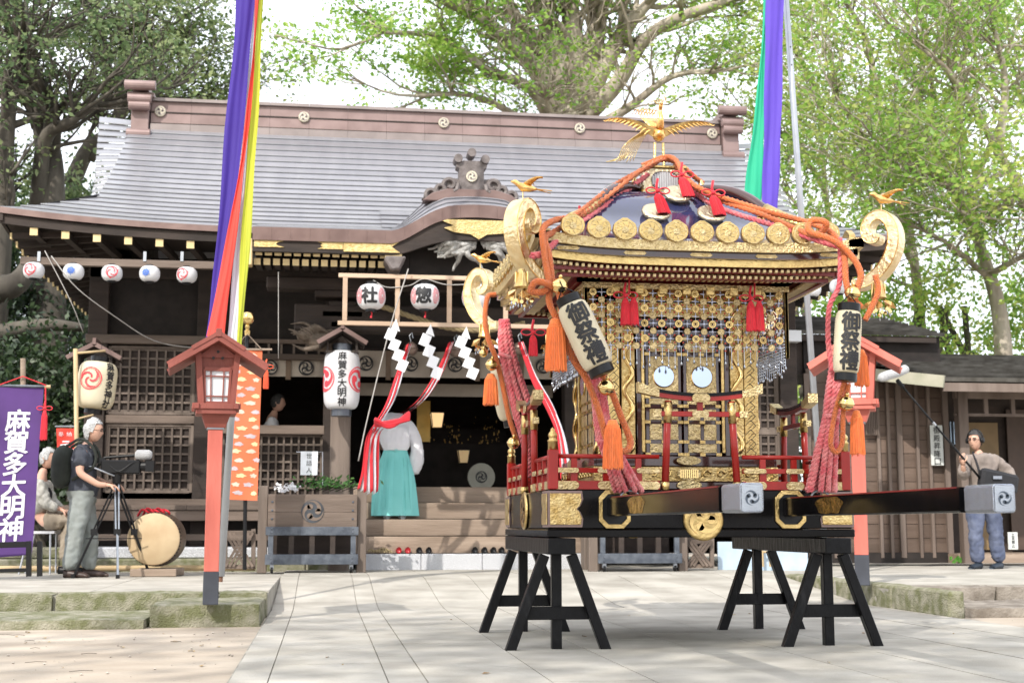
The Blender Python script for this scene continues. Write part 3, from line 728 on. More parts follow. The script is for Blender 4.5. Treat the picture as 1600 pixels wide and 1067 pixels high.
# base block
H = .975
b = B(); b.box(-H,H,-H,H,.745,.985,MC); part('base', b, LACQ, mk, bev=.006)
b = B(); b.box(-H-.012,H+.012,-H-.012,H+.012,.692,.742,MC); part('base_lip', b, LACQ, mk, bev=.006)
cpts = [(0,-.112),(.215,-.112),(.222,-.06),(.205,-.02),(.185,0),(.205,.02),(.222,.06),(.215,.112),(0,.112)]
for k in range(4):
    RM = MC @ ROT4[k]
    for sg in (-1, 1):
        b = B(); M = RM @ XZ((-sg*(H+.008), -H-.0015, .866)); pts = [(sg*p, q) for p, q in cpts]
        if sg < 0: pts.reverse()
        b.prism(pts, 0, .007, M); o = part('corner_plate', b, COPPERR, mk, bev=.002)
        b = B(); pts = [(sg*(p*.9+.012), q*.86) for p, q in cpts]
        if sg < 0: pts.reverse()
        b.prism(pts, .008, .014, M); part('embossed_panel', b, GOLDC, o, bev=.004)
    # round crest medallion at each face
    b = B(); M = RM @ XZ((0, -H-.002, .80 if k in (0,2) else .865)); b.lathe([(.13,0),(.13,.010),(.115,.022),(.105,.018),(.05,.022),(.001,.022)], 28, M)
    o = part('base_medallion', b, GOLD, mk, smooth=True)
    b = B(); tomoe(b, .098, lambda u, v: M @ Vector((u,v,.0235))); part('medallion_mark', b, GOLDP, o)
# octagonal sockets and the two long carrying poles
def octo(w, h, c): return [(-w+c,-h),(w-c,-h),(w,-h+c),(w,h-c),(w-c,h),(-w+c,h),(-w,h-c),(-w,-h+c)]
for sx in (-1, 1):
    for k in (0, 2):
        RM = MC @ ROT4[k]; b = B(); M = RM @ XZ((sx*.565, -H-.002, .865))
        o_, i_ = octo(.10,.118,.045), octo(.076,.092,.036)
        n = 8; vs = [(x,y,0) for x,y in o_]+[(x,y,.018) for x,y in o_]+[(x,y,.018) for x,y in i_]+[(x,y,0) for x,y in i_]
        fs = []
        for q in range(8):
            r_ = (q+1)%8; fs += [(q,r_,8+r_,8+q),(8+q,8+r_,16+r_,16+q),(16+q,16+r_,24+r_,24+q)]
        b.add(vs, fs, M); part('pole_socket', b, GOLD, mk, bev=.002)
        b = B(); b.prism(octo(.075,.091,.036), .001, .004, M); part('socket_recess', b, BLKPL, mk)
GOLDREF = mat('gold_reflection_paint', (.50,.34,.12), .25, 1.0, bump=.8, bscale=18, var=.3, scale=8)  # gold reflection on the pole sides, painted as a flat lobed patch
for sx, lab in ((-1,'black lacquered carrying pole on the left with silver end cap pointing to the viewer'),(1,'right black lacquered carrying pole, its silver cap before the legs of the boom operator')):
    x = MX+sx*.565; zc = .880
    t = thing('carrying_pole', lab, 'carrying pole', (x, 8.3, zc), None, 'two lacquered carrying poles')
    b = B(); w, h = .047, .058
    b.prism([(-w+.008,-h),(w-.008,-h),(w,-h+.008),(w,h-.008),(w-.008,h),(-w+.008,h),(-w,h-.008),(-w,-h+.008)], -3.0, 2.42, XZ((x, 8.34, zc)))
    part('pole_shaft', b, LACQ, t)
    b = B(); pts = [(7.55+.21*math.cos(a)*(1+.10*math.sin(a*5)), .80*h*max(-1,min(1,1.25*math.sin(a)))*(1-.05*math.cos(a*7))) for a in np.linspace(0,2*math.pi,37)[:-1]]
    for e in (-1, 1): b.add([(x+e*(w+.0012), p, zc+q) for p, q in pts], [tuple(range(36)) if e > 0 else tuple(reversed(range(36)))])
    part('painted_gold_reflection', b, GOLDREF, t)
    b = B(); b.box(x-.0475, x+.0475, 5.95, 8.2, zc+h-.006, zc+h+.0012); part('top_strip', b, DKRED, t)
    b = B(); w2, h2 = .0515, .0625; rr = .014
    b.prism([(-w2+rr,-h2),(w2-rr,-h2),(w2-rr*.3,-h2+rr*.3),(w2,-h2+rr),(w2,h2-rr),(w2-rr*.3,h2-rr*.3),(w2-rr,h2),(-w2+rr,h2),(-w2+rr*.3,h2-rr*.3),(-w2,h2-rr),(-w2,-h2+rr),(-w2+rr*.3,-h2+rr*.3)], 0, .27, XZ((x, 5.86, zc)))
    c = part('end_cap', b, SILV, t, bev=.003)
    M = XZ((x, 5.5885, zc)); b = B(); ring2d(b, .031, .0335, lambda u,v: M@Vector((u,v,.0008))); b.add([M@Vector(p) for p in [(-.044,-.055,.0004),(.044,-.055,.0004),(.044,.055,.0004),(-.044,.055,.0004)]], [(0,1,2,3)])
    part('cap_border', b, mat('silver_plain', (.42,.45,.50), .3, 1.0, bump=.3, bscale=200), c)
    b = B(); tomoe(b, .033, lambda u, v: M@Vector((u,v,.0016)), rot=.5, k=1.0); part('cap_mark', b, mat('dark_silver', (.10,.12,.15), .4, .8), c)
# ---- red fence round the base
zr0 = .985
def mbox(b, RM, x0, x1, y0, y1, z0, z1): b.box(x0,x1,y0,y1,z0,z1,RM)
HR = .945
def capfit(RM, x0, x1, zc, h, nm='gilt_fitting', y=-HR-.024):
    r = h/2; n = 6
    pts = [(x0+r*.8,-r),(x1-r*.8,-r),(x1-r*.2,-r*.6),(x1,0),(x1-r*.2,r*.6),(x1-r*.8,r),(x0+r*.8,r),(x0+r*.2,r*.6),(x0,0),(x0+r*.2,-r*.6)]
    b = B(); b.prism(pts, 0, .005, RM @ XZ((0, y, zc))); part(nm, b, GOLDE, mk)
for k in range(4):
    RM = MC @ ROT4[k]
    for x0, x1 in ((-HR, -.27), (.27, HR)):
        b = B(); mbox(b, RM, x0, x1, -HR-.024, -HR+.024, zr0+.002, zr0+.055); part('bottom_rail', b, RED, mk, bev=.002)
        b = B(); mbox(b, RM, x0, x1, -HR-.018, -HR+.018, zr0+.105, zr0+.135); part('middle_rail', b, RED, mk, bev=.002)
        b = B(); b.tube([RM@Vector((x0,-HR,zr0+.208)), RM@Vector((x1,-HR,zr0+.208))], .014, 10); part('top_rail', b, RED, mk, smooth=True)
        for q in range(3):
            xx = x0+(x1-x0)*(q+.65)/3.3 if x0 < 0 else x0+(x1-x0)*(q+.65)/3.3
            b = B(); mbox(b, RM, xx-.021, xx+.021, -HR-.014, -HR+.014, zr0+.055, zr0+.105); mbox(b, RM, xx-.018, xx+.018, -HR-.012, -HR+.012, zr0+.135, zr0+.195)
            part('baluster', b, RED, mk)
        xs = (x0, x1)
        e = x1 if x0 < 0 else x0; s_ = -1 if x0 < 0 else 1; far = x0 if x0 < 0 else x1
        for zc, h in ((zr0+.028,.05),(zr0+.120,.03)):
            capfit(RM, min(e, e+s_*.15), max(e, e+s_*.15), zc, h)
            m = (x0+x1)/2; capfit(RM, m-.06, m+.06, zc, h)
            capfit(RM, min(far-s_*.16, far+s_*.0), max(far-s_*.16, far), zc, h)
    # corner post with gilt cap
    b = B(); c = RM@Vector((-HR,-HR,0)); b.cb((c.x, c.y, zr0+.125), (.062,.062,.245)); part('corner_post', b, RED, mk, bev=.004)
    b = B(); b.lathe([(.030,0),(.030,.05),(.036,.055),(.024,.065),(.024,.075),(.031,.085),(.027,.1),(.012,.118),(.016,.124),(.001,.14)], 14, T((c.x,c.y,zr0+.247)))
    part('post_cap', b, GOLD, mk, smooth=True)
    # torii gate in the middle of each side
    for sx in (-1, 1):
        b = B(); b.tube([RM@Vector((sx*.235,-HR-.005,zr0)), RM@Vector((sx*.205,-HR-.005,zr0+.56))], .023, 14); p_ = part('gate_pillar', b, RED, mk, smooth=True)
        b = B(); b.tube([RM@Vector((sx*.212,-HR-.005,zr0+.42)), RM@Vector((sx*.2047,-HR-.005,zr0+.553))], .0265, 14); part('pillar_fitting', b, GOLD, p_, smooth=True)
        b = B(); b.tube([RM@Vector((sx*.235,-HR-.005,zr0+.001)), RM@Vector((sx*.233,-HR-.005,zr0+.05))], .028, 14); part('pillar_fitting', b, GOLD, p_, smooth=True)
    def cz(x): return .35*x*x*.9
    b = B(); b.grid(lambda i, j: RM@Vector((-.37+.74*i/14, -HR-.030, zr0+.56+cz(-.37+.74*i/14)+.028*j)), 15, 2, RM.to_3x3()@Vector((0,.05,0))); part('gate_lintel', b, RED, mk)
    b = B(); b.grid(lambda i, j: RM@Vector((-.385+.77*i/14, -HR-.036, zr0+.589+cz(-.385+.77*i/14)+.020*j)), 15, 2, RM.to_3x3()@Vector((0,.062,0))); part('gate_cap_beam', b, LACQ, mk)
    b = B(); mbox(b, RM, -.30, .30, -HR-.018, -HR+.010, zr0+.462, zr0+.494); part('gate_tie_beam', b, RED, mk, bev=.002)
    b = B(); mbox(b, RM, -.018, .018, -HR-.014, -HR+.008, zr0+.495, zr0+.56); part('gate_strut', b, RED, mk)
    capfit(RM, -.06, .06, zr0+.578, .052, y=-HR-.0365); capfit(RM, -.055, .055, zr0+.478, .042, y=-HR-.0185)
    for sx in (-1, 1):
        b = B(); xs_ = [sx*.27, sx*.405]
        b.grid(lambda i, j: RM@Vector((xs_[0]+(xs_[1]-xs_[0])*i/5, -HR-.040, zr0+.560+cz(xs_[0]+(xs_[1]-xs_[0])*i/5)+(.044+.004*i)*j)), 6, 2, RM.to_3x3()@Vector((0,.07,0))); part('beam_end_fitting', b, GOLDE, mk)
        b = B(); x0, x1 = sorted((sx*.255, sx*.31)); mbox(b, RM, x0, x1, -HR-.022, -HR+.014, zr0+.458, zr0+.498); part('beam_end_fitting', b, GOLDE, mk)
# ---- body of the shrine
BH = .505
b = B(); b.box(-BH+.02,BH-.02,-BH+.02,BH-.02,1.0,2.5,MC); part('body_core', b, LACBR, mk)
DKG = mat('antique_gold_panel', (.62,.40,.14), .35, 1.0, bump=.8, bscale=40, var=.2, scale=20)
for k in range(4):
    RM = MC @ ROT4[k]; Y = -BH
    def P_(nm, x0, x1, z0, z1, m, d=.0, t=.02, bev=.003, par=mk):
        b = B(); mbox(b, RM, x0, x1, Y-d-t, Y-d, z0, z1); return part(nm, b, m, par, bev=bev)
    # plinth tiers
    P_('plinth_beam', -.66, .66, 1.0, 1.045, LACBR, .10, .05); P_('carved_plinth', -.62, .62, 1.05, 1.145, GOLDC, .07, .04); P_('plinth_beam', -.60, .60, 1.15, 1.215, LACBR, .06, .05)
    for zc, r1, r2 in ((1.022,.085,.036),(1.098,.08,.044),(1.183,.082,.03)):
        b = B(); b.prism(circ(r1, 18, 0, 0, r2/r1), 0, .012, RM @ XZ((0, Y-.155, zc))); o = part('plinth_boss', b, GOLDE, mk, bev=.003)
        if abs(zc-1.098) < .01:
            for q in range(9):
                b = B(); mbox(b, RM, -.06+.014*q, -.053+.014*q, Y-.171, Y-.166, zc-.028, zc+.028); part('boss_rib', b, GOLDP, o)
    # curling wave reliefs on the plinth
    for q in range(10):
        sx = -1 if q % 2 else 1; cx = sx*(.13+.095*(q//2)); b = B()
        b.tube([RM@Vector((cx+.03*math.cos(t)*(1-t/8)*sx, Y-.115, 1.098+.03*math.sin(t)*(1-t/8))) for t in np.linspace(0,5.5,12)], .007, 5); part('wave_relief', b, GOLDP, mk, smooth=True)
    # pillars: fretwork outside, carved dragon pillar inside
    for sx in (-1, 1):
        x0, x1 = sorted((sx*.505, sx*.425)); f_ = P_('fretwork_pillar', x0, x1, 1.215, 2.35, GOLD, .005, .02)
        # fret lines
        b = B(); z = 1.24
        while z < 2.30:
            for (a, c, d, e) in ((.0,.0,.035,.035),(.035,.035,.07,.0),(.07,.0,.035,-.035),(.02,.04,.05,.07)):
                b.bar(RM@Vector((x0+.005+a, Y-.0265, z+c)), RM@Vector((x0+.005+d, Y-.0265, z+e)), .004, .003)
            z += .062
        part('fret_line', b, INK, f_)
        x0, x1 = sorted((sx*.415, sx*.325)); cp = P_('carved_pillar', x0, x1, 1.215, 2.35, GOLDC, .01, .035)
        b = B(); pts = [RM@Vector(((x0+x1)/2+.03*math.sin(i*.8), Y-.05-.008*math.cos(i*.8), 1.24+.03*i)) for i in range(36)]
        b.tube(pts, .016, 6); part('dragon_relief', b, GOLDP, cp, smooth=True)
        x0, x1 = sorted((sx*.315, sx*.285)); P_('door_jamb', x0, x1, 1.22, 2.10, LACBR, .02, .03); 
        x0, x1 = sorted((sx*.283, sx*.262)); P_('jamb_strip', x0, x1, 1.24, 2.05, GOLD, .025, .025)
    # doors
    for sx in (-1, 1):
        x0, x1 = sorted((sx*.008, sx*.252)); dl = P_('door_leaf', x0, x1, 1.225, 2.06, LACBR, .01, .02)
        xc = (x0+x1)/2
        for (a, c, z0, z1) in ((x0+.025,x1-.025,1.24,1.30),(x0+.025,xc-.012,1.325,1.43),(xc+.012,x1-.025,1.325,1.43),(x0+.025,xc-.012,1.455,1.53),(xc+.012,x1-.025,1.455,1.53),(x0+.022,x1-.022,1.56,1.60),(x0+.02,x1-.02,1.62,1.88),(x0+.025,x1-.025,1.91,1.99)):
            b = B(); mbox(b, RM, a, c, Y-.036, Y-.031, z0, z1); part('door_panel', b, GOLDE, dl, bev=.003)
        for z in (1.23,1.313,1.443,1.55,1.61,1.895,2.0):
            for xx in (x0+.012, xc, x1-.012):
                b = B(); mbox(b, RM, xx-.018, xx+.018, Y-.040, Y-.0305, z-.010, z+.010); part('door_fitting', b, GOLD, dl)
        b = B(); b.lathe([(.074,0),(.074,.006),(.068,.011)], 28, RM @ XZ((xc, Y-.0365, 1.745))); part('mirror_rim', b, GOLDP, dl)
        b = B(); b.prism(circ(.069, 28), .0, .0125, RM @ XZ((xc, Y-.037, 1.745))); part('round_mirror', b, MIRROR, dl)
    # lintel beams above doors
    P_('lintel', -.33, .33, 2.07, 2.13, LACBR, .03, .03); P_('carved_lintel', -.5, .5, 2.14, 2.24, GOLDC, .02, .04)
    # bracket tiers under the eave
    for q, (w, z0, z1, m) in enumerate(((.56,2.25,2.31,DKG),(.63,2.31,2.36,RED),(.72,2.36,2.40,DKRED))):
        b = B(); b.box(-w, w, -w, -w+.14, z0, z1, RM); part('eave_tier', b, m, mk)
    for q in range(7):
        b = B(); x = -.48+.16*q; mbox(b, RM, x-.03, x+.03, -.70, -.58, 2.27, 2.335); part('bracket_block', b, GOLD, mk, bev=.006)
# ---- roof
RH = 1.075
def up(x): return .055*(abs(x)/RH)**4       # eave rises towards its corners
b = B()
for k in range(4):
    RM = MC @ ROT4[k]
    b.grid(lambda i, j: RM@Vector((( -1+2*i/16)*(.70+(RH-.09-.70)*j/4), -(.70+(RH-.09-.70)*j/4), 2.40-.035*0+(.0)*j + up((-1+2*i/16)*RH)*j/4)), 17, 5)
part('eave_underside', b, DKRED, mk, smooth=True)
for k in range(4):
    RM = MC @ ROT4[k]
    def band(nm, off, z0, z1, m, th=.03, n=24, smooth=False):
        b = B(); w = RH+off
        b.grid(lambda i, j: RM@Vector((-w+2*w*i/n, -w, (z0, z1)[j]+up((-w+2*w*i/n)))), n+1, 2, RM.to_3x3()@Vector((0,th,0)))
        return part(nm, b, m, mk)
    band('lower_gilt_band', -.055, 2.402, 2.448, GOLD)
    dk = band('dark_eave_band', -.03, 2.449, 2.488, LACBR)
    band('upper_gilt_band', .0, 2.489, 2.552, GOLDE, .10)
    for q in range(5):
        x = -.86+.43*q; L_ = .075
        b = B(); b.prism([(x-L_,0),(x-L_*.8,-.012),(x+L_*.8,-.012),(x+L_,0),(x+L_*.8,.012),(x-L_*.8,.012)], 0, .004, RM @ XZ((0, -RH+.0285, 2.469+up(x)))); part('eave_plaque', b, GOLDE, mk)
    # rafter tips, two rows
    for row, (y, z, n, w) in enumerate(((-.985,2.385,49,.95),(-.93,2.352,45,.87))):
        me = mkmesh('rafter_tip', B().box(-.009,.009,-.005,.14,-.009,.009), GOLDM)
        rr_ = mkmesh('rafter_shaft', B().box(-.007,.007,.0,.2,-.007,.007), DKRED)
        if row == 0:
            hold = part('rafter_row', B().box(-w-.02, w+.02, y+.03, y+.06, z-.012, z+.012, RM), DKRED, mk)
            hold0 = hold
        else: hold = part('rafter_row', B().box(-w-.02, w+.02, y+.03, y+.06, z-.012, z+.012, RM), DKRED, mk)
        for q in range(n):
            x = -w+2*w*q/(n-1); inst('rafter_tip', me, hold, INV[mk.name] @ RM @ T((x, y, z+up(x)*.9)))
    # medallion row: ten gilt lobed tiles on a running band
    lob = []
    for i in range(36):
        a = 2*math.pi*i/36; s_a = math.sin(a); r = .077*(1+(.045*abs(math.cos(a*5)) if s_a > .2 else .0)) + (.008 if s_a > .97 else 0)
        lob.append((r*math.cos(a), r*(.92 if s_a > 0 else .80)*s_a))
    for q in range(11):
        x = -.835+.167*q
        M = RM @ T((0,-RH-.004,0)) @ XZ((x, 0, 2.605+up(x)))
        b = B(); b.prism(lob, -.03, .012, M); o = part('eave_medallion', b, GOLD, mk, bev=.004)
        b = B(); b.lathe([(.064,.0125),(.061,.0155),(.057,.0125)], 20, M, cap=False); b.lathe([(.024,.0125),(.019,.0155),(.001,.016)], 14, M, cap=False)
        for p in range(8): b.tube([M @ Vector((.028*math.cos(p*.785), .028*math.sin(p*.785), .0125)), M @ Vector((.050*math.cos(p*.785+.25), .048*math.sin(p*.785+.25), .0125))], .0032, 4)
        part('medallion_relief', b, GOLDE, o, smooth=True)
        b = B(); b.tube([RM@Vector((x,-RH+.01,2.545+up(x))), RM@Vector((x*.93,-RH+.30,2.62))], .035, 8, flat=.5); part('ridge_rib', b, LACBR, mk, smooth=True)
# curved lacquer roof surface
prof = [(.20,3.08),(.30,3.065),(.41,3.02),(.50,2.945),(.58,2.85),(.68,2.755),(.80,2.67),(.93,2.595),(1.05,2.54)]
b = B()
for k in range(4):
    RM = MC @ ROT4[k]
    b.grid(lambda i, j: RM@Vector(((-1+2*i/16)*prof[j][0], -prof[j][0]*(1-.0*abs(-1+2*i/16)), prof[j][1]+up((-1+2*i/16)*RH)*(j/8)**2)), 17, len(prof))
part('roof_shell', b, LACROOF, mk, smooth=True)
for k in range(4):
    RM = MC @ ROT4[k]
    b = B(); pts = [RM@Vector((-p*1.0, -p*1.0, z+.03+up(RH)*(j/8)**2)) for j, (p, z) in enumerate(prof)]
    b.tube(smooth_path(pts[:7], 3), .042, 10, flat=.8); o = part('hip_ridge', b, LACBR, mk, smooth=True)
    b = B(); b.tube(smooth_path(pts[4:7], 3), [.047,.048,.049,.05,.05,.05,.05], 10, flat=.8); part('hip_fitting', b, GOLD, o, smooth=True)
    # gilt crest discs with red tassels on each roof face
    for (x, s_) in ((-.19,.63),(.19,.63),(.0,.47)):
        zz = np.interp(s_, [p for p,_ in prof], [z for _,z in prof]); zz2 = np.interp(s_+.05, [p for p,_ in prof], [z for _,z in prof])
        tilt = math.atan2(zz-zz2, .05)
        M = RM @ T((x, -s_, zz+.012)) @ Matrix.Rotation(tilt, 4, 'X')
        b = B(); b.lathe([(.098,.02),(.098,.035),(.085,.045),(.06,.036),(.03,.042),(.001,.044)], 28, M); part('roof_crest', b, mat('pale_gilt', (.78,.68,.46), .3, 1.0, bump=.6, bscale=60), mk, smooth=True)
# crown block with slatted cartouche
b = B(); b.box(-.215,.215,-.215,.215,3.06,3.10,MC); part('crown_base', b, GOLD, mk, bev=.004)
b = B(); b.box(-.150,.150,-.150,.150,3.10,3.27,MC); part('crown_block', b, mat('pale_gilt', (0,0,0)), mk, bev=.004)
b = B(); b.box(-.165,.165,-.165,.165,3.272,3.290,MC); part('crown_cap', b, GOLD, mk, bev=.004)
for k in range(4):
    RM = MC @ ROT4[k]
    b = B(); b.prism([(.098*math.copysign(abs(math.cos(a))**.7, math.cos(a)), .068*math.copysign(abs(math.sin(a))**.8, math.sin(a))) for a in np.linspace(0, 2*math.pi, 29)[:-1]], 0, .008, RM @ XZ((0,-.1505,3.18))); c_ = part('cartouche', b, LACBR, mk)
    for q in range(11):
        x = -.085+.017*q; h = .060*math.sqrt(max(.05, 1-(x/.1)**2)); b = B(); b.box(x-.0072, x+.0072, -.1635, -.1588, 3.18-h, 3.18+h, RM); part('cartouche_slat', b, PAPER, c_)
    for sx in (-1, 1):
        b = B(); b.prism([(sx*.02,0),(sx*.16,0),(sx*.14,.03),(sx*.17,.06),(sx*.02,.06)] if sx > 0 else [(sx*.02,.06),(sx*.17,.06),(sx*.14,.03),(sx*.16,0),(sx*.02,0)], 0, .012, RM @ XZ((sx*.19,-.20,3.03))); part('crown_fitting', b, GOLD, mk)
    b = B(); b.lathe([(.01,0),(.028,.015),(.024,.04),(.01,.06),(.012,.065),(.001,.075)], 12, RM @ T((-.24,-.24,3.10))); part('corner_bell', b, GOLDP, mk, smooth=True)
# ---- corner scrolls (warabite)
def scroll(k, s_=1.0):
    RM = MC @ ROT4[k] @ Matrix.Rotation(-math.pi/4, 4, 'Z')        # local -Y points outward along the diagonal
    ctr = [(-.02,2.30),(.06,2.30),(.16,2.335),(.26,2.41),(.325,2.51),(.345,2.62),(.31,2.715),(.235,2.765),(.155,2.745),(.115,2.68),(.135,2.615),(.19,2.60),(.215,2.635)]
    wd = [.030,.034,.038,.041,.042,.040,.037,.035,.033,.033,.034,.030,.016]
    r0 = RH*math.sqrt(2)-.04
    pts = smooth_path([(r*.80-.02, 2.30+(z-2.30)*.93, 0) for r, z in ctr], 4); ws = np.interp(np.linspace(0,1,len(pts)), np.linspace(0,1,len(wd)), wd)
    L_, Rr = [], []
    for i, p in enumerate(pts):
        a = pts[max(0,i-1)]; c = pts[min(len(pts)-1,i+1)]; t = (c-a).normalized(); nrm = Vector((-t.y, t.x, 0))
        L_.append(p+nrm*ws[i]); Rr.append(p-nrm*ws[i])
    b = B(); n = len(pts); hw_ = .05; vs = []
    for side in (-hw_, hw_):
        for q in L_: vs.append(RM@Vector((side, -(r0+q.x), q.y)))
        for q in Rr: vs.append(RM@Vector((side, -(r0+q.x), q.y)))
    fs = []
    for i in range(n-1):
        fs += [(i,i+1,n+i+1,n+i), (2*n+i,3*n+i,3*n+i+1,2*n+i+1), (i,2*n+i,2*n+i+1,i+1), (n+i,n+i+1,3*n+i+1,3*n+i)]
    fs += [(0,n,3*n,2*n), (n-1,3*n-1,4*n-1,2*n-1)]
    b.add(vs, fs); o = part('corner_scroll', b, mat('pale_gilt_scroll', (.76,.58,.31), .28, 1.0, bump=.5, bscale=35, col2=(.85,.71,.45), scale=18), mk, bev=.005)
    # engraved border lines along the faces
    b = B()
    for side in (-hw_-.0015, hw_+.0015):
        for LL in (L_, Rr):
            b.tube([RM@Vector((side, -(r0+(q.x*.86+p.x*.14)), q.y*.86+p.y*.14)) for q, p in zip(LL, pts)][2:-2], .0035, 4)
    part('scroll_border', b, GOLDP, o)
    # small bird on the scroll
    tip = RM@Vector((0, -(r0+.165), 2.765))
    b = B(); b.tube([tip-Vector((0,0,.03)), tip+Vector((0,0,.045))], .0035, 6); st = part('bird_stalk', b, GOLDP, o)
    c0 = tip+Vector((0,0,.075)); bd = part('swallow', bird(c0, k), mat('copper_gold', (.80,.42,.14), .25, 1.0, col2=(.90,.60,.24), scale=25, bump=.3), o, smooth=True)
def bird(c, k):
    b = B(); b.tube([c+Vector((-.075,0,.035)), c+Vector((-.05,0,.035)), c+Vector((-.03,0,.02)), c+Vector((.0,0,.0)), c+Vector((.05,0,-.005)), c+Vector((.09,0,-.01))], [.004,.016,.016,.028,.022,.006], 10)
    for (dx, dy, dz) in ((.12,-.10,.035),(.10,.12,.045)):
        b.grid(lambda i, j: c+Vector((-.01+dx*i/6+.055*j*(1-i/6)*(1), dy*i/6, .015+dz*math.sin(i/6*2.2)-.01*j)), 7, 2, (0,0,.004))
    for q in (-1, 0, 1): b.bar(c+Vector((.08,0,-.008)), c+Vector((.18,.03*q,-.015-.01*abs(q))), .02, .003, w2=.006)
    return b
for k in range(4): scroll(k)
# ---- phoenix on top
def ML(x, y, z): return mw(x, y, z)
b = B()
for sx in (-1, 1): b.tube([ML(sx*.035,0,3.30), ML(sx*.03,0,3.50)], .010, 8)
b.box(-.07,.07,-.07,.07,3.295,3.315,MC); part('phoenix_legs', b, GOLD, mk, smooth=False)
b = B(); b.sphere(ML(0,0,3.56), .046, 16, 10, (1,1.3,1.1))
b.tube(smooth_path([ML(0,-.03,3.60), ML(.0,-.07,3.66), ML(.0,-.05,3.72), ML(.0,-.075,3.765)], 4), [.03,.028,.026,.022,.019,.017,.016,.015,.014,.014,.016,.017,.014], 10)
b.tube([ML(0,-.08,3.765), ML(0,-.13,3.755)], [.012,.002], 6)
ph = part('phoenix_body', b, mat('copper_gold', (0,0,0)), mk, smooth=True)
for q in range(5):
    b = B(); a = -.5+q*.25; b.tube(smooth_path([ML(.01*q-.02,-.05,3.775), ML(.02*q-.04,-.03,3.80+.01*q), ML(.03*q-.06,.0,3.80+.0*q)], 3), [.004]*6+[.002], 4); part('crest_feather', b, GOLDP, ph)
for sx in (-1, 1):
    wl = part('wing', B().grid(lambda i, j: ML(sx*(.03+.37*i/10), -.02+.02*j, 3.60+.07*math.sin(i/10*2.3)-(.060*(1-i/10)**.8+.004)*j), 11, 2, (0,.006,0)), GOLD, ph, smooth=False)
    for q in range(11):
        x = sx*(.07+.030*q); z = 3.60+.07*math.sin((q*.8)/10*2.3)
        b = B(); b.tube(smooth_path([ML(x,-.015,z-.01), ML(x+sx*.025,-.02,z-.028), ML(x+sx*.045,-.02,z-.052+.003*q)], 3), [.007,.008,.008,.007,.006,.004,.001], 6, flat=.35); part('wing_feather', b, mat('copper_gold', (0,0,0)), wl)
for q in range(9):
    b = B(); x0 = -.05-.02*q; b.tube(smooth_path([ML(x0*.5,.05,3.60), ML(x0-.02,.10,3.585-.01*q), ML(x0-.07,.13,3.50-.012*q), ML(x0-.11-.005*q,.14,3.40-.008*(q%3))], 4), .0055, 5, flat=.5); part('tail_plume', b, GOLD, ph, smooth=True)
for q in range(8):
    b = B(); x0 = -.10+.022*q; b.tube(smooth_path([ML(x0*.4,.04,3.62), ML(x0*.8-.03,.08,3.71), ML(x0-.04,.09,3.775), ML(x0-.07,.12,3.74)], 4), .006, 5, flat=.5); part('tail_plume', b, mat('copper_gold', (0,0,0)), ph, smooth=True)
# ---- hanging net of discs on four sides with gilt frame
NH = .68
dA = B(); dA.lathe([(.0245,-.003),(.0245,.003),(.016,.003),(.016,-.003),(.0245,-.003)], 14, XZ(), cap=False)
for q in range(4): dA.bar(XZ()@Vector((0,.006,0)), XZ()@Vector((0,.017,0)), .006, .004) if False else None
dA.bar((-.013,0,0),(0,0,.013),.006,.004); dA.bar((0,0,.013),(.013,0,0),.006,.004); dA.bar((.013,0,0),(0,0,-.013),.006,.004); dA.bar((0,0,-.013),(-.013,0,0),.006,.004)
meA = mkmesh('net_ring', dA, GOLD)
dB = B(); dB.prism([(.0225*(1+.08*math.cos(a*8))*math.cos(a), .0225*(1+.08*math.cos(a*8))*math.sin(a)) for a in np.linspace(0,2*math.pi,17)[:-1]], -.003, .003, XZ()); meB = mkmesh('net_disc', dB, GOLDE)
dC = B(); dC.sphere((0,0,0), .0105, 8, 6, (1,.5,1)); dC.bar((-.027,0,0),(.027,0,0),.0025,.0025); dC.bar((0,0,-.025),(0,0,.025),.0025,.0025)
meC = mkmesh('net_bead', dC, mat('glass_bead_blue', (.42,.45,.56), .15, .6, var=.1))
dD = B(); dD.lathe([(.002,-.026),(.0075,-.019),(.008,-.009),(.003,.0),(.0015,.015)], 8); meD = mkmesh('net_drop', dD, mat('silver_drop', (.40,.42,.47), .15, .9), True)
meDR = mkmesh('red_bead', B().sphere((0,0,0), .007, 6, 4), mat('red_bead', (.45,.05,.03), .3))
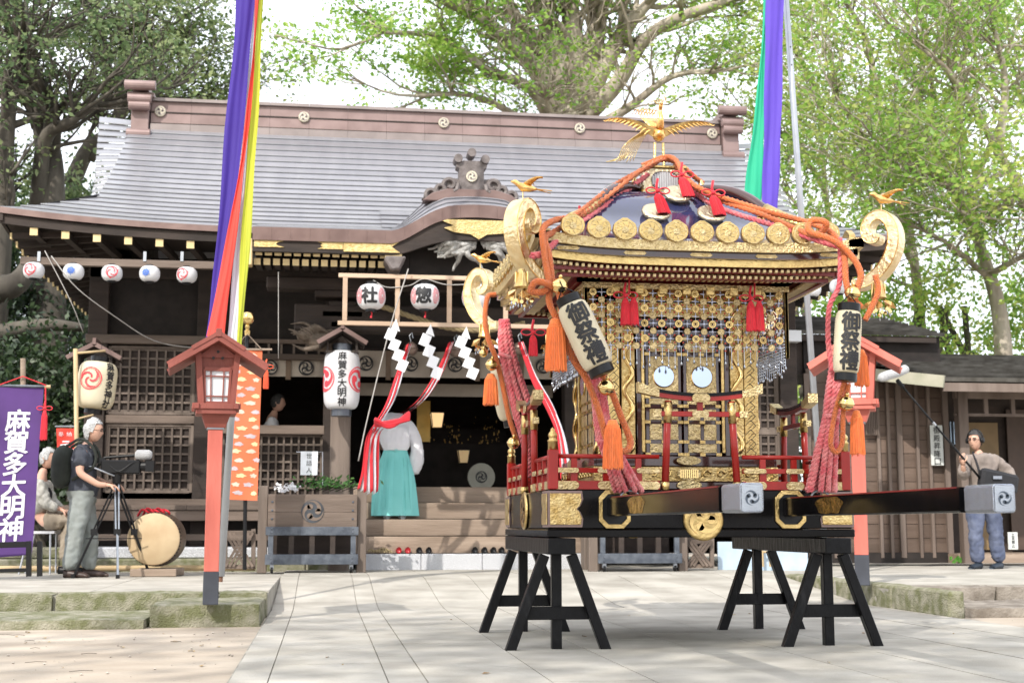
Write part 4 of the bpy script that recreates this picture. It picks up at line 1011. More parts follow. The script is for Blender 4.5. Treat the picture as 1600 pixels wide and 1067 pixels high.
for k in range(4):
    RM = MC @ ROT4[k]
    bar_ = part('net_frame', B().box(-NH-.02,NH+.02,-NH-.018,-NH+.018,2.305,2.345,RM), GOLDE, mk, bev=.004)
    for sx in (-1,1): part('net_frame', B().box(sx*NH-.012, sx*NH+.012, -NH-.012, -NH+.012, 1.86, 2.305, RM), GOLD, mk, bev=.003)
    LM = INV[mk.name] @ RM
    NX = 23; dx = (2*NH-.10)/(NX-1)
    for r_ in range(8 if k in (0,1,3) else 0):
        z = 2.28-r_*.050
        for q in range(NX):
            x = -NH+.05+q*dx
            if (r_+q) % 2 == 0: me = meA if r_ % 2 == 0 else meB; nm = 'net_disc'
            else: me = meC; nm = 'net_bead'
            inst(nm, me, bar_, LM @ T((x, -NH-.002, z)) @ Matrix.Rotation(rnd.uniform(-.3,.3), 4, 'Z'))
    bb = B()
    for q in range(NX-1):
        for r_ in range(8):
            x = -NH+.05+(q+.5)*dx; z = 2.28-(r_+.5)*.050
            bb.sphere(RM@Vector((x, -NH, z)), .007, 5, 4)
    part('bead_strings', bb, mat('red_bead', (0,0,0)), bar_, kind='stuff')
    bb = B()
    for q in range(31):
        x = -NH+.04+q*(2*NH-.08)/30; L_ = .035*abs(math.sin(q*.62))+ (.04 if k in (1,3) else .0)
        zb = 1.875-L_-rnd.uniform(0,.03)
        bb.tube([RM@Vector((x,-NH,1.93)), RM@Vector((x,-NH,zb))], .0022, 4)
        inst('net_drop', meD, bar_, LM @ T((x, -NH, zb-.01)))
    part('drop_threads', bb, mat('silver_drop', (0,0,0)), bar_, kind='stuff')
    if k in (1,3):   # denser bead fringe on the side nets
        bb = B()
        for q in range(60):
            x = -NH+.03+q*(2*NH-.06)/59; top = 2.0; bot = 1.80+.04*math.sin(q*.5)+rnd.uniform(-.02,.02)
            z = top
            while z > bot: bb.sphere(RM@Vector((x, -NH+.01, z)), .0075, 5, 3); z -= .02
        part('bead_fringe', bb, mat('silver_drop', (0,0,0)), bar_, kind='stuff')
# ---- trestles
def trestle(x0, lab):
    t = thing('trestle', lab, 'trestle', (x0, 9.15, 0), None, 'black wooden trestles under the portable shrine')
    b = B(); b.box(x0-.085, x0+.085, 8.26, 10.25, .59, .688); part('top_beam', b, LACQB, t, bev=.006)
    for yc in (8.44, 9.86):
        for dx in (-.30, 0, .30):
            b = B(); w = .062
            top = .645 if dx else .588
            if dx: b.bar((x0+dx, yc-.02, 0), (x0+math.copysign(.085, dx), yc-.02, top-.06), w, w, (0,1,0))
            else: b.bar((x0, yc+.045, 0), (x0, yc+.045, top), w, w, (0,1,0))
            part('leg', b, LACQB, t, bev=.004)
        b = B(); b.box(x0-.20, x0+.20, yc-.045, yc-.018, .185, .265) if False else b.box(x0-.215, x0+.215, yc+.0, yc+.028, .19, .27); part('cross_bar', b, LACQB, t, bev=.003)
    return t
trestle(1.445, 'black wooden trestle under the left side of the portable shrine')
trestle(3.20, 'black wooden trestle with chipped paint under the right side of the portable shrine')

# ---- cords, ropes, lanterns, bells and tassels hung on the shrine
def cord(lab, pts, r=.021, m=ORANGE, n=10, seg=7, cat='cord', name='orange_cord'):
    b = B(); twist(b, pts, r*1.12, 6, 9, 5, .66, .42); return solo(name, lab, cat, b, m, smooth=True)
TL = W(855,338,8.05); top = mw(-.02,-.16,3.33)
cord('thick orange cord from the crown to the left front corner and looping far below it',
     [mw(.35,.1,3.24), top, W(935,318,8.7), W(870,360,8.3), W(852,372,8.12), W(858,400,8.05), W(862,440,8.02), W(858,470,8.0), W(870,500,7.98), W(895,560,7.98), W(915,590,7.96), W(935,640,7.96), W(950,690,8.0), W(975,705,8.05), W(985,690,8.08), W(970,650,8.06), W(955,610,8.02), W(945,590,8.0), W(905,560,7.98), W(900,540,7.98)], .018)
cord('second orange cord beside the first, from the crown to the left front corner and down',
     [mw(-.06,-.14,3.31), W(960,290,8.9), W(900,335,8.5), W(865,345,8.2), W(848,360,8.08), W(851,400,8.03), W(856,450,7.99), W(830,455,7.97), W(840,440,7.95), W(872,455,7.96), W(880,500,7.95), W(905,545,7.94), W(945,545,7.92), W(935,560,7.93), W(905,550,7.94)], .018)
cord('thick orange cord running from the crown to the right front corner and down',
     [mw(-.15,-.10,3.30), mw(.05,-.17,3.345), W(1085,290,8.8), W(1180,325,8.5), W(1270,350,8.25), W(1300,365,8.1), W(1318,395,8.04), W(1322,440,8.0), W(1330,470,8.0), W(1340,480,8.0)], .018)
cord('second orange cord on the right, knotted near the corner and looping down beside the lantern',
     [mw(.08,-.14,3.30), W(1100,302,8.8), W(1190,335,8.45), W(1262,365,8.2), W(1285,362,8.1), W(1290,348,8.05), W(1268,345,8.1), W(1265,362,8.06), W(1300,375,8.0), W(1330,400,8.0), W(1345,430,7.98), W(1335,465,7.98), W(1345,480,8.0)], .018)
cord('orange cord looping below the right lantern', [W(1322,590,7.98), W(1306,640,7.97), W(1298,690,7.97), W(1306,706,7.97), W(1316,690,7.97), W(1318,640,7.97), W(1326,600,7.97)], .014)
cord('orange cord hanging in a loop from the scroll at the left rear corner', [W(775,460,9.9), W(762,465,9.88), W(758,500,9.86), W(763,530,9.85), W(775,560,9.84), W(785,600,9.84), W(795,650,9.84), W(808,690,9.84)], .017)
cord('orange cord hanging from the right front scroll behind the bell', [W(1368,430,8.0), W(1372,455,8.0), W(1362,480,8.0), W(1352,500,8.0)], .016)
def ropeobj(lab, pts, r, m=PINK, turns=9):
    b = B(); twist(b, pts, r, 3, turns); return solo('twisted_rope', lab, 'rope', b, m, smooth=True, group=None)
ropeobj('twisted crimson rope under the orange cords on the left slope of the shrine roof', [mw(-.1,-.12,3.24), W(950,318,8.8), W(880,368,8.35), W(850,395,8.1), W(830,400,8.05)], .022)
ropeobj('twisted crimson rope under the orange cords on the right slope of the shrine roof', [mw(.1,-.12,3.24), W(1110,318,8.75), W(1200,350,8.4), W(1285,378,8.15), W(1310,385,8.1)], .02)
ropeobj('twisted crimson rope hanging down the right front corner to the lantern', [W(1312,372,8.06), W(1313,420,8.05), W(1310,450,8.05), W(1296,480,8.04), W(1294,530,8.04), W(1300,580,8.04)], .017)
def bundle(lab, ctr, n, spread, r, m, knots=()):
    t = thing('rope_bundle', lab, 'rope bundle', ctr[-1], None, 'bundles of pink rope lashing the shrine to its base')
    r3 = random.Random(len(lab))
    for i in range(n):
        a = 2*math.pi*i/n + r3.uniform(-.3,.3); b = B()
        pts = [Vector(c)+Vector((math.cos(a)*sp, math.sin(a)*sp*.6, 0)) + Vector((r3.uniform(-.004,.004),0,0)) for c, sp in zip(ctr, spread)]
        twist(b, pts, r, 3, 11, 5); part('rope_strand', b, m, t, smooth=True)
    for (c, rr) in knots:
        b = B(); b.lathe([(rr,-.013),(rr+.012,0),(rr,.013),(rr-.012,0),(rr,-.013)], 14, T(c) @ Matrix.Rotation(.3,4,'Y') @ Matrix.Diagonal((1,.7,1,1)), cap=False); part('rope_knot', b, m, t, smooth=True)
    return t
bundle('pink rope bundle slanting from the tilted lantern down to the left pole socket', [W(925,560,8.1), W(935,620,8.1), W(945,680,8.12), W(962,720,8.16), W(982,768,8.3)], 10, [.018,.032,.042,.058,.088], .019, PINKS, [(W(930,595,8.1),.035),(W(943,690,8.12),.045)])
bundle('thick pink rope bundle below the right front lantern down to the base', [W(1305,570,8.1), W(1303,620,8.1), W(1298,655,8.12), W(1290,710,8.16), W(1283,768,8.25)], 10, [.024,.040,.038,.064,.088], .020, PINKS, [(W(1304,592,8.1),.04),(W(1300,652,8.1),.045)])
bundle('faded pink rope bundle at the left rear corner of the shrine', [W(788,500,9.9), W(792,545,9.88), W(805,600,9.88), W(820,650,9.88), W(826,700,9.9), W(828,745,9.95)], 8, [.02,.042,.055,.065,.035,.03], .022, PINKS, [(W(790,557,9.86),.05)])
# iron rings where bundles meet the base
for (p, lab) in ((W(984,775,8.27),'iron ring on the base holding the left rope bundle'),(W(1281,775,8.25),'iron ring on the base holding the right rope bundle')):
    b = B(); b.tube([p+Vector((.055*math.cos(a), -.02*math.cos(a)*0, .035*math.sin(a))) for a in np.linspace(0,2*math.pi,17)[:-1]], .008, 6, closed=True); solo('iron_ring', lab, 'ring', b, GREYMET, smooth=True)
def tassel(c, L_, r, m, lab, cat='tassel', name='tassel', bow=False, group=None, lean=0.0):
    t = thing(name, lab, cat, c, None, group); c = Vector(c)
    nn = 26; b = B(); prf = [(.004,0),(r*.55,-.006),(r*.7,-L_*.10),(r*.72,-L_*.18),(r*.82,-L_*.22),(r*.95,-L_*.6),(r*1.05,-L_)]
    vs = []; m_ = len(prf)
    for j, (rr, z) in enumerate(prf):
        for k in range(nn*2):
            a = math.pi*k/nn; q = rr*(1+((.20+.08*math.sin(k*1.7)) if k % 2 else 0)*(1 if j > 2 else 0)); vs.append((c.x+q*math.cos(a)+lean*-z, c.y+q*math.sin(a)*.8, c.z+z-(rnd.uniform(0,.02)*L_*4 if j == m_-1 else 0)))
    fs = [(j*nn*2+k, j*nn*2+(k+1)%(nn*2), (j+1)*nn*2+(k+1)%(nn*2), (j+1)*nn*2+k) for j in range(m_-1) for k in range(nn*2)]
    fs.append(tuple((m_-1)*nn*2+k for k in range(nn*2))); b.add(vs, fs); part('fringe', b, m, t, smooth=False)
    b = B()
    for k in range(44):
        a = k*.1428+rnd.uniform(-.05,.05); q = r*rnd.uniform(.92,1.10); e = L_*rnd.uniform(.95,1.10); sw = rnd.uniform(-.06,.06)*r*3
        p = lambda rr, z: Vector((c.x+rr*math.cos(a)+lean*-z+sw*(-z/L_)**2, c.y+rr*math.sin(a)*.8, c.z+z))
        b.tube([p(q*.80,-L_*.20), p(q*.97,-L_*.55), p(q*1.06,-e)], .0022, 4)
    part('loose_threads', b, m, t, kind='stuff')
    b = B(); b.lathe([(r*.80,-L_*.17),(r*.86,-L_*.185),(r*.80,-L_*.20)], 16, T(c)@T((lean*L_*.18,0,0)) @ Matrix.Diagonal((1,.85,1,1)), cap=False); part('binding', b, m, t, smooth=True)
    if bow:
        b = B()
        for sx in (-1, 1): b.tube([c+Vector((sx*(.045+.035*math.cos(a)), -.012, .015+.02*math.sin(a))) for a in np.linspace(0,2*math.pi,15)[:-1]], .005, 5, closed=True)
        b.tube([c+Vector((0,0,-.005)), c+Vector((-.006,0,.05)), c+Vector((.004,0,.10))], .009, 6); b.sphere(c+Vector((0,-.01,.015)), .014, 8, 6); part('bow_knot', b, m, t, smooth=True)
    return t
OR = 'orange tassels hung on the portable shrine'
tassel(W(868,497,7.95), .30, .052, ORANGET, 'large orange tassel hanging beside the tilted lantern at the left front corner', group=OR)
tassel(W(957,655,7.95), .28, .048, ORANGET, 'orange tassel hanging in front of the fence near the left rope bundle', group=OR)
tassel(W(767,583,9.8), .22, .045, ORANGET, 'orange tassel hanging at the left rear corner under a golden bell', group=OR)
tassel(W(1345,545,8.04), .22, .036, ORANGET, 'orange tassel hanging behind the right side of the upright lantern', group=OR)
tassel(W(1338,640,8.0), .26, .036, ORANGET, 'orange tassel hanging lowest at the right front corner below the small bell', group=OR)
RT = 'red tassels with bow knots'
for (u, v, Y, L_, r, lab) in ((983,465,8.55,.17,.026,'pair of red tassels with a bow hanging before the left part of the disc net'),(1179,470,8.55,.19,.026,'pair of red tassels with a bow hanging before the right part of the disc net')):
    t = tassel(W(u-6,v,Y), L_, r, TASR, lab, 'tassel', 'red_tassel', True, RT); c = W(u+7,v,Y); 
    q = tassel(c, L_, r, TASR, '', 'tassel'); 
    for ch in list(q.children): ch.parent = t; ch.location = c - t.location; ch.name = ch.name.split('.')[0]
    bpy.data.objects.remove(q)
    b = B(); b.tube([W(u,v-4,Y), W(u,v-50,Y+.05)], .006, 6); part('hanging_cord', b, TASR, t)
for (x, s_, lab) in ((-.19,.62,'red tassel with bow lying on the left crest disc of the roof'),(.19,.62,'red tassel with bow lying on the right crest disc of the roof'),(.02,.47,'red tassel with bow lying on the upper middle crest disc of the roof')):
    zz = float(np.interp(s_, [p for p,_ in prof], [z for _,z in prof]))
    tassel(mw(x, -s_-.07, zz+.14), .13, .034, TASR, lab, 'tassel', 'red_tassel', True, RT, lean=.35)
tassel(W(833,523,8.7), .13, .024, TASR, 'small red tassel hanging beside the silver bead fringe on the left side', 'tassel', 'red_tassel', True, RT)
tassel(W(905,345,8.7), .12, .03, TASR, 'red tassel on the left hip ridge of the shrine roof', 'tassel', 'red_tassel', True, RT, lean=-.5)
def bellball(c, r, lab):
    t = thing('round_bell', lab, 'bell', c, None, 'round golden bells hung on the portable shrine'); M = T(c)@Matrix.Rotation(.4,4,'Z')@Matrix.Rotation(.25,4,'X')
    b = B(); b.sphere((0,0,0), r, 20, 14); bb = B(); bb.add(b.v, b.f, M); part('bell_shell', bb, GOLDP, t, smooth=True)
    bb = B(); bb.lathe([(r*1.0,-.008),(r*1.06,-.006),(r*1.06,.006),(r*1.0,.008)], 24, M, cap=False); part('bell_band', bb, GOLDP, t, smooth=True)
    bb = B(); bb.box(-r*.6, r*.6, -r*.99, -r*.4, -r*.42, -r*.36, M); part('bell_slot', bb, INK, t)
    bb = B(); bb.lathe([(.010,0),(.013,.012),(.006,.022)], 10, M@T((0,0,r*.95))); part('bell_loop', bb, GOLDP, t, smooth=True)
for (u,v,Y,r,lab) in ((874,447,7.95,.050,'golden ball bell at the knot above the tilted lantern'),(947,605,7.93,.050,'golden ball bell below the foot of the tilted lantern'),(1332,458,7.98,.048,'golden ball bell on top of the upright lantern'),(1322,630,7.93,.048,'golden ball bell below the upright lantern'),(768,570,9.8,.045,'golden ball bell above the orange tassel at the left rear corner'),(802,692,9.82,.045,'golden ball bell beside the top of the left side gate'),(755,552,9.8,.03,'small golden bell beside the hanging charms at the left rear corner'),(1188,342,8.5,.026,'tiny golden bell on the right slope cord of the roof')):
    bellball(W(u,v,Y), r, lab)
def windbell(c, s_, lab):
    t = thing('wind_bell', lab, 'bell', c, None, 'golden wind bells with hanging charms'); c = Vector(c); M = T(c)
    b = B(); b.lathe([(.001,0),(.022*s_,-.004),(.034*s_,-.03*s_),(.040*s_,-.08*s_),(.052*s_,-.12*s_)], 12, M, cap=False); part('bell_cup', b, GOLD, t, smooth=False)
    b = B()
    for k in range(6): a = k*1.047; b.box(-.002,.002,-.046*s_,-.036*s_,-.11*s_,-.02*s_, M@Matrix.Rotation(a,4,'Z'))
    part('bell_ribs', b, GOLDP, t)
    for k in range(5):
        a = k*1.256; d = Vector((math.cos(a), math.sin(a), 0)); p = c+d*.035*s_+Vector((0,0,-.13*s_)); b = B()
        b.add([p, p+d*.05*s_+Vector((-d.y,d.x,0))*.035*s_+Vector((0,0,-.025*s_)), p+d*.085*s_+Vector((0,0,-.06*s_)), p+d*.05*s_-Vector((-d.y,d.x,0))*.035*s_+Vector((0,0,-.025*s_)), p+Vector((0,0,-.05*s_))+d*.03*s_], [(0,1,2,3),(1,4,2),(3,2,4),(0,4,1),(0,3,4)]); part('petal_charm', b, mat('copper_gold', (0,0,0)), t)
    for k in range(11):
        a = k*.571; p = c+Vector((math.cos(a),math.sin(a),0))*.07*s_+Vector((0,0,-.15*s_)); b = B(); q = p+Vector((0,0,-.05*s_-.012*(k%3)))
        b.tube([p,q], .002, 4); b.prism(circ(.013*s_, 6), -.002, .002, T(q)@XZ()); part('leaf_charm', b, GOLDP, t)
        b = B(); b.lathe([(.001,-.03*s_),(.007*s_,-.02*s_),(.001,0)], 6, T(q+Vector((0,0,-.012*s_)))); part('glass_drop', b, mat('silver_drop', (0,0,0)), t)
windbell(W(815,420,8.1), .95, 'golden wind bell with charms hanging from the left front scroll')
windbell(W(1372,438,8.1), .95, 'golden wind bell with charms hanging from the right front scroll')
windbell(W(757,503,10.2), .95, 'golden wind bell with charms hanging from the left rear scroll')
windbell(W(858,520,9.6), .6, 'small wind bell hanging deep under the left eave')
# ---- paper lanterns
def chochin(name, lab, c, Hh, Rr, capr, caph, rot=None, paper=PAPER, text=None, tsz=.1, tpitch=.1, tang=-90, textm=INK, square=.42, ribs=22, group=None, extra=None, topz=0, tn=.01, barrel=1.0, capm=BLKPL):
    """lantern of height Hh, radius Rr; local -Y faces the viewer"""
    t = thing(name, lab, 'lantern', c, rot, group)
    def rad(z):
        a = min(1, abs(z)/(Hh/2)); return capr + (Rr-capr)*(max(0, 1-a**(2+3*barrel)))**square
    prf = []; n = ribs*2
    for i in range(n+1):
        z = -Hh/2+Hh*i/n; prf.append((rad(z)-(.0035 if i % 2 else 0), z))
    b = B(); b.lathe(prf, 32); part('paper_shade', b, paper, t, world=False, smooth=True)
    for sg in (-1, 1):
        b = B(); b.lathe([(capr,0),(capr*1.06,.003),(capr*1.06,caph-.003),(capr,caph),(capr*.8,caph),(capr*.8,caph*.5)], 22, T((0,0,sg*Hh/2 - (caph if sg < 0 else 0)))); part('rim_band', b, capm, t, world=False, autos=40)
    b = B(); b.tube([(-capr*.8,0,Hh/2+caph), (0,0,Hh/2+caph+capr*.9), (capr*.8,0,Hh/2+caph)], .004, 5); b.tube([(0,0,Hh/2+caph+capr*.9),(0,0,Hh/2+caph+capr*1.5)], .003, 5); part('wire_handle', b, BLKPL, t, world=False)
    def mp(ang0):
        def f(x, z, e=.004):
            r = rad(z)+e; a = R(ang0)+x/max(Rr,.01); return Vector((r*math.cos(a), r*math.sin(a), z))
        return f
    if text:
        b = B(); write_col(b, text, 0, tsz*len(text)/2*tpitch/tsz + (tsz-tpitch)/2+topz, tsz, tpitch, mp(tang), off=tn); part('brush_writing', b, textm, t, world=False)
    if extra: extra(t, mp, rad)
    return t
LEFTROT = Matrix.Rotation(R(-14),3,'Z') @ Matrix.Rotation(R(-24),3,'Y')
chochin('long_paper_lantern', 'tilted cream paper lantern with black brush writing at the left front corner', W(914,524,7.86), .41, .100, .072, .052, LEFTROT, PAPERC, '御祭禮', .128, .128, -80, ribs=24, square=.5, tn=.034)
chochin('long_paper_lantern', 'upright cream paper lantern with black brush writing at the right front corner', W(1324,535,7.86), .38, .082, .064, .05, Matrix.Rotation(R(5),3,'Y'), PAPERC, '御祭禮', .118, .118, -97, ribs=24, square=.5, tn=.034)
chochin('long_paper_lantern', 'cream paper lantern half hidden behind the rope at the left rear corner', W(789,613,10.05), .42, .09, .05, .05, Matrix.Rotation(R(-10),3,'Y'), PAPERC, '御祭禮', .115, .12, 120, ribs=26, square=.5, tn=.03)
# ================================================================== LANTERN POSTS
def lamp_post(x, y, z0, s_, m, lab, rz):
    RZ = Matrix.Rotation(rz, 3, 'Z'); t = thing('lantern_post', lab, 'lantern post', (x, y, z0), RZ, 'red wooden lantern posts flanking the path')
    def bx_(nm, x0,x1,y0,y1,a,c,mm, par=t, bev=.004):
        b = B(); b.box(x0*s_,x1*s_,y0*s_,y1*s_,a*s_,c*s_); return part(nm, b, mm, par, world=False, bev=bev)
    bx_('post_foot', -.058,.058,-.058,.058,0,.25,NAVYP); bx_('post', -.056,.056,-.056,.056,.25,1.36,VERM)
    bx_('post_collar', -.066,.066,-.066,.066,1.345,1.365,GREYMET)
    b = B()
    b.bar((0,0,1.36*s_),(0,0,1.46*s_), .15*s_,.15*s_,(0,1,0),.22*s_,.22*s_); part('lamp_base', b, m, t, world=False)
    bx_('lamp_tray', -.155,.155,-.155,.155,1.46,1.50,m); 
    for sx in (-1,1):
        for a, c in (((-.17,-.16),(.17,-.16)),((-.17,.16),(.17,.16))):
            pass
    for (a, c) in (((-.185,-.15),(.185,-.15)),((-.185,.15),(.185,.15)),((-.15,-.185),(-.15,.185)),((.15,-.185),(.15,.185))):
        b = B(); b.bar((a[0]*s_,a[1]*s_,1.52*s_),(c[0]*s_,c[1]*s_,1.52*s_), .035*s_,.045*s_); part('tray_rail', b, m, t, world=False, bev=.003)
    # flared lamp box: corner stiles, panes, glazing bars
    z0_, z1_, w0, w1 = 1.50, 1.93, .115, .15
    for sx in (-1,1):
        for sy in (-1,1):
            b = B(); b.bar((sx*w0*s_,sy*w0*s_,z0_*s_),(sx*w1*s_,sy*w1*s_,z1_*s_), .045*s_,.045*s_,(0,1,0)); part('lamp_stile', b, m, t, world=False)
    for k in range(4):
        Q = Matrix.Rotation(k*math.pi/2, 4, 'Z')
        f = lambda u, z, d=0: Q @ Vector((u*s_, -( w0+(w1-w0)*(z-z0_)/(z1_-z0_) +.0-d)*s_, z*s_))
        b = B(); ps = [f(-.11,z0_,.02), f(.11,z0_,.02), f(.14,z1_,.02), f(-.14,z1_,.02)]; b.add(ps, [(0,1,2,3)]); pn = part('lamp_panel', b, m, t, world=False)
        b = B(); ps = [f(-.085,1.56,.012), f(.085,1.56,.012), f(.095,1.80,.012), f(-.095,1.80,.012)]; b.add(ps, [(0,1,2,3)]); part('lamp_pane', b, GLASSW, pn, world=False)
        for (p, q, w_) in (((-.09,1.55),(.09,1.55),.02),((-.10,1.81),(.10,1.81),.03),((-.09,1.55),(-.10,1.81),.018),((.09,1.55),(.10,1.81),.018),((-.045,1.55),(-.05,1.81),.009),((.045,1.55),(.05,1.81),.009),((-.09,1.60),(.09,1.60),.009),((-.095,1.755),(.095,1.755),.009)):
            b = B(); b.bar(f(p[0],p[1],.004), f(q[0],q[1],.004), w_*s_, .016*s_, Q.to_3x3()@Vector((0,1,0))); part('glazing_bar', b, m, pn, world=False)
        if k % 2 == 0:
            for (u, z) in ((0,1.945),(-.035,1.895),(.035,1.895)):
                b = B(); M = Q @ T((u*s_, -(.152)*s_, z*s_)) @ XZ(); b.prism(circ(.011*s_, 12), 0, .004, M); part('vent_hole', b, INK, pn, world=False)
    # gable infill and roof
    for sy in (-1,1):
        b = B(); M = XZ((0, sy*.135*s_, 0)); b.prism([(-.16*s_,1.90*s_),(.16*s_,1.90*s_),(0,2.02*s_)], -.012, .012, M); part('gable_board', b, m, t, world=False)
    for sx in (-1,1):
        b = B(); b.bar((0, 0, 2.03*s_), (sx*.37*s_, 0, 1.80*s_), .56*s_, .026*s_, (0,0,1)); r_ = part('roof_slope', b, m, t, world=False, bev=.003)
        for sy in (-1,1):
            b = B(); b.bar((sx*.0, sy*.265*s_, 2.055*s_), (sx*.375*s_, sy*.265*s_, 1.82*s_), .026*s_, .05*s_, (0,0,1)); part('barge_board', b, m, r_, world=False)
            b = B(); b.bar((sx*.0, sy*.27*s_, 2.08*s_), (sx*.2*s_, sy*.27*s_, 1.955*s_), .03*s_, .03*s_, (0,0,1)); part('roof_batten', b, m, r_, world=False)
    bx_('ridge_block', -.022,.022,-.29,.29,2.045,2.11,m)
    return t
lamp_post(W(329,929,10.75).x, 10.75, .172, .985, VERMB, 'brown-red wooden lantern post left of the path, between the drum and the brocade banner', R(6))
lamp_post(W(1348,915,12.6).x, 12.6, HP, 1.14, VERM, 'salmon-red wooden lantern post right of the path behind the portable shrine', R(-24))
# ================================================================== POLES AND STREAMERS
def pole(p, q, r, lab, extra=True):
    d = (Vector(q)-Vector(p)); t = thing('flag_pole', lab, 'pole', p, None, 'tall steel streamer poles')
    b = B(); b.tube([p, q], r, 14); part('pole_tube', b, STEEL, t, smooth=True)
    b = B(); b.tube([Vector(p)-Vector((0,0,.0)), Vector(p)-d.normalized()*.05], r*.6, 8); part('pole_tip', b, mat('rusty_bolt', (.16,.08,.05), .7, .3), t)
    for f in (.30, .32, .55, .57):
        b = B(); c = Vector(p)+d*f; b.cb((c.x-.0, c.y-r, c.z), (.012,.01,.012)); part('bolt', b, PLASTIC, t)
a = W(345,900,12.7); c = W(400,60,12.72); d = (c-a); pole(a, a+d*1.75, .034, 'silver steel pole leaning behind the left red lantern post with the streamers tied to it')
a = W(1282,760,14.2); c = W(1228,0,14.2); d = (c-a); a0 = a - d*((a.z-HP)/d.z); pole(a0, a0+(c-a0)*1.6, .035, 'silver steel pole behind the right front corner of the portable shrine')
def streamer(t, pts_l, pts_r, col, nm, Y0):
    """cloth strip between a left and right edge given as pixel lists at depth"""
    Lp = smooth_path([W(u,v,y) for u,v,y in pts_l], 6); Rp = smooth_path([W(u,v,y) for u,v,y in pts_r], 6); n = len(Lp)
    b = B(); b.grid(lambda i, j: Lp[i].lerp(Rp[i], j/12)+Vector((.006*math.sin(i*.9+j*.3),.012*math.sin(i*.35+j*.5)+.006*math.sin(j*1.3+i*.15),0)), n, 13)
    o = part(nm, b, mat(nm, col, .7, 0, var=.06, scale=1.5, trans=.2, bump=.1, bscale=4), t, smooth=True); o['label'] = nm.replace('_', ' ')+' of the streamer'
sl = thing('pennant_streamer', 'tall five-coloured cloth streamer hanging on the left, of purple, red, white and yellow-green strips', 'streamer', W(365,540,12.5))
streamer(sl, [(365,-160,12.5),(369,0,12.5),(352,200,12.5),(336,400,12.5),(321,528,12.5)], [(404,-160,12.5),(398,0,12.5),(380,200,12.5),(360,400,12.5),(331,526,12.5)], (.05,.022,.27), 'purple_strip', 12.5)
streamer(sl, [(400,-160,12.46),(399,0,12.46),(386,170,12.47),(362,330,12.46),(322,525,12.42)], [(406,-160,12.46),(404,0,12.46),(392,170,12.47),(374,330,12.46),(350,528,12.42)], (.74,.07,.05), 'red_strip', 12.46)
streamer(sl, [(396,-160,12.56),(395,0,12.56),(383,170,12.56),(366,400,12.54),(354,535,12.52)], [(402,-160,12.56),(400,0,12.56),(388,170,12.56),(380,400,12.54),(372,540,12.52)], (.72,.72,.80), 'white_strip', 12.56)
streamer(sl, [(404,-160,12.5),(402,0,12.5),(391,170,12.5),(378,350,12.5),(369,543,12.5)], [(413,-160,12.5),(411,0,12.5),(404,170,12.5),(393,350,12.5),(377,545,12.5)], (.50,.54,.05), 'yellow_strip', 12.5)
sr = thing('pennant_streamer', 'tall cloth streamer of green and purple strips hanging behind the roof of the portable shrine', 'streamer', W(1190,350,13.9))
streamer(sr, [(1196,-160,13.9),(1194,0,13.9),(1182,150,13.9),(1168,260,13.9),(1160,345,13.9)], [(1198,-160,13.9),(1197,0,13.9),(1195,150,13.9),(1192,260,13.9),(1190,350,13.9)], (.02,.42,.24), 'green_strip', 13.9)
streamer(sr, [(1197,-160,13.88),(1196,0,13.88),(1194,150,13.88),(1192,260,13.88),(1190,352,13.88)], [(1227,-160,13.88),(1225,0,13.88),(1221,150,13.88),(1218,260,13.88),(1215,356,13.88)], (.11,.06,.48), 'purple_strip_pale', 13.88)
# ================================================================== LANTERNS ON THE HALL
def markR(red, twist_=.0, x=.0, sc1=.6):
    def ex(t, mp, rad):
        f = mp(-90)
        b = B()
        if red:
            ring2d(b, .036*sc1*2, .042*sc1*2, lambda u,v: f(x+u, v, .005)); 
            for k in range(3):
                a0 = k*2.094; pts = [((.018+.010*q)*sc1*1.6*math.cos(a0+q*.62), (.018+.010*q)*sc1*1.6*math.sin(a0+q*.62)) for q in range(5)]
                for p, q in zip(pts[:-1], pts[1:]): b.bar(f(x+p[0],p[1],.005), f(x+q[0],q[1],.005), .006*sc1*2, .002, f(x,0,1)-f(x,0,0))
            part('red_swirl_mark', b, REDINK, t, world=False)
        else:
            for k in range(6):
                a = k*1.047; c1 = (.030*math.cos(a), .030*math.sin(a)); b.add([f(x+c1[0]+.017*math.cos(q)*1, c1[1]+.017*math.sin(q), .005) for q in np.linspace(0,6.28,9)[:-1]], [tuple(range(8))])
                b.bar(f(x,0,.006), f(x+.06*math.cos(a+.5), .06*math.sin(a+.5), .006), .006, .002, f(x,0,1)-f(x,0,0))
            part('blue_flower_mark', b, BLUEINK, t, world=False)
        b = B(); b.box(-.03,.03,-.03,.03,-.115,-.105); part('rim_band', b, BLKPL, t, world=False)
    return ex
Yl = 16.72
beam = B(); beam.box(W(33,400,Yl).x, W(345,400,Yl).x, Yl-.04, Yl+.04, W(200,412,Yl).z-.045, W(200,412,Yl).z+.045)
lb = thing('lantern_beam', 'weathered timber rail hung under the left eave carrying five small lanterns', 'rail', (W(180,400,Yl).x, Yl, W(200,412,Yl).z)); part('rail', beam, WOODH, lb, bev=.004)
for u in (62, 227, 285): 
    b = B(); p = W(u,402,Yl); b.box(p.x-.018,p.x+.018,Yl-.05,Yl-.042,p.z-.06,p.z+.06); part('steel_strap', b, STEEL, lb)
posn = ['leftmost', 'second', 'middle', 'fourth', 'rightmost']
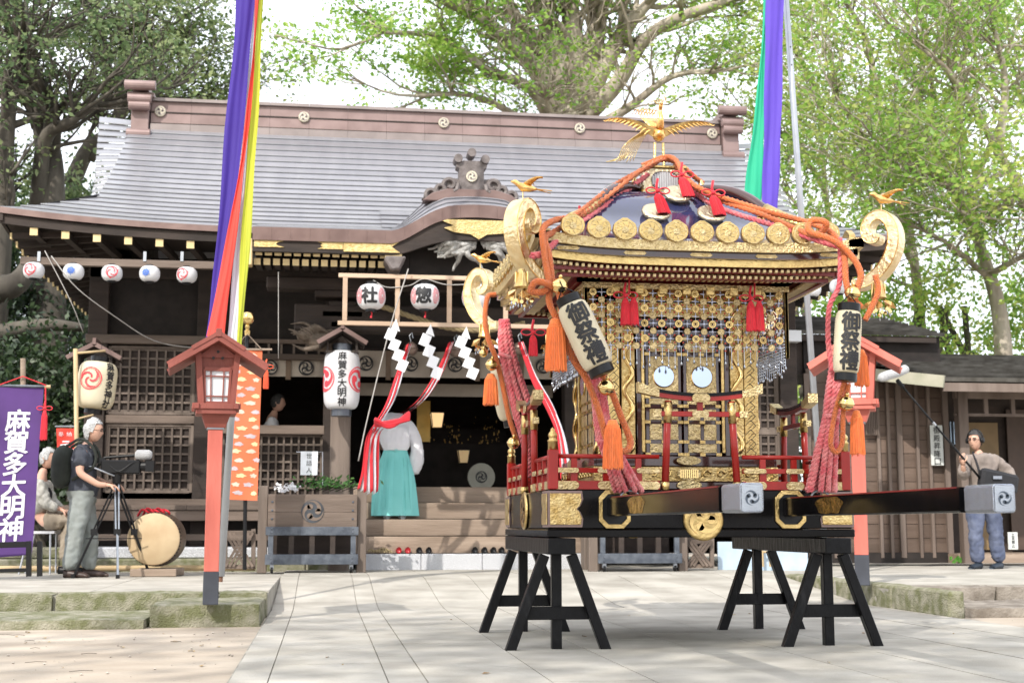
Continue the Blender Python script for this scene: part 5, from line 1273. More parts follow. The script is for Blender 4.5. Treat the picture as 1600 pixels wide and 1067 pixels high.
for i, (u, v) in enumerate(((53,423),(115,425),(175,427),(234,428),(292,430))):
    rd = i % 2 == 0
    chochin('round_paper_lantern', 'small white lantern with %s mark, %s of five under the left eave' % ('red swirl' if rd else 'blue flower', posn[i]), W(u,v,Yl-.0), .19, .125, .055, .012, Matrix.Rotation(R(-4+i*3),3,'Z'), PAPER, ribs=12, square=.55, group='small round lanterns under the left eave', extra=markR(rd, x=(-.02,-.01,.01,-.045,-.07)[i], sc1=.85), barrel=.1)
for i, (u, v, Y) in enumerate(((1268,452,16.7),(1311,448,16.7))):
    chochin('round_paper_lantern', ('left' if i == 0 else 'right')+' one of two small white lanterns hanging at the right eave behind the right pole', W(u,v,Y), .19, .125, .055, .012, None, PAPER, ribs=12, square=.55, barrel=.1)
# wooden frame with three round lanterns
Yf = 16.0
fr = thing('lantern_rack', 'open pale timber frame hung before the entrance with three round lanterns inside', 'frame', W(700,508,Yf))
zt, zb_ = W(600,432,Yf).z, W(600,506,Yf).z; xl, xr = W(535,470,Yf).x, W(870,470,Yf).x
for z in (zt, zb_): 
    b = B(); b.box(xl-.05, xr, Yf-.025, Yf+.025, z-.025, z+.025); part('rail', b, WOODN, fr, bev=.003)
for u in (539, 621, 702, 790, 868):
    x = W(u,470,Yf).x; b = B(); b.box(x-.028, x+.028, Yf-.022, Yf+.022, zb_+.026, zt-.026); part('upright', b, WOODN, fr, bev=.003)
for i, (u, ch, lab) in enumerate(((580,'社','left round lantern in the timber frame, with one black two-part character'),(664,'惣','middle round lantern in the timber frame, with a black character over three strokes'),(744,'倉','right round lantern in the timber frame, half hidden by a golden scroll'))):
    def ex(t, mp, rad):
        for a, nm in ((-38,1),(-142,0)):
            f = mp(a); b = B()
            for q, r_ in enumerate((.085,.066,.047,.028)): ring2d(b, r_-.005, r_+.002, lambda u_,v_: f(u_*.62, v_*1.1+.0, .005), 18)
            part('red_swirl_mark', b, REDINK, t, world=False)
        b = B(); b.tube([(0,0,-.16),(0.01,0,-.20),(0,0,-.25)], [.012,.006,.014], 6); part('red_tassel', b, TASR, t, world=False)
    chochin('round_paper_lantern', lab, W(u,464,Yf), .30, .172, .065, .03, Matrix.Rotation(R(-6),3,'Z'), PAPER, ch, .19, .19, -94 if i < 2 else -120, ribs=14, square=.5, extra=ex, tn=.045, group='round lanterns in the timber frame', barrel=.1)
b = B(); b.tube(smooth_path([W(583,438,Yf-.02),W(605,449,Yf-.03),W(640,446,Yf-.03),W(663,436,Yf-.02),W(700,445,Yf-.03),W(760,442,Yf-.03)],6), .006, 5); solo('lantern_cable', 'grey cable looping between the round lanterns in the timber frame', 'cable', b, CORDW)
# big white lantern by the pillar and cream lantern at the left corner, each under a small roof
def mini_roof(c, w, lab, zdrop=.13):
    t = thing('lantern_hood', lab, 'hood', c); c = Vector(c)
    for sx in (-1,1):
        b = B(); b.bar(c+Vector((0,0,.0)), c+Vector((sx*w,0,-zdrop*1.35)), .42, .03); s_ = part('hood_slope', b, WOODD, t, bev=.003)
        b = B(); b.bar(c+Vector((-sx*.02,-.225,.03)), c+Vector((sx*(w+.03),-.225,-zdrop*1.35+.015)), .03, .055); part('barge_board', b, COPPERF, s_, bev=.003)
    b = B(); b.box(c.x-.02,c.x+.02,c.y-.25,c.y+.2,c.z+.01,c.z+.09); part('ridge_block', b, COPPERF, t)
    b = B(); b.box(c.x-w*.75,c.x+w*.75,c.y-.15,c.y+.15,c.z-zdrop*1.3-.10,c.z-zdrop*1.3-.08); b.box(c.x-w*.7,c.x-w*.6,c.y-.14,c.y+.14,c.z-zdrop*1.3-.09,c.z-zdrop*.9); b.box(c.x+w*.6,c.x+w*.7,c.y-.14,c.y+.14,c.z-zdrop*1.3-.09,c.z-zdrop*.9); part('hood_bracket', b, WOODD, t)
mini_roof(W(535,519,16.75), .27, 'small gabled wooden hood on the pillar above the tall white lantern')
mini_roof(W(152,543,17.6), .30, 'small gabled wooden hood at the left corner of the hall above the cream lantern')
def exbig(t, mp, rad):
    for a in (-28, -152):
        f = mp(a); b = B()
        tomoe(b, .14, lambda u_,v_: f(u_, v_+.0, .005), rot=1.0, k=1.1); ring2d(b, .142, .156, lambda u_,v_: f(u_, v_, .005)); part('red_crest_mark', b, REDINK, t, world=False)
chochin('tall_paper_lantern', 'tall white paper lantern with a column of black characters hanging before the entrance pillar', W(534,594,16.75), .72, .222, .115, .085, Matrix.Rotation(R(-2),3,'Z'), PAPER, '麻賀多大明神', .105, .112, -88, ribs=34, square=.38, extra=exbig, topz=.0, tn=.02, capm=mat('pewter_band', (.10,.11,.13), .35, .6))
def excr(t, mp, rad):
    f = mp(-102); b = B(); ring2d(b, .122, .134, lambda u_,v_: f(u_, v_+.06, .005)); ring2d(b, .108, .112, lambda u_,v_: f(u_, v_+.06, .005))
    for k in range(3):
        a0 = k*2.094+.4; pts = [((.015+.020*q)*math.cos(a0+q*.5), (.015+.020*q)*math.sin(a0+q*.5)+.06) for q in range(6)]
        for o_ in (0, .35):
            P2 = [(x*math.cos(o_)-(z-.06)*math.sin(o_), x*math.sin(o_)+(z-.06)*math.cos(o_)+.06) for x, z in pts]
            for p, q in zip(P2[:-1], P2[1:]): b.bar(f(p[0],p[1],.005), f(q[0],q[1],.005), .011, .002, f(0,0,1)-f(0,0,0))
    part('red_crest_mark', b, REDINK, t, world=False)
chochin('tall_paper_lantern', 'cream paper lantern with red three-comma crest at the left corner of the hall', W(151,602,16.5), .56, .225, .10, .06, Matrix.Rotation(R(5),3,'Y'), PAPERC, '麻賀多神社', .105, .108, -42, ribs=26, square=.42, extra=excr, tn=.03)
# bamboo bracket holding the cream lantern
b = B(); b.tube([W(122,885,16.3), W(118,545,16.3)], .026, 8); b.tube([W(116,552,16.3), W(165,548,16.3)], .014, 6); b.tube([W(118,655,16.3), W(146,648,16.3)], .012, 6)
solo('bamboo_stand', 'thin bamboo upright with cross sticks holding the cream lantern', 'stand', b, BAMBOO, smooth=True)
# ================================================================== ROPE, PAPER STREAMERS, BELLS
b = B(); twist(b, [W(560,470,16.9), W(600,480,16.9), W(650,497,16.9), W(700,512,16.9), W(760,516,16.9), W(820,505,16.9)], .035, 3, 4, 6)
solo('straw_rope', 'twisted straw rope strung across the entrance behind the lantern frame', 'rope', b, mat('straw', (.32,.25,.14), .9, 0, bump=.5, bscale=90), smooth=True)
for i, (u, v0, v1) in enumerate(((619,498,576),(673,506,588),(729,510,588),(790,512,590))):
    b = B(); Y = 15.7; n = 4; xs_ = u; h = (v1-v0-14)/n
    pts = []
    w_ = 14
    for k in range(n):
        x0 = u-8+k*6; y0 = v0+14+k*h
        b.add([W(x0-w_/2+3,y0,Y-.02*k), W(x0+w_/2+3,y0+ (h*.35),Y-.02*k), W(x0+w_/2-4,y0+h*1.35,Y-.02*k-.01), W(x0-w_/2-4,y0+h,Y-.02*k-.01)], [(0,1,2,3)])
    b.add([W(u-8,v0+15,Y), W(u,v0,Y), W(u+6,v0+20,Y)], [(0,1,2)])
    bb = B(); bb.add(b.v, b.f); bb.add([Vector(p)+Vector((0,.004,0)) for p in b.v], [tuple(reversed(f)) for f in b.f])
    solo('zigzag_paper', 'white zigzag paper streamer, %s of those hanging across the entrance' % ('leftmost','second from the left','third from the left','rightmost')[i], 'paper streamer', bb, WHITEP, group='zigzag paper streamers on the straw rope')
REDCL = mat('red_cloth', (.66,.020,.035), .75, 0, var=.15, scale=5, trans=.15, sheen=.2); WHCL = mat('white_cloth', (.70,.69,.74), .8, 0, var=.05, trans=.2)
def bellrope(c, path, n_, lab, Y):
    t = thing('suzu_rope', lab, 'bell rope', c, None, 'red and white cloth bell ropes')
    for i in range(n_):
        off = Vector(((i-n_/2)*.028, .012*math.sin(i*2), .01*math.cos(i*3))); pts = smooth_path([Vector(p)+off*(.4+.9*k/len(path)) for k, p in enumerate(path)], 6)
        b = B(); m = len(pts)
        b.grid(lambda a_, j: pts[a_]+Vector(((j-1)*.017+.006*math.sin(a_*.5+i), .012*math.sin(j*2+a_*.2), (j-1)*.012)), m, 3, (0,.006,0)); part('cloth_strip', b, REDCL if i % 2 == 0 else WHCL, t, smooth=True)
    return t
bellrope(W(640,545,16.3), [W(640,538,16.3), W(628,575,16.3), W(612,625,16.2), W(592,662,16.1), W(580,690,16.1), W(574,740,16.1), W(570,765,16.1)], 4, 'red and white cloth bell rope falling from the left bell to the pillar', 16)
bellrope(W(706,540,16.3), [W(706,535,16.3), W(688,580,16.3), W(660,625,16.2), W(620,655,16.1), W(592,672,16.05), W(584,700,16.05), W(582,770,16.05)], 5, 'red and white cloth bell rope sweeping from the middle bell across to the bundle', 16)
bellrope(W(815,540,16.3), [W(814,535,16.3), W(835,590,16.2), W(862,640,16.1), W(880,690,16.05), W(888,770,16.05)], 4, 'red and white cloth bell rope falling behind the left side of the portable shrine', 16)
b = B(); 
for k in range(5): b.tube(smooth_path([W(585,665,16.0-.02*k)+Vector((0,0,.02*k)), W(610,663,15.95)+Vector((0,0,.03*math.sin(k*1.5))), W(640,655,16.0)+Vector((0,0,.02*k))], 5), .022, 6)
solo('cloth_knot', 'crumpled red cloth knot tying the two left bell ropes together', 'cloth knot', b, REDCL, smooth=True)
for i, (u, v) in enumerate(((642,545),(712,548),(812,545))):
    c = W(u,v,16.5); t = thing('shrine_bell', ('left','middle','right')[i]+' dull brown bell hanging over the entrance behind the paper streamers', 'bell', c, None, 'round bells over the entrance')
    m = mat('dull_bronze', (.16,.115,.095), .4, .6, var=.2); b = B(); b.sphere(c, .085, 16, 10); part('bell_shell', b, m, t, smooth=True)
    b = B(); b.lathe([(.085,-.01),(.095,0),(.085,.01)], 20, T(c), cap=False); part('bell_band', b, m, t); b = B(); b.tube([c+Vector((0,0,.09)), c+Vector((-.02,0,.16)), c+Vector((.01,0,.2)), c+Vector((.025,0,.13))], .008, 6); part('bell_hook', b, GREYMET, t)
# loose wires
for (pts, r, lab) in (([W(70,392,16.6),W(110,470,16.6),W(130,520,16.8)],.006,'thin wire hanging straight from the left end of the lantern rail'),
                      ([W(80,400,16.6),W(120,450,16.6),W(180,495,17),W(240,532,17.5),W(300,543,18),W(345,541,18.3)],.007,'thin pale wire sagging from the left eave to the hall wall'),
                      ([W(638,420,15.9),W(610,510,15.9),W(575,650,15.9),W(560,720,15.9)],.008,'thin rope slanting from the canopy down beside the tall white lantern'),
                      ([W(435,425,16.2),W(435,560,16.2)],.005,'straight thin wire hanging before the side room')):
    b = B(); b.tube(smooth_path(pts, 5), r, 5); solo('wire', lab, 'wire', b, CORDW, smooth=True)

# ================================================================== OFFERTORY BOXES, FENCES
def offer_box(x0, x1, y, lab, front=True):
    z0 = HP+.01; xc = (x0+x1)/2; t = thing('shrine_crate', lab, 'crate', (xc, y, z0), None, 'timber crates with swirl crests on castors')
    for x in (x0+.05, x1-.05):
        b = B(); b.box(x-.055, x+.055, y+.05, y+.16, z0, z0+1.02); part('side_post', b, WOOD, t, bev=.006)
    zt = z0+.92
    for k in range(2):
        b = B(); b.box(x0+.11, x1-.11, y-.02, y+.03, z0+.50+.21*k+.002, z0+.50+.21*(k+1)); o = part('front_board', b, WOODH, t, bev=.004)
    b = B(); M = XZ((xc, y-.024, z0+.72)); disc2d(b, .135, lambda u,v: M@Vector((u,v,0))); o = part('crest_disc', b, mat('dark_crest', (.05,.055,.065), .6, .2, var=.3), t)
    b = B(); tomoe(b, .13, lambda u,v: M@Vector((u,v,.004)), k=1.0); part('crest_mark', b, WOODH, o)
    for a in (z0+.44, z0+.10):
        b = B(); b.box(x0+.09, x1-.09, y-.05, y, a, a+.10 if a > z0+.2 else a+.12); part('iron_rail', b, BLUEBLK, t, bev=.004)
        for x in (x0+.16, x1-.16):
            for dz in (.03,.075): b = B(); b.lathe([(.012,0),(.009,.006),(.001,.008)], 8, XZ((x, y-.051, a+dz))); part('rivet', b, BLUEBLK, t)
    for q in range(5):
        x = x0+.15+(x1-x0-.3)*q/4; b = B(); b.box(x-.03, x+.03, y-.035, y+.01, z0+.222, z0+.438); part('slat', b, BLUEBLK if q in (0,4) else WOODD, t)
    for k in range(9):
        b = B(); s_ = 1 if k%2 else -1
    b = B(); b.box(x0+.12, x1-.12, y+.05, y+.5, z0+.12, z0+.14); b.box(x0+.12, x1-.12, y+.48, y+.5, z0+.14, z0+.9); part('tray', b, WOODD, t)
    for x in (x0+.17, x1-.17):
        b = B(); b.tube([(x-.015,y,z0+.04),(x+.015,y,z0+.04)], .038, 14); part('castor', b, PLASTIC, t); b = B(); b.box(x-.022,x+.022,y-.02,y+.02,z0+.05,z0+.1); part('castor_fork', b, GREYMET, t)
    for sx in (-1,1):
        for k in range(4): b = B(); b.lathe([(.014,0),(.010,.006),(.001,.008)], 8, XZ((xc+sx*((x1-x0)/2-.16), y-.021, z0+.53+.10*k))); part('rivet', b, BLUEBLK, t)
    return t
bx0, bx1 = W(403,830,16.4).x, W(572,830,16.4).x
offer_box(bx0, bx1, 16.4, 'timber crate with swirl crest left of the steps, green sprigs on top')
bx2, bx3 = W(922,830,16.4).x, W(1075,830,16.4).x
offer_box(bx2, bx3, 16.4, 'timber crate on castors seen under the base of the portable shrine, right of the steps')
# sakaki sprigs lying on the left crate
SAK = leafmat('sprig_leaf', (.02,.06,.015), (.04,.12,.025), (.09,.20,.05), .3, 3)
b = B(); r4 = random.Random(5)
for k in range(260):
    u = r4.gauss(515, 24); v = 762-abs(r4.gauss(0, 8))+ (4 if r4.random() < .3 else 0); c = W(u, v, 16.5+r4.uniform(-.12,.2)); L_ = r4.uniform(.05,.09)
    d = Vector((r4.uniform(-1,1), r4.uniform(-1,.6), r4.uniform(-.3,.9))).normalized(); s_ = d.orthogonal().normalized()*L_*.22
    b.add([c, c+d*L_*.5+s_, c+d*L_, c+d*L_*.5-s_], [(0,1,2,3)])
sp = thing('leafy_sprigs', 'pile of green leafy sprigs lying on top of the left timber crate', 'sprigs', W(515,768,16.5)); part('leaf_clump', b, SAK, sp, kind='stuff')
for k in range(7):
    c = W(485+k*10, 767, 16.5); b = B(); b.tube([c, c+Vector((.1,-.03,.04)), c+Vector((.22,-.05,.1))], .006, 5); part('twig', b, WOODD, sp)
b = B()
for k in range(50):
    c = W(r4.uniform(428,468), r4.uniform(757,767), 16.5+r4.uniform(-.1,.1)); d = Vector((r4.uniform(-1,1),r4.uniform(-1,1),r4.uniform(-.3,.5))).normalized()*.05; e = d.orthogonal()*.5
    b.add([c,c+d,c+d+e,c+e], [(0,1,2,3)])
solo('paper_slips', 'heap of white folded paper slips on top of the left timber crate', 'paper', b, WHITEP)
# notice on wire stand
t = thing('notice_sheet', 'small white notice with three characters hung on a thin stand above the left crate', 'notice', W(483,742,16.5))
b = B(); p0, p1 = W(470,705,16.5), W(496,742,16.5); b.box(p0.x, p1.x, 16.5, 16.504, p1.z, p0.z); part('sheet', b, mat('notice_paper', (.74,.78,.82), .6), t)
b = B(); M_ = lambda x, z: Vector((p0.x+(p1.x-p0.x)/2+x, 16.497, (p0.z+p1.z)/2+z)); write_col(b, '世話人', 0, .12, .065, .085, M_, off=.0); part('lettering', b, INK, t)
b = B(); b.tube([W(463,706,16.51), W(504,706,16.51), W(504,765,16.51)], .006, 5); part('wire_stand', b, STEEL, t)
# crossed timber fences
def xfence(u0, u1, v0, v1, Y, lab):
    t = thing('cross_fence', lab, 'fence', W((u0+u1)/2, v1, Y)); 
    for v in (v0, v1):
        b = B(); b.bar(W(u0,v,Y), W(u1,v,Y), .03, .05); part('rail', b, WOODH, t)
    for u in (u0, u1): b = B(); b.bar(W(u,v1+3,Y+.04), W(u,v0-6,Y+.04), .05, .05); part('fence_post', b, WOOD, t)
    n = 3
    for k in range(n):
        for s_ in (0,1):
            du = (u1-u0)*.14*k; a = W(u0+du, v0 if s_ else v1, Y-.03-.012*s_); c = W(min(u1, u0+(u1-u0)*.7+du), v1 if s_ else v0, Y-.03-.012*s_); b = B(); b.bar(a, c, .014, .03); part('cross_slat', b, WOODH, t)
xfence(352, 396, 832, 885, 16.5, 'low crossed-slat timber fence left of the left crate')
xfence(1072, 1112, 846, 884, 16.6, 'low crossed-slat timber fence behind the right trestle')
b = B(); b.box(W(1122,870,16.9).x, W(1262,870,16.9).x, 16.9, 16.93, HP, W(1122,846,16.9).z); solo('blue_panel', 'pale blue sheet panel standing behind the portable shrine base on the right', 'panel', b, mat('pale_blue_panel', (.42,.52,.62), .5, 0, var=.08))
b = B(); b.tube([W(1190,862,16.8), W(1204,862,16.8)], .015, 6); b.tube([W(1192,885,16.8), W(1190,850,16.8)], .018, 6); b.tube([W(1204,885,16.8), W(1202,850,16.8)], .018, 6); solo('folding_stool', 'small pale stool frame in front of the blue panel', 'stool', b, BAMBOO)
# shoes on the granite step
def shoe(u, m, lab, k, g):
    c = W(u, 863, 17.45); c.z = .417; b = B()
    n = 8; prf_ = []
    for i in range(9):
        y = .02+.26*i/8; w_ = .043*(1-.25*abs(i/8-.62)*1.2); h = .085*(1-.55*(i/8)); 
        prf_.append([(c.x+w_*math.cos(a)*1, c.y-.04+y, .418+h*.5+h*.5*math.sin(a)*(1)) for a in np.linspace(-math.pi, math.pi, 11)[:-1]])
    vs = [p for r_ in prf_ for p in r_]; fs = [(i*10+j, i*10+(j+1)%10, (i+1)*10+(j+1)%10, (i+1)*10+j) for i in range(8) for j in range(10)]+[tuple(range(10)), tuple(reversed(range(80,90)))]
    b.add(vs, fs); t = thing('slipper' if m is not PLASTIC else 'shoe', lab, 'shoe', (c.x, c.y, .417), None, g); part('upper', b, m, t, smooth=True)
    b = B(); b.box(c.x-.04,c.x+.04,c.y-.02,c.y+.22,.4165,.426); part('sole', b, INK, t)
REDV = mat('red_vinyl', (.38,.015,.02), .3)
for k, u in enumerate((623, 637)): shoe(u, REDV, ('left' if k == 0 else 'right')+' one of the two red slippers on the granite step', k, 'red slippers')
nm_ = ['left one of the near pair of black shoes beside the red slippers','right one of the near pair of black shoes beside the red slippers','first black shoe of the row of four by the portable shrine','second black shoe of the row of four by the portable shrine','third black shoe of the row of four by the portable shrine','fourth black shoe of the row, next to the trestle']
for k, u in enumerate((655, 670, 742, 757, 771, 784)): shoe(u, PLASTIC, nm_[k], k, 'black shoes on the granite step')
b = B()
for k in range(8): b.tube(smooth_path([W(575+k*4,862,17.45), W(580+k*4,858+2*math.sin(k),17.45), W(585+k*4,863,17.45)], 3), .012, 5)
solo('coiled_straw', 'short coil of straw rope lying on the granite step left of the slippers', 'straw', b, mat('straw', (0,0,0)))
# ================================================================== DRUM
dc = W(240,842,15.75); dr = .285; t = thing('taiko_drum', 'big barrel drum lying on a wooden stand, pale skin facing the viewer', 'drum', (dc.x, 15.75, HP), Matrix.Rotation(R(0),3,'Z'))
DB = mat('drum_barrel', (.07,.045,.03), .45, 0, col2=(.16,.11,.08), scale=6, bump=.3, bscale=40)
MD = T((dc.x, 15.75, dc.z)) @ Matrix.Rotation(R(-2),4,'Z') @ Matrix.Rotation(math.pi/2, 4, 'X')
b = B(); b.lathe([(dr,.0),(dr*1.05,-.1),(dr*1.09,-.28),(dr*1.05,-.46),(dr,-.56)], 36, MD, cap=False); part('barrel', b, DB, t, smooth=True)
DS = mat('drum_skin', (.40,.28,.16), .7, 0, col2=(.52,.40,.25), scale=3, var=.1)
b = B(); b.lathe([(dr*1.0,-.04),(dr*1.012,0),(dr*.97,.012),(.001,.014)], 36, MD, cap=False); part('drum_skin', b, DS, t, smooth=True)
me = mkmesh('tack', B().lathe([(.009,0),(.007,.005),(.001,.007)], 6), PLASTIC)
for k in range(48):
    a = k*2*math.pi/48
    for zz, rr in ((-.015,1.015),(-.035,1.03)):
        p = MD @ Vector((dr*rr*math.cos(a), dr*rr*math.sin(a), zz)); dirn = (MD.to_3x3() @ Vector((math.cos(a), math.sin(a), 0)))
        inst('tack', me, t, INV[t.name] @ T(p) @ dirn.to_track_quat('Z','Y').to_matrix().to_4x4())
b = B(); b.box(dc.x-.24, dc.x+.26, 15.72, 15.85, HP+.004, HP+.085); part('stand_board', b, STEPW, t, bev=.006); b = B(); b.box(dc.x-.2, dc.x+.3, 16.1, 16.22, HP+.004, HP+.085); part('stand_board', b, STEPW, t, bev=.006)
b = B()
for k in range(5): b.tube(smooth_path([W(215+k*8,806,15.95), W(222+k*8,796-2*(k%2),15.9), W(232+k*8,800,15.9), W(240+k*6,805,16.0)], 4), .014, 6)
solo('cord_coil', 'crumpled red cord lying on top of the drum', 'cord', b, REDCL, smooth=True)
# ================================================================== BANNERS
def banner(name, lab, pts4, Y, m, txt=None, tm=None, size=.2, pitch=.2, cx=.5, n=12, pole_=None):
    t = thing(name, lab, 'banner', W(*pts4[3], Y)); A, Bq, Cq, D = [W(u,v,Y) for u,v in pts4]   # TL TR BR BL
    f = lambda s, q, e=0: A.lerp(Bq, s).lerp(D.lerp(Cq, s), q) + Vector((0, -e-.015*math.sin(s*5)*math.sin(q*9+1), 0))
    b = B(); b.grid(lambda i, j: f(i/8, j/n), 9, n+1); cl = part('cloth', b, m, t, smooth=True)
    H_ = (A-D).length; Wd = (Bq-A).length
    return t, f, H_, Wd, cl
t, f, H_, Wd, cl = banner('purple_banner', 'purple hanging banner with white characters on a black frame stand at the left edge', [(-95,602),(68,606),(50,866),(-110,880)], 15.0, mat('purple_cloth', (.085,.035,.17), .8, 0, var=.1, scale=3, trans=.15))
b = B(); write_col(b, '麻賀多大明神', 0, 1.475, .245, .239, lambda x, z: f(.775+x/Wd, (1.84-.10-z-.02)/H_, .006), off=.024); part('white_lettering', b, WHITEP, t)
b = B(); b.tube([W(-100,600,15), W(76,604,15)], .014, 8); part('cross_rod', b, BLUEBLK, t); b = B(); b.tube([W(70,604,15), W(79,604,15)], .018, 8); part('rod_end', b, BAMBOO, t)
b = B(); b.tube([W(36,605,15.03), W(36,560,15.03)], .028, 8); part('bamboo_pole', b, STEPW, t)
b = B(); b.tube([W(0,601,14.98), W(36,588,14.98), W(72,602,14.98)], .006, 5); b.tube([W(71,606,14.98), W(71,640,14.98)], .008, 5); part('red_cord', b, REDCL, t)
tassel(W(70,640,14.98), .30, .028, TASR, 'red tassel hanging from the right end of the purple banner rod', 'tassel', 'red_tassel', True, RT)
b = B()
for u in (45, 62): b.bar(W(u,900,14.85), W(u,845,14.85), .05, .05, (0,1,0))
b.bar(W(-60,853,14.85), W(45,850,14.85), .04, .06); b.bar(W(-60,893,14.85), W(45,890,14.85), .03, .04)
part('black_stand', b, BLKPL, t, bev=.003)
ORB = mat('orange_brocade', (.66,.15,.06), .7, 0, var=.05, scale=3, trans=.1)
t, f, H_, Wd, cl = banner('brocade_banner', 'orange brocade banner with pale cloud patterns on a pole topped by a golden ball', [(359,545),(410,545),(402,782),(356,780)], 15.6, ORB)
bA = B(); bB_ = B(); bC = B(); r5 = random.Random(9)
def cloud(b, s, q, w_, h_, e):
    ph_ = r5.uniform(0,6); w_ *= r5.uniform(.7,1.1); n = 26; b.add([f(s+w_*math.cos(a)*(1+.22*math.cos(5*a+ph_)), q+h_*math.sin(a)*(1+.18*math.cos(5*a+1)), e) for a in np.linspace(0,2*math.pi,n+1)[:-1]], [tuple(range(n))])
r5 = random.Random(9)
for r_ in range(18):
    for c_ in range(2):
        s = .25+.5*c_+(.13 if r_%2 else -.04); q = .05+r_*.053+r5.uniform(-.006,.006); s += r5.uniform(-.05,.05)
        cloud((bA, bB_, bC)[(r_+c_)%3], s, q, .17 if s < .8 else .12, .0135, .004)
part('cream_cloud_print', bA, mat('brocade_cream', (.74,.52,.28), .7), t, kind='stuff'); part('pink_cloud_print', bB_, mat('brocade_pink', (.78,.46,.36), .7), t, kind='stuff'); part('grey_cloud_print', bC, mat('brocade_grey', (.42,.36,.38), .7), t, kind='stuff')
b = B(); b.lathe([(.001,-.08),(.05,-.065),(.075,-.02),(.078,.01),(.06,.055),(.001,.078)], 18, T(W(387,497,15.65))); part('gold_ball', b, GOLDP, t, smooth=True)
b = B(); b.lathe([(.03,-.2),(.036,-.15),(.02,-.13),(.03,-.1),(.018,-.07)], 10, T(W(387,497,15.65)), cap=False); part('finial_stem', b, GOLD, t)
b = B(); b.tube([W(386,525,15.65), W(382,890,15.65)], .022, 8); part('black_pole', b, BLKPL, t)
b = B(); b.tube([W(355,546,15.6), W(425,546,15.6)], .012, 6); b.tube([W(362,545,15.58), W(387,522,15.6), W(408,545,15.58)], .006, 5); part('cross_rod', b, STEPW, t)
tassel(W(416,575,15.55), .22, .024, mat('orange_red_thread', (.70,.10,.04), .75, 0, var=.2), 'orange-red tassel hanging from the rod of the brocade banner', 'tassel', 'red_tassel', True, RT)
t, f, H_, Wd, cl = banner('red_banner', 'small red banner with white writing behind the grey-haired cameraman', [(88,669),(117,669),(119,716),(90,722)], 17.2, mat('red_banner_cloth', (.72,.06,.04), .75, 0, var=.08, trans=.15))
b = B(); write_col(b, 'え', 0, .12, .17, .17, lambda x, z: f(.5+x/Wd, .62-z/H_*.8+.0, .006), off=.02); write_col(b, '奉', 0, .1, .06, .1, lambda x, z: f(.25+x/Wd, .35-z/H_, .006)); write_col(b, '納', 0, .1, .06, .1, lambda x, z: f(.68+x/Wd, .35-z/H_, .006)); part('white_lettering', b, WHITEP, t)
b = B(); b.tube([W(86,666,17.2), W(122,666,17.2)], .009, 6); part('cross_rod', b, STEEL, t)
b = B(); b.box(W(-30,830,16.0).x, W(60,830,16.0).x, 16.0, 16.05, .25, .58); solo('white_box', 'white plastic boxes stacked behind the purple banner', 'box', b, PAPER) if False else None
# ================================================================== INTERIOR OF THE HALL
def lit_lamp(u, v, Y, e, lab, s_=1):
    c = W(u,v,Y); t = thing('paper_lamp', lab, 'lamp', c, None, 'glowing lamps inside the hall'); b = B()
    b.bar(c+Vector((0,0,-.17*s_)), c+Vector((0,0,.14*s_)), .20*s_, .20*s_, (0,1,0), .29*s_, .29*s_); part('glowing_shade', b, mat('glowing_shade%d' % int(e*10), (.8,.6,.35), .6, emit=(1,.66,.30), estr=e), t)
    for k in range(4):
        Q = Matrix.Rotation(k*math.pi/2, 3, 'Z'); b = B(); b.bar(c+Q@Vector((.105*s_,.105*s_,-.17*s_)), c+Q@Vector((.148*s_,.148*s_,.14*s_)), .012, .012); b.bar(c+Q@Vector((-.15*s_,.15*s_,.145*s_)), c+Q@Vector((.15*s_,.15*s_,.145*s_)), .014, .014); part('lamp_frame', b, INK, t)
lit_lamp(683,655,20.6,.55,'brighter glowing paper lamp hanging inside the dark hall, above the other',.68)
lit_lamp(724,712,20.8,.14,'dim glowing lamp low inside the dark hall',.6)
b = B(); p0, p1 = W(652,626,20.9), W(672,690,20.9); b.box(p0.x,p1.x,20.9,20.93,p1.z,p0.z); solo('gold_screen', 'narrow gold screen standing inside the hall right of the priest', 'screen', b, mat('gold_screen', (.62,.42,.12), .5, .4))
b = B(); b.box(1.0, 3.1, 21.4, 21.7, 1.3, 2.05); b.box(1.2,2.9,21.8,22.0,2.05,2.3); al = solo('altar', 'black altar shelves inside the hall', 'altar', b, WOODB)
ab = B(); r6 = random.Random(2)
for k in range(90):
    q_ = r6.choice([(21.5,2.06),(21.9,2.31),(21.5,2.06)]); c = Vector((r6.gauss(r6.choice([1.5,2.05,2.6]),.10), q_[0]+r6.uniform(-.08,.08), q_[1]+abs(r6.gauss(0,.09)))); ab.sphere(c, r6.uniform(.006,.014), 5, 4, (1,.6,r6.uniform(.6,2.5)))
solo('altar_ornaments', 'scattered small golden ornaments glinting on the altar', 'ornaments', ab, DKG)
bpy.data.objects['altar_ornaments']['kind'] = 'stuff'
c = W(752,745,19.4); t = thing('side_drum', 'small drum with swirl crest inside the entrance at floor level', 'drum', c); b = B(); b.lathe([(.20,0),(.20,-.03),(.15,-.2)], 24, T(c)@Matrix.Rotation(math.pi/2,4,'X')); part('drum_body', b, DB, t)
b = B(); b.lathe([(.20,0),(.195,.012),(.001,.013)], 24, T(c)@Matrix.Rotation(math.pi/2,4,'X'), cap=False); part('drum_skin', b, mat('pale_skin_grey', (.30,.29,.24), .7), t); b = B(); M = XZ((c.x,c.y-.016,c.z)); disc2d(b,.085,lambda u,v:M@Vector((u,v,0))); part('crest_disc', b, INK, t); b = B(); tomoe(b,.07,lambda u,v:M@Vector((u,v,.003))); part('crest_mark', b, mat('pale_skin_grey',(0,0,0)), t)
b = B()
for k in range(3): b.bar(W(790,735,19.2)+Vector((.05*k,0,0)), W(775,640,19.3)+Vector((.05*k,0,0)), .01, .01)
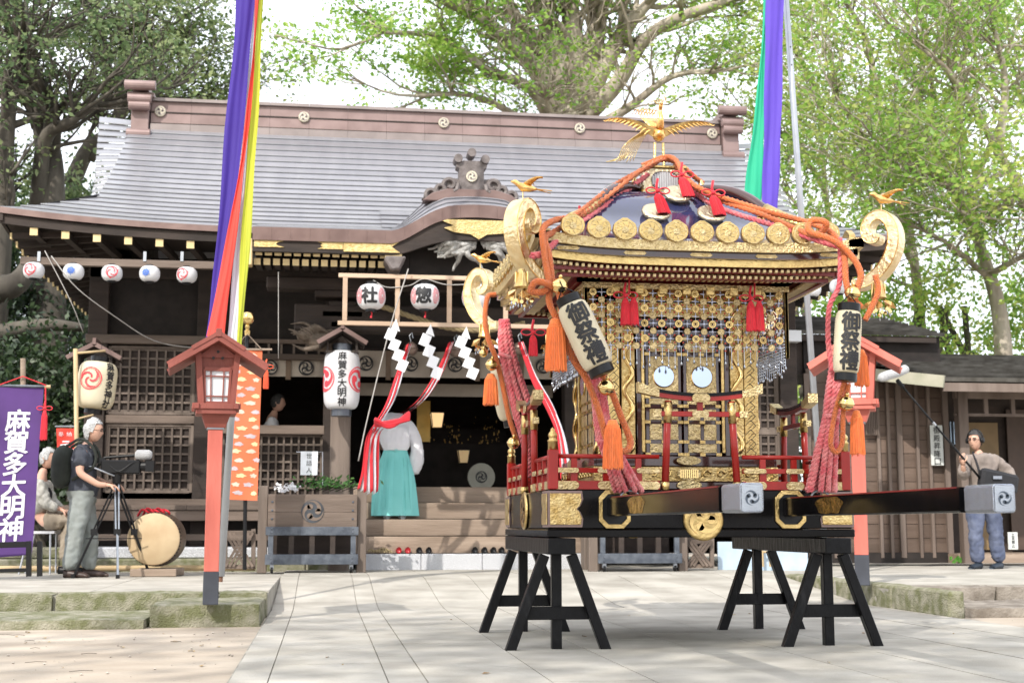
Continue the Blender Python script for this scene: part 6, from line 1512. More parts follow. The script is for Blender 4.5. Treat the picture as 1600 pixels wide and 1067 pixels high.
b = B(); b.box(W(420,640,18.2+.8).x-.02, W(421,640,19).x, 0,0,0,0) if False else None
b = B(); p = W(690,610,19.6); b.box(.3,3.3,19.6,19.62,2.62,2.80); solo('inner_curtain', 'dim pale curtain hanging deeper inside the hall', 'curtain', b, CUR)
# ================================================================== BUILDING ON THE RIGHT
PLK = mat('brown_plank', (.085,.056,.041), .75, 0, col2=(.155,.108,.083), scale=4, stretch=(.15,1,1), bump=.3, bscale=25, rnd_obj=.15)
PLKV = mat('brown_post', (.115,.083,.066), .75, 0, col2=(.20,.155,.13), scale=4, stretch=(1,1,.12), bump=.3, bscale=25, rnd_obj=.15)
ofc = thing('side_building', 'low brown plank building with a dark copper roof on the right', 'building', (9.5, 20.5, HP))
YB = 19.3
xa, xb = W(1262,700,YB).x, W(1478,700,YB).x
nb = 13; zb0, zb1 = .38, 3.0
studs = [1262,1300,1345,1372,1388,1405,1433,1452,1478]; sx_ = [W(u,700,YB).x for u in studs]
for a, c in zip(sx_[:-1], sx_[1:]):
    k = 0; z = zb0
    while z < zb1:
        b = B(); b.bar(((a+.01), YB+.03, z+.10), ((c-.01), YB+.03, z+.10), .02, .20); o = part('wall_plank', b, PLK, ofc); o.rotation_euler = (0,0,0); z += .208
for u, x in zip(studs, sx_):
    b = B(); w_ = .05 if u not in (1405,1478,1262) else .09; b.box(x-w_/2.1, x+w_/2.1, YB-.04, YB+.02, .3, 3.0); part('wall_batten', b, PLKV, ofc, bev=.004)
b = B(); b.box(xa, xb, YB-.03, YB+.08, HP, .375); part('plinth_board', b, WOODB, ofc)
b = B(); b.box(xa, xb, YB+.06, YB+.1, .3, 3.6); part('backing_board', b, WOODB, ofc)
# louvre panel
for k in range(8):
    p = W(1352+k*2.2*1.2, 640, YB-.08); b = B(); b.box(p.x-.006,p.x+.006,YB-.09,YB-.07, W(1352,680,YB).z, W(1352,635,YB).z); part('louvre_slat', b, PLKV, ofc)
# open porch with posts
for u in (1503,): 
    x = W(u,700,YB-.4).x; b = B(); b.box(x-.075,x+.075,YB-.5,YB-.35,HP,2.75); part('porch_post', b, PLKV, ofc, bev=.006)
x0, x1 = xb+.05, xb+4.0
b = B(); b.box(x0-.1, x1, YB+.9, YB+.95, HP, 3.2); part('back_wall', b, WOODD, ofc)
b = B(); p0, p1 = W(1512,660,YB+.85), W(1568,870,YB+.85); b.box(p0.x,p1.x,YB+.84,YB+.87,.4,p0.z); part('sliding_door', b, mat('ochre_door', (.21,.14,.065), .6, 0, var=.1), ofc); 
b = B(); p0 = W(1570,640,YB+.84); b.box(p0.x,p0.x+1.2,YB+.80,YB+.83,.4,p0.z); part('sliding_door', b, mat('dark_brown_door', (.075,.048,.035), .6, 0, var=.1), ofc)
b = B(); b.box(x0-.1, x1, YB-.48, YB-.38, 2.62, 2.78); part('porch_lintel', b, PLKV, ofc, bev=.004)
for k in range(3): x = W(1540+k*42,655,YB-.4).x; b = B(); b.box(x-.03,x+.03,YB-.44,YB-.40,2.40,2.62); part('lintel_strut', b, PLKV, ofc)
b = B(); b.box(x0-.1,x1,YB-.44,YB-.40,2.36,2.40); part('lintel_rail', b, PLKV, ofc)
b = B(); b.box(x0-.1, x1, YB-.35, YB+.9, HP, .36); part('porch_floor', b, STEPW, ofc)
b = B(); p = W(1478,664,YB+.8); b.box(p.x+.0,p.x+.28,YB+.78,YB+.80,p.z-.3,p.z+.05); wd_ = part('small_window', b, mat('window_sky_glass', (.35,.45,.55), .15, .3, var=.3), ofc)
for k in range(5): b = B(); b.box(p.x+.03+.055*k,p.x+.045+.055*k,YB+.75,YB+.77,p.z-.3,p.z+.05); part('window_bar', b, INK, wd_)
# wall lamp box
c = W(1232,528,YB-.6); b = B(); b.box(c.x-.22,c.x+.16,c.y-.1,c.y+.1,c.z-.06,c.z+.10); solo('wall_lamp', 'pale boxy lamp hung under the eave behind the right end of the disc net', 'lamp', b, GLASSW)
ROOFR = mat('dark_copper_roof', (.075,.070,.062), .5, .3, col2=(.14,.135,.125), scale=5, rnd_obj=.2)
def roof_rows(x0, x1, yf, zf, yb, zb_, n, xr=0.0, lab='roof_course', xr2=0.0):
    for k in range(n):
        a = k/n; c = (k+1)/n; b = B(); y0, y1 = yf+(yb-yf)*a, yf+(yb-yf)*c+.03; z0, z1 = zf+(zb_-zf)*a, zf+(zb_-zf)*c
        L0, L1 = x0-xr*a, x1-xr2*a
        b.add([(L0,y0-.03,z0+.055),(L1,y0-.03,z0+.055),(L1,y1,z1+.012),(L0,y1,z1+.012),(L0,y0,z0+.0),(L1,y0,z0),(L1,y1,z1-.02),(L0,y1,z1-.02)],[(0,1,2,3),(0,4,5,1),(0,3,7,4),(1,5,6,2),(4,7,6,5)])
        part(lab, b, ROOFR, ofc)
p = W(1392,598,YB-1.2); q = W(1600,612,YB-1.2)
roof_rows(p.x+.75, p.x+7, YB-1.25, 2.78, YB+.9, 3.42, 12, xr=.9)
b = B(); A_ = Vector((p.x+.75,YB-1.28,2.77)); Bp = Vector((p.x-.35,YB-.2,3.02)); b.bar(A_, Bp, .05, .17); part('barge_board', b, mat('pale_barge_board', (.30,.30,.22), .7, 0, col2=(.40,.38,.30), scale=4), ofc)
b = B(); b.bar((p.x+.75,YB-1.22,2.70),(p.x+7,YB-1.22,2.70), .05,.12); part('eave_fascia', b, PLKV, ofc)
b = B(); b.add([(p.x-.3,YB-.2,2.96),(p.x+.75,YB-1.2,2.70),(p.x+7,YB-1.2,2.70),(p.x+7,YB+.9,3.3),(p.x-.3,YB+.9,3.3)],[(0,1,2,3,4)]); part('soffit', b, WOODD, ofc)
roof_rows(xa-2.8, W(1462,537,YB+.2).x, YB-.1, 3.58, YB+1.4, 4.05, 9, xr=-.0, xr2=.35)
b = B(); b.box(xa-2.8, W(1440,537,YB+.2).x, YB+.1, YB+1.6, 3.0, 3.6); part('upper_wall', b, WOODD, ofc)
b = B(); b.bar((xa-2.8,YB-.05,3.53),(W(1460,537,YB).x,YB-.05,3.53),.05,.09); part('eave_fascia', b, WOODD, ofc)
# signs
SGN = mat('pale_sign_board', (.60,.62,.60), .6, 0, var=.05)
t = thing('hanging_sign', 'tall pale sign board with five black characters behind the boom pole', 'sign', W(1464,726,YB-.1)); p0, p1 = W(1453,664,YB-.1), W(1475,727,YB-.1)
b = B(); b.box(p0.x,p1.x,YB-.1,YB-.08,p1.z,p0.z); part('board', b, SGN, t, bev=.002); b = B(); write_col(b,'御殿昇降口',0,.27,.10,.115,lambda x,z: Vector(((p0.x+p1.x)/2+x, YB-.103, (p0.z+p1.z)/2+z)), off=.01); part('lettering', b, INK, t)
t = thing('floor_sign', 'small grey notice leaning low at the porch behind the boom operator', 'sign', W(1583,857,YB-.3)); p0, p1 = W(1575,831,YB-.3), W(1591,858,YB-.3)
b = B(); b.box(p0.x,p1.x,YB-.3,YB-.28,p1.z,p0.z); part('board', b, SGN, t); b = B(); write_col(b,'土足禁止',0,.115,.05,.055,lambda x,z: Vector(((p0.x+p1.x)/2+x, YB-.303, (p0.z+p1.z)/2+z)), off=.01); part('lettering', b, INK, t)
b = B(); write_col(b,'人',0,.2,.2,.16,lambda x,z: Vector((W(1484,700,YB+.7).x+x, YB+.70, W(1484,700,YB+.7).z+z)), off=.02)
solo('dark_brush_sign', 'dark brush-written board in the porch behind the hand of the boom operator', 'sign', b, INK)
b = B()
for k in range(22): c = W(1495+rnd.gauss(0,5), 877+rnd.gauss(0,2), 18.9); b.add([c,c+Vector((.04,0,.02)),c+Vector((.05,.02,.05)),c+Vector((0,.0,.04))],[(0,1,2,3)])
solo('small_weed', 'tiny bright green weed growing in the gravel by the porch post', 'weed', b, leafmat('weed', (.08,.25,.03),(.12,.35,.05),(.2,.45,.08)))
# ================================================================== PEOPLE
def skinbody(name, joints, edges, m, par, sub=2, root=0, label=None):
    """one continuous surface grown round a skeleton: joints = [(point, rx, ry)]"""
    me = bpy.data.meshes.new(name); me.from_pydata([tuple(par_inv(par) @ Vector(j[0])) for j in joints], edges, []); me.materials.append(m)
    o = bpy.data.objects.new(name, me); COL.objects.link(o); o.parent = par
    sk = o.modifiers.new('skin', 'SKIN'); sk.use_smooth_shade = True; sk.branch_smoothing = .3
    for i, j in enumerate(joints):
        me.skin_vertices[0].data[i].radius = (j[1], j[2] if len(j) > 2 else j[1]); me.skin_vertices[0].data[i].use_root = (i == root)
    sb = o.modifiers.new('sub', 'SUBSURF'); sub = 2 if name == 'body' else 3; sb.levels = sub; sb.render_levels = sub
    dg = bpy.context.evaluated_depsgraph_get(); ev = bpy.data.meshes.new_from_object(o.evaluated_get(dg)); o.modifiers.clear()
    ev.materials.clear(); ev.materials.append(m); ev.polygons.foreach_set('use_smooth', [True]*len(ev.polygons)); o.data = ev
    if name != 'body': wrinkle(ev, .024, (10,10,6.5), len(name)); wrinkle(ev, .010, (22,22,17), len(name)+5)
    INV[o.name] = par_inv(par); return o
def par_inv(p): return INV[p.name]
def hand(b, wrist, d, up, L_=.18, curl=.8, side=1, m=4):
    """palm and five bent fingers: d towards the fingertips, up = back of the hand"""
    d = Vector(d).normalized(); up = Vector(up); up = (up-d*up.dot(d)).normalized(); s_ = d.cross(up).normalized()*side; w = Vector(wrist)
    b.tube([w-d*.02, w+d*.03, w+d*L_*.5], [.024,.032,.034], 10, flat=.55) if False else b.bar(w-d*.01, w+d*L_*.5, .055, .034, up, .078, .030)
    for k in range(4):
        base = w+d*L_*.48+s_*(.029-.0195*k); ln = L_*(.42,.48,.45,.36)[k]; pts = [base]; dd = d.copy()
        for q in range(3): dd = (dd*math.cos(curl*.7)-up*math.sin(curl*.7)).normalized() if q else (dd*math.cos(curl*.4)-up*math.sin(curl*.4)).normalized(); pts.append(pts[-1]+dd*ln/3*(1.15-.15*q)); 
        b.tube(pts, [.0095,.009,.008,.006], 7)
    base = w+d*.03+s_*.03; pts = [base, base+(d*.6+s_*.6-up*.3).normalized()*.035, base+(d*.8+s_*.5-up*.6).normalized()*.065, base+(d+s_*.2-up*.8).normalized()*.085]; b.tube(pts, [.013,.011,.010,.007], 7)
def head(b, c, f, r=.098, tilt=0):
    """head with brow, nose, lips, chin and ears; f = facing direction"""
    c = Vector(c); f = Vector(f).normalized(); rt = f.cross(Vector((0,0,1))).normalized(); up_ = rt.cross(f)
    n, m = 24, 18; vs = []; 
    for i in range(m+1):
        th = math.pi*i/m; z = math.cos(th); rr = math.sin(th)
        for k in range(n):
            a = 2*math.pi*k/n; x = rr*math.cos(a); y = rr*math.sin(a)      # y forward
            X, Y_, Z_ = x*.80, y*.98, z*1.22
            if z < 0: X *= 1-.28*(-z)**1.5; Y_ = Y_*(1-.15*(-z)) + (.10*(-z) if y > 0 else .12*z*(1 if y < 0 else 0))
            if y > .2:
                fr = max(0, 1-(x/.20)**2)
                if -.42 < z < .12: Y_ += .20*fr*max(0, 1-abs(z+.20)/.26)       # nose
                Y_ -= .07*max(0, 1-((abs(x)-.32)/.18)**2)*max(0, 1-abs(z-.06)/.14)   # eye sockets
                Y_ += .05*max(0, 1-abs(z-.24)/.14)*max(0,1-abs(x)/.6)                # brow
                Y_ += .06*max(0, 1-(x/.3)**2)*max(0, 1-abs(z+.56)/.09)               # lips
                Y_ += .08*max(0, 1-(x/.35)**2)*max(0, 1-abs(z+.85)/.15)              # chin
            vs.append(c + rt*X*r + f*Y_*r + up_*Z_*r)
    fs = [(i*n+k, i*n+(k+1)%n, (i+1)*n+(k+1)%n, (i+1)*n+k) for i in range(m) for k in range(n)]
    b.add(vs, fs)
    for s_ in (-1,1):
        e = c+rt*s_*r*.80-f*r*.05-up_*r*.05
        b.tube([e+up_*.026, e+up_*.018-f*.014, e-f*.016, e-up_*.026, e-up_*.02+f*.004], [.007,.009,.010,.009,.005], 6)
    return rt, up_
def eyes_etc(t, c, f, rt, up_, r=.098, dark=(.02,.015,.012)):
    c = Vector(c); f = Vector(f).normalized(); b = B()
    for s_ in (-1,1):
        b.sphere(c+rt*s_*r*.31+f*r*.93+up_*r*.06, .012, 8, 6, (1,1,.55)); p = c+rt*s_*r*.32+f*r*1.01+up_*r*.26; b.bar(p-rt*.019, p+rt*.019, .009, .009)
    p = c+f*r*.985-up_*r*.70; b.bar(p-rt*.02, p+rt*.02, .004, .004); part('eyes_and_brows', b, mat('face_dark', dark, .5), t)
def hair(t, c, f, r, m, top=1.0, back=1.0, n_=None, nm='hair'):
    c = Vector(c); f = Vector(f).normalized(); rt = f.cross(Vector((0,0,1))).normalized(); up_ = rt.cross(f); b = B(); n, q = 20, 10; vs = []; rr_ = random.Random(4)
    for i in range(q+1):
        for k in range(n):
            a = 2*math.pi*k/n; yf = math.sin(a); lim = (math.pi*.33 if yf > .45 else math.pi*(.56 if yf > -.1 else .68*back)); th = lim*i/q
            z = math.cos(th); s_ = math.sin(th); j = 1.045+rr_.uniform(-.045,.075)
            vs.append(c + rt*s_*math.cos(a)*.83*r*j + f*s_*yf*1.0*r*j + up_*z*1.24*r*j*top)
    b.add(vs, [(i*n+k, i*n+(k+1)%n, (i+1)*n+(k+1)%n, (i+1)*n+k) for i in range(q) for k in range(n)]); return part(nm, b, m, t, smooth=True)
def shoe_(t, c, d, m, L_=.27):
    c = Vector(c); d = Vector(d).normalized(); s_ = d.cross(Vector((0,0,1))); b = B(); vs = []; n = 12
    for i in range(8):
        u = i/7; w_ = .036+.016*math.sin(min(1,u*1.3)*math.pi*.8); h = .085*(1-.45*max(0,u-.25)/.75) if u < .95 else .03
        for k in range(n):
            a = 2*math.pi*k/n; vs.append(c + d*(-.07+L_*u) + s_*w_*math.cos(a) + Vector((0,0,max(0, h/2+h/2*math.sin(a)*1.1))))
    b.add(vs, [(i*n+k, i*n+(k+1)%n, (i+1)*n+(k+1)%n, (i+1)*n+k) for i in range(7) for k in range(n)]+[tuple(range(n)), tuple(reversed(range(7*n,8*n)))]); part('shoe', b, m, t, smooth=True)
GREYCL = mat('charcoal_polo', (.045,.05,.065), .85, 0, var=.15, scale=8, bump=.3, bscale=12)
TROU = mat('grey_trousers', (.20,.22,.21), .85, 0, col2=(.27,.29,.28), scale=5, bump=.5, bscale=9)
# -- grey-haired cameraman, left
HPZ = HP+.003
def cameraman():
    x, y = W(128,895,15.6).x, 15.6; s_ = 1.0
    t = thing('person', 'grey-haired man in charcoal polo shirt and grey trousers standing behind a video camera', 'person', (x, y, HPZ))
    P = lambda a, b_, c_: Vector((x+a, y+b_, HPZ+c_))
    # joints: pelvis spine chest neck ; facing +X
    J = [(P(-.02,0,.90),.10,.11),(P(-.03,0,1.12),.09,.11),(P(-.03,0,1.32),.09,.12),(P(.0,0,1.44),.06,.07),(P(.03,0,1.50),.05,.05),
         (P(-.03,-.19,1.36),.062),(P(-.03,-.24,1.12),.046),(P(.17,-.20,1.00),.036),(P(.26,-.17,1.00),.026),
         (P(-.03,.19,1.36),.062),(P(-.02,.23,1.12),.046),(P(.20,.12,1.02),.036),(P(.28,.08,1.02),.026),
         (P(-.03,-.09,.80),.10),(P(-.07,-.11,.46),.06),(P(-.10,-.12,.10),.042),(P(-.03,.09,.80),.10),(P(.05,.10,.46),.06),(P(.05,.12,.10),.042)]
    E_ = [(0,1),(1,2),(2,3),(3,4),(2,5),(5,6),(6,7),(7,8),(2,9),(9,10),(10,11),(11,12),(0,13),(13,14),(14,15),(0,16),(16,17),(17,18)]
    body = skinbody('body', J, E_, SKIN, t)
    b = B(); hc = P(.07,-.01,1.60); f = Vector((1,-.25,-.08)); rt, u_ = head(b, hc, f, .098); part('head', b, SKIN, t, smooth=True); b = B(); hand(b, P(.26,-.17,1.0), (1,.1,-.2), (0,0,1), .17, .8, 1); part('hand', b, SKIN, t, smooth=True); b = B(); hand(b, P(.28,.08,1.02), (1,-.1,-.3), (0,0,1), .17, .8, -1); part('hand', b, SKIN, t, smooth=True)
    eyes_etc(t, hc, f, rt, u_); hair(t, hc+Vector((-.012,0,.008)), f, .102, mat('grey_hair', (.42,.42,.42), .9, 0, var=.35, scale=40, bump=.8, bscale=60), 1.04, 1.15)
    b = B()
    fn = f.normalized()
    for sx in (-1,1):
        c = hc+rt*sx*.034+fn*.105+u_*.008; b.tube([c+rt*.022*math.cos(a)+u_*.016*math.sin(a) for a in np.linspace(0,6.28,13)[:-1]], .0025, 4, closed=True); b.tube([c+rt*sx*.02, hc+rt*sx*.085+u_*.008], .0025, 4)
    part('glasses', b, PLASTIC, t)
    sh = [(P(-.02,0,.80),.15,.17),(P(-.02,0,.95),.16,.175),(P(-.03,0,1.12),.15,.17),(P(-.03,0,1.33),.135,.185),(P(-.01,0,1.43),.075,.085),(P(-.03,-.19,1.37),.082),(P(-.035,-.235,1.19),.075),(P(-.03,.19,1.37),.082),(P(-.03,.235,1.19),.075)]
    skinbody('polo_shirt', sh, [(0,1),(1,2),(2,3),(3,4),(3,5),(5,6),(3,7),(7,8)], GREYCL, t)
    tr = [(P(-.03,0,1.02),.145,.15),(P(-.03,-.09,.80),.118),(P(-.07,-.11,.46),.090),(P(-.10,-.12,.08),.080),(P(-.03,.09,.80),.118),(P(.05,.10,.46),.09),(P(.05,.12,.08),.08)]
    skinbody('trousers', tr, [(0,1),(1,2),(2,3),(0,4),(4,5),(5,6)], TROU, t)
    BR = mat('brown_leather_shoe', (.05,.03,.025), .45); shoe_(t, P(-.10,-.12,0), (1,-.15,0), BR); shoe_(t, P(.06,.12,0), (1,.05,0), BR)
    bp = thing('backpack', 'dark green-black backpack on the back of the grey-haired cameraman', 'backpack', P(-.28,0,1.0))
    b = B(); b.tube(smooth_path([P(-.22,0,.98),P(-.255,0,1.1),P(-.25,0,1.3),P(-.20,0,1.42)],4), [.06,.09,.10,.105,.11,.11,.11,.11,.11,.105,.095,.08,.05], 14, flat=1.3); part('bag', b, mat('olive_black_cloth', (.022,.026,.02), .85, 0, var=.3, bump=.6, bscale=12), bp, smooth=True)
    for sy in (-1,1): b = B(); b.tube(smooth_path([P(-.20,sy*.12,1.42),P(-.04,sy*.14,1.50),P(.10,sy*.13,1.38),P(.10,sy*.14,1.2),P(-.12,sy*.18,1.05)],5), .022, 6, flat=.6); part('strap', b, mat('olive_black_cloth', (0,0,0)), bp, smooth=True)
    # tripod with video camera
    tp = thing('video_tripod', 'grey metal tripod standing before the cameraman', 'tripod', P(.33,0,0))
    hd = P(.34,-.05,1.02)
    for (a, c) in ((-.42,-.15),(.10,-.32),(.38,.28)):
        foot = Vector((hd.x+a*.95, hd.y+c, HPZ)); mid = foot.lerp(hd, .48)
        b = B(); o_ = Vector((.02,0,0)); b.bar(mid-o_*.8, hd-o_, .016, .016); b.bar(mid+o_*.8, hd+o_, .016, .016); b.bar(foot, mid, .022, .022); lg = part('tripod_leg', b, GREYMET if abs(a) < .2 else PLASTIC, tp)
        b = B(); b.cb(mid, (.07,.04,.07)); part('leg_clamp', b, PLASTIC, lg); b = B(); b.cb(foot+Vector((0,0,.02)), (.04,.04,.04)); part('foot', b, PLASTIC, lg)
    b = B(); b.bar(W(0,0,10),W(1,0,10),.001,.001) if False else b.tube([hd, hd+Vector((0,0,.10))], [.045,.055], 12); b.tube([hd-Vector((0,0,.5)), hd], .018, 8); part('tripod_head', b, PLASTIC, tp, smooth=False)
    b = B(); b.tube([hd+Vector((-.02,-.05,.08)), hd+Vector((-.47,-.12,.26))], .010, 8); b.tube([hd+Vector((-.35,-.10,.215)), hd+Vector((-.47,-.12,.26))], .015, 8); part('pan_handle', b, STEEL, tp, smooth=True)
    for q in (.4,): b = B(); b.bar(Vector((hd.x-.3,hd.y-.05,HPZ+.42)), Vector((hd.x+.28,hd.y+.1,HPZ+.42)), .01, .01); part('spreader', b, PLASTIC, tp)
    vc = thing('video_camera', 'black video camera with a grey fur wind cover on top of the tripod', 'camera', hd+Vector((0,0,.12)))
    c = hd+Vector((.03,0,.19)); b = B(); b.box(c.x-.20,c.x+.22,c.y-.07,c.y+.07,c.z-.085,c.z+.065); part('camera_body', b, PLASTIC, vc, bev=.012)
    b = B(); b.tube([c+Vector((.18,0,.0)), c+Vector((.31,0,.0))], [.05,.06], 14); b.box(c.x+.28,c.x+.37,c.y-.075,c.y+.075,c.z-.06,c.z+.06); part('lens_and_hood', b, PLASTIC, vc)
    b = B(); b.tube([c+Vector((-.18,0,.09)), c+Vector((.15,0,.12))], .015, 8); b.box(c.x-.26,c.x-.16,c.y-.05,c.y+.03,c.z+.03,c.z+.09); part('handle_and_eyepiece', b, PLASTIC, vc)
    b = B(); b.tube([c+Vector((.16,-.02,.125)), c+Vector((.18,-.02,.125)), c+Vector((.31,-.02,.125)), c+Vector((.34,-.02,.125))], [.03,.055,.055,.035], 14); part('wind_cover', b, FUR, vc, smooth=True)
    b = B(); b.tube(smooth_path([c+Vector((-.1,-.07,.0)), c+Vector((0,-.09,-.06)), c+Vector((.12,-.08,.02)), c+Vector((.18,-.06,.05))],4), .006, 5); part('camera_cable', b, PLASTIC, vc)
cameraman()
# -- boom operator, right
def boomman():
    y = 17.1; x = W(1540,885,y).x
    t = thing('person', 'man in taupe shirt, blue jeans and headphones holding up a boom pole by the porch', 'person', (x, y, HPZ))
    s_ = 1.03; P = lambda a, b_, c_: Vector((x+a*s_, y+b_*s_, HPZ+c_*s_))
    J = [(P(.0,0,.92),.10,.09),(P(.0,0,1.12),.10,.09),(P(-.0,0,1.34),.12,.09),(P(-.03,-.01,1.46),.06,.06),(P(-.05,-.02,1.52),.05),
         (P(-.20,-.02,1.38),.062),(P(-.30,-.12,1.16),.048),(P(-.37,-.26,1.26),.036),(P(-.39,-.30,1.31),.027),
         (P(.20,.0,1.38),.062),(P(.37,-.04,1.20),.05),(P(.28,-.22,1.10),.038),(P(.20,-.27,1.12),.027),
         (P(-.10,0,.80),.10),(P(-.12,-.02,.46),.065),(P(-.10,0,.10),.045),(P(.10,0,.80),.10),(P(.16,.0,.46),.065),(P(.19,.02,.10),.045)]
    E_ = [(0,1),(1,2),(2,3),(3,4),(2,5),(5,6),(6,7),(7,8),(2,9),(9,10),(10,11),(11,12),(0,13),(13,14),(14,15),(0,16),(16,17),(17,18)]
    skinbody('body', J, E_, SKIN, t)
    b = B(); hc = P(-.08,-.03,1.63); f = Vector((-.75,-.66,0)); rt, u_ = head(b, hc, f, .102); part('head', b, SKIN, t, smooth=True); b = B(); hand(b, P(-.39,-.30,1.31), (-.25,-.1,1), (-.8,-.3,0), .17, 1.0, 1); part('hand', b, SKIN, t, smooth=True); b = B(); hand(b, P(.20,-.27,1.12), (-1,-.1,.1), (0,-1,0), .17, .8, -1); part('hand', b, SKIN, t, smooth=True)
    eyes_etc(t, hc, f, rt, u_); hair(t, hc, f, .103, mat('black_grey_hair', (.035,.033,.032), .7, 0, var=.4, scale=40), 1.03, 1.0)
    sh = [(P(.0,0,.82),.155,.14),(P(.0,0,.97),.165,.145),(P(.0,0,1.14),.17,.145),(P(0,0,1.34),.18,.14),(P(-.02,-.01,1.45),.085,.085),(P(-.20,-.02,1.38),.088),(P(-.31,-.12,1.16),.072),(P(-.375,-.25,1.25),.052),(P(.20,0,1.38),.088),(P(.38,-.04,1.20),.075),(P(.29,-.20,1.105),.054)]
    skinbody('long_sleeved_shirt', sh, [(0,1),(1,2),(2,3),(3,4),(3,5),(5,6),(6,7),(3,8),(8,9),(9,10)], mat('taupe_shirt', (.20,.165,.145), .85, 0, col2=(.27,.225,.20), scale=6, bump=.6, bscale=9), t)
    tr = [(P(0,0,1.03),.155,.13),(P(-.10,0,.80),.118),(P(-.12,-.02,.46),.092),(P(-.10,0,.07),.078),(P(.10,0,.80),.118),(P(.16,0,.46),.092),(P(.19,.02,.07),.078)]
    skinbody('jeans', tr, [(0,1),(1,2),(2,3),(0,4),(4,5),(5,6)], mat('blue_jeans', (.06,.075,.13), .9, 0, col2=(.12,.14,.21), scale=7, bump=.7, bscale=10), t)
    for a in ((-.10,0,0),(.19,.02,0)): shoe_(t, P(*a), (-.8,-.6,0), mat('dark_blue_shoe', (.02,.03,.045), .6))
    b = B(); 
    for s2 in (-1,1): b.add(*(lambda q: (q.v, q.f))(B().lathe([(.001,-.02),(.035,-.02),(.04,0),(.035,.02),(.001,.02)], 14, T(hc+rt*s2*.098) @ rt.to_track_quat('Z','Y').to_matrix().to_4x4())))
    b.tube([hc+rt*.11*math.cos(a)+u_*(.135*math.sin(a)+.01) for a in np.linspace(0,math.pi,11)], .010, 6)
    gb = B(); fn = f.normalized()
    for sx in (-1,1):
        c = hc+rt*sx*.036+fn*.108+u_*.008; gb.tube([c+rt*.024*math.cos(a)+u_*.018*math.sin(a) for a in np.linspace(0,6.28,13)[:-1]], .003, 4, closed=True); gb.tube([c+rt*sx*.022, hc+rt*sx*.088+u_*.008], .003, 4)
    part('glasses', gb, PLASTIC, t)
    hp = solo('headphones', 'black headphones worn by the boom operator', 'headphones', b, PLASTIC, smooth=True)
    bg_ = thing('mixer_bag', 'black shoulder bag hanging at the chest of the boom operator', 'bag', P(.1,-.24,1.05)); b = B()
    b.add(*(lambda q: (q.v, q.f))(B().box(-.26,.26,-.10,.06,-.13,.13)), T(P(.10,-.22,1.10)) @ Matrix.Rotation(R(12),4,'Y')); part('bag_body', b, mat('black_cloth', (.012,.012,.015), .8, 0, bump=.5, bscale=14), bg_, bev=.04)
    b = B(); b.tube(smooth_path([P(-.12,-.22,1.12),P(-.13,-.17,1.3),P(-.12,-.04,1.47),P(0,.08,1.4)],5), .024, 6, flat=.5); part('strap', b, mat('black_cloth', (0,0,0)), bg_, smooth=True)
    b = B(); b.box(P(0,0,0).x-.02, P(0,0,0).x+.10, y-.36, y-.33, HPZ+1.16, HPZ+1.20); part('bag_label', b, SILV, bg_)
    bm = thing('boom_microphone', 'long black boom pole with grey fur windshield held by the man on the right', 'boom microphone', P(-.39,-.32,1.36))
    h_ = P(-.40,-.34,1.38); tip = W(1402,594,16.4); tail = h_+(h_-tip).normalized()*.42
    b = B(); b.tube([tail, h_, tip], [.017,.016,.011], 8); pl = part('boom_pole', b, PLASTIC, bm, smooth=True)
    b = B(); m_ = h_.lerp(tip, .45); d_ = (tip-h_).normalized(); b.tube([m_-d_*.03, m_+d_*.03], .018, 8); part('pole_collar', b, STEEL, pl); b = B(); b.tube([tip-d_*.12, tip], .028, 8); part('microphone_mount', b, PLASTIC, pl)
    pts = smooth_path([W(1374,592,16.0), W(1384,587,16.05), W(1400,583,16.2), W(1412,578,16.3), W(1419,574,16.3)], 4)
    b = B(); b.tube(pts, [.03,.05]+[.058]*(len(pts)-4)+[.05,.02], 14); part('fur_windshield', b, FUR, bm, smooth=True)
boomman()
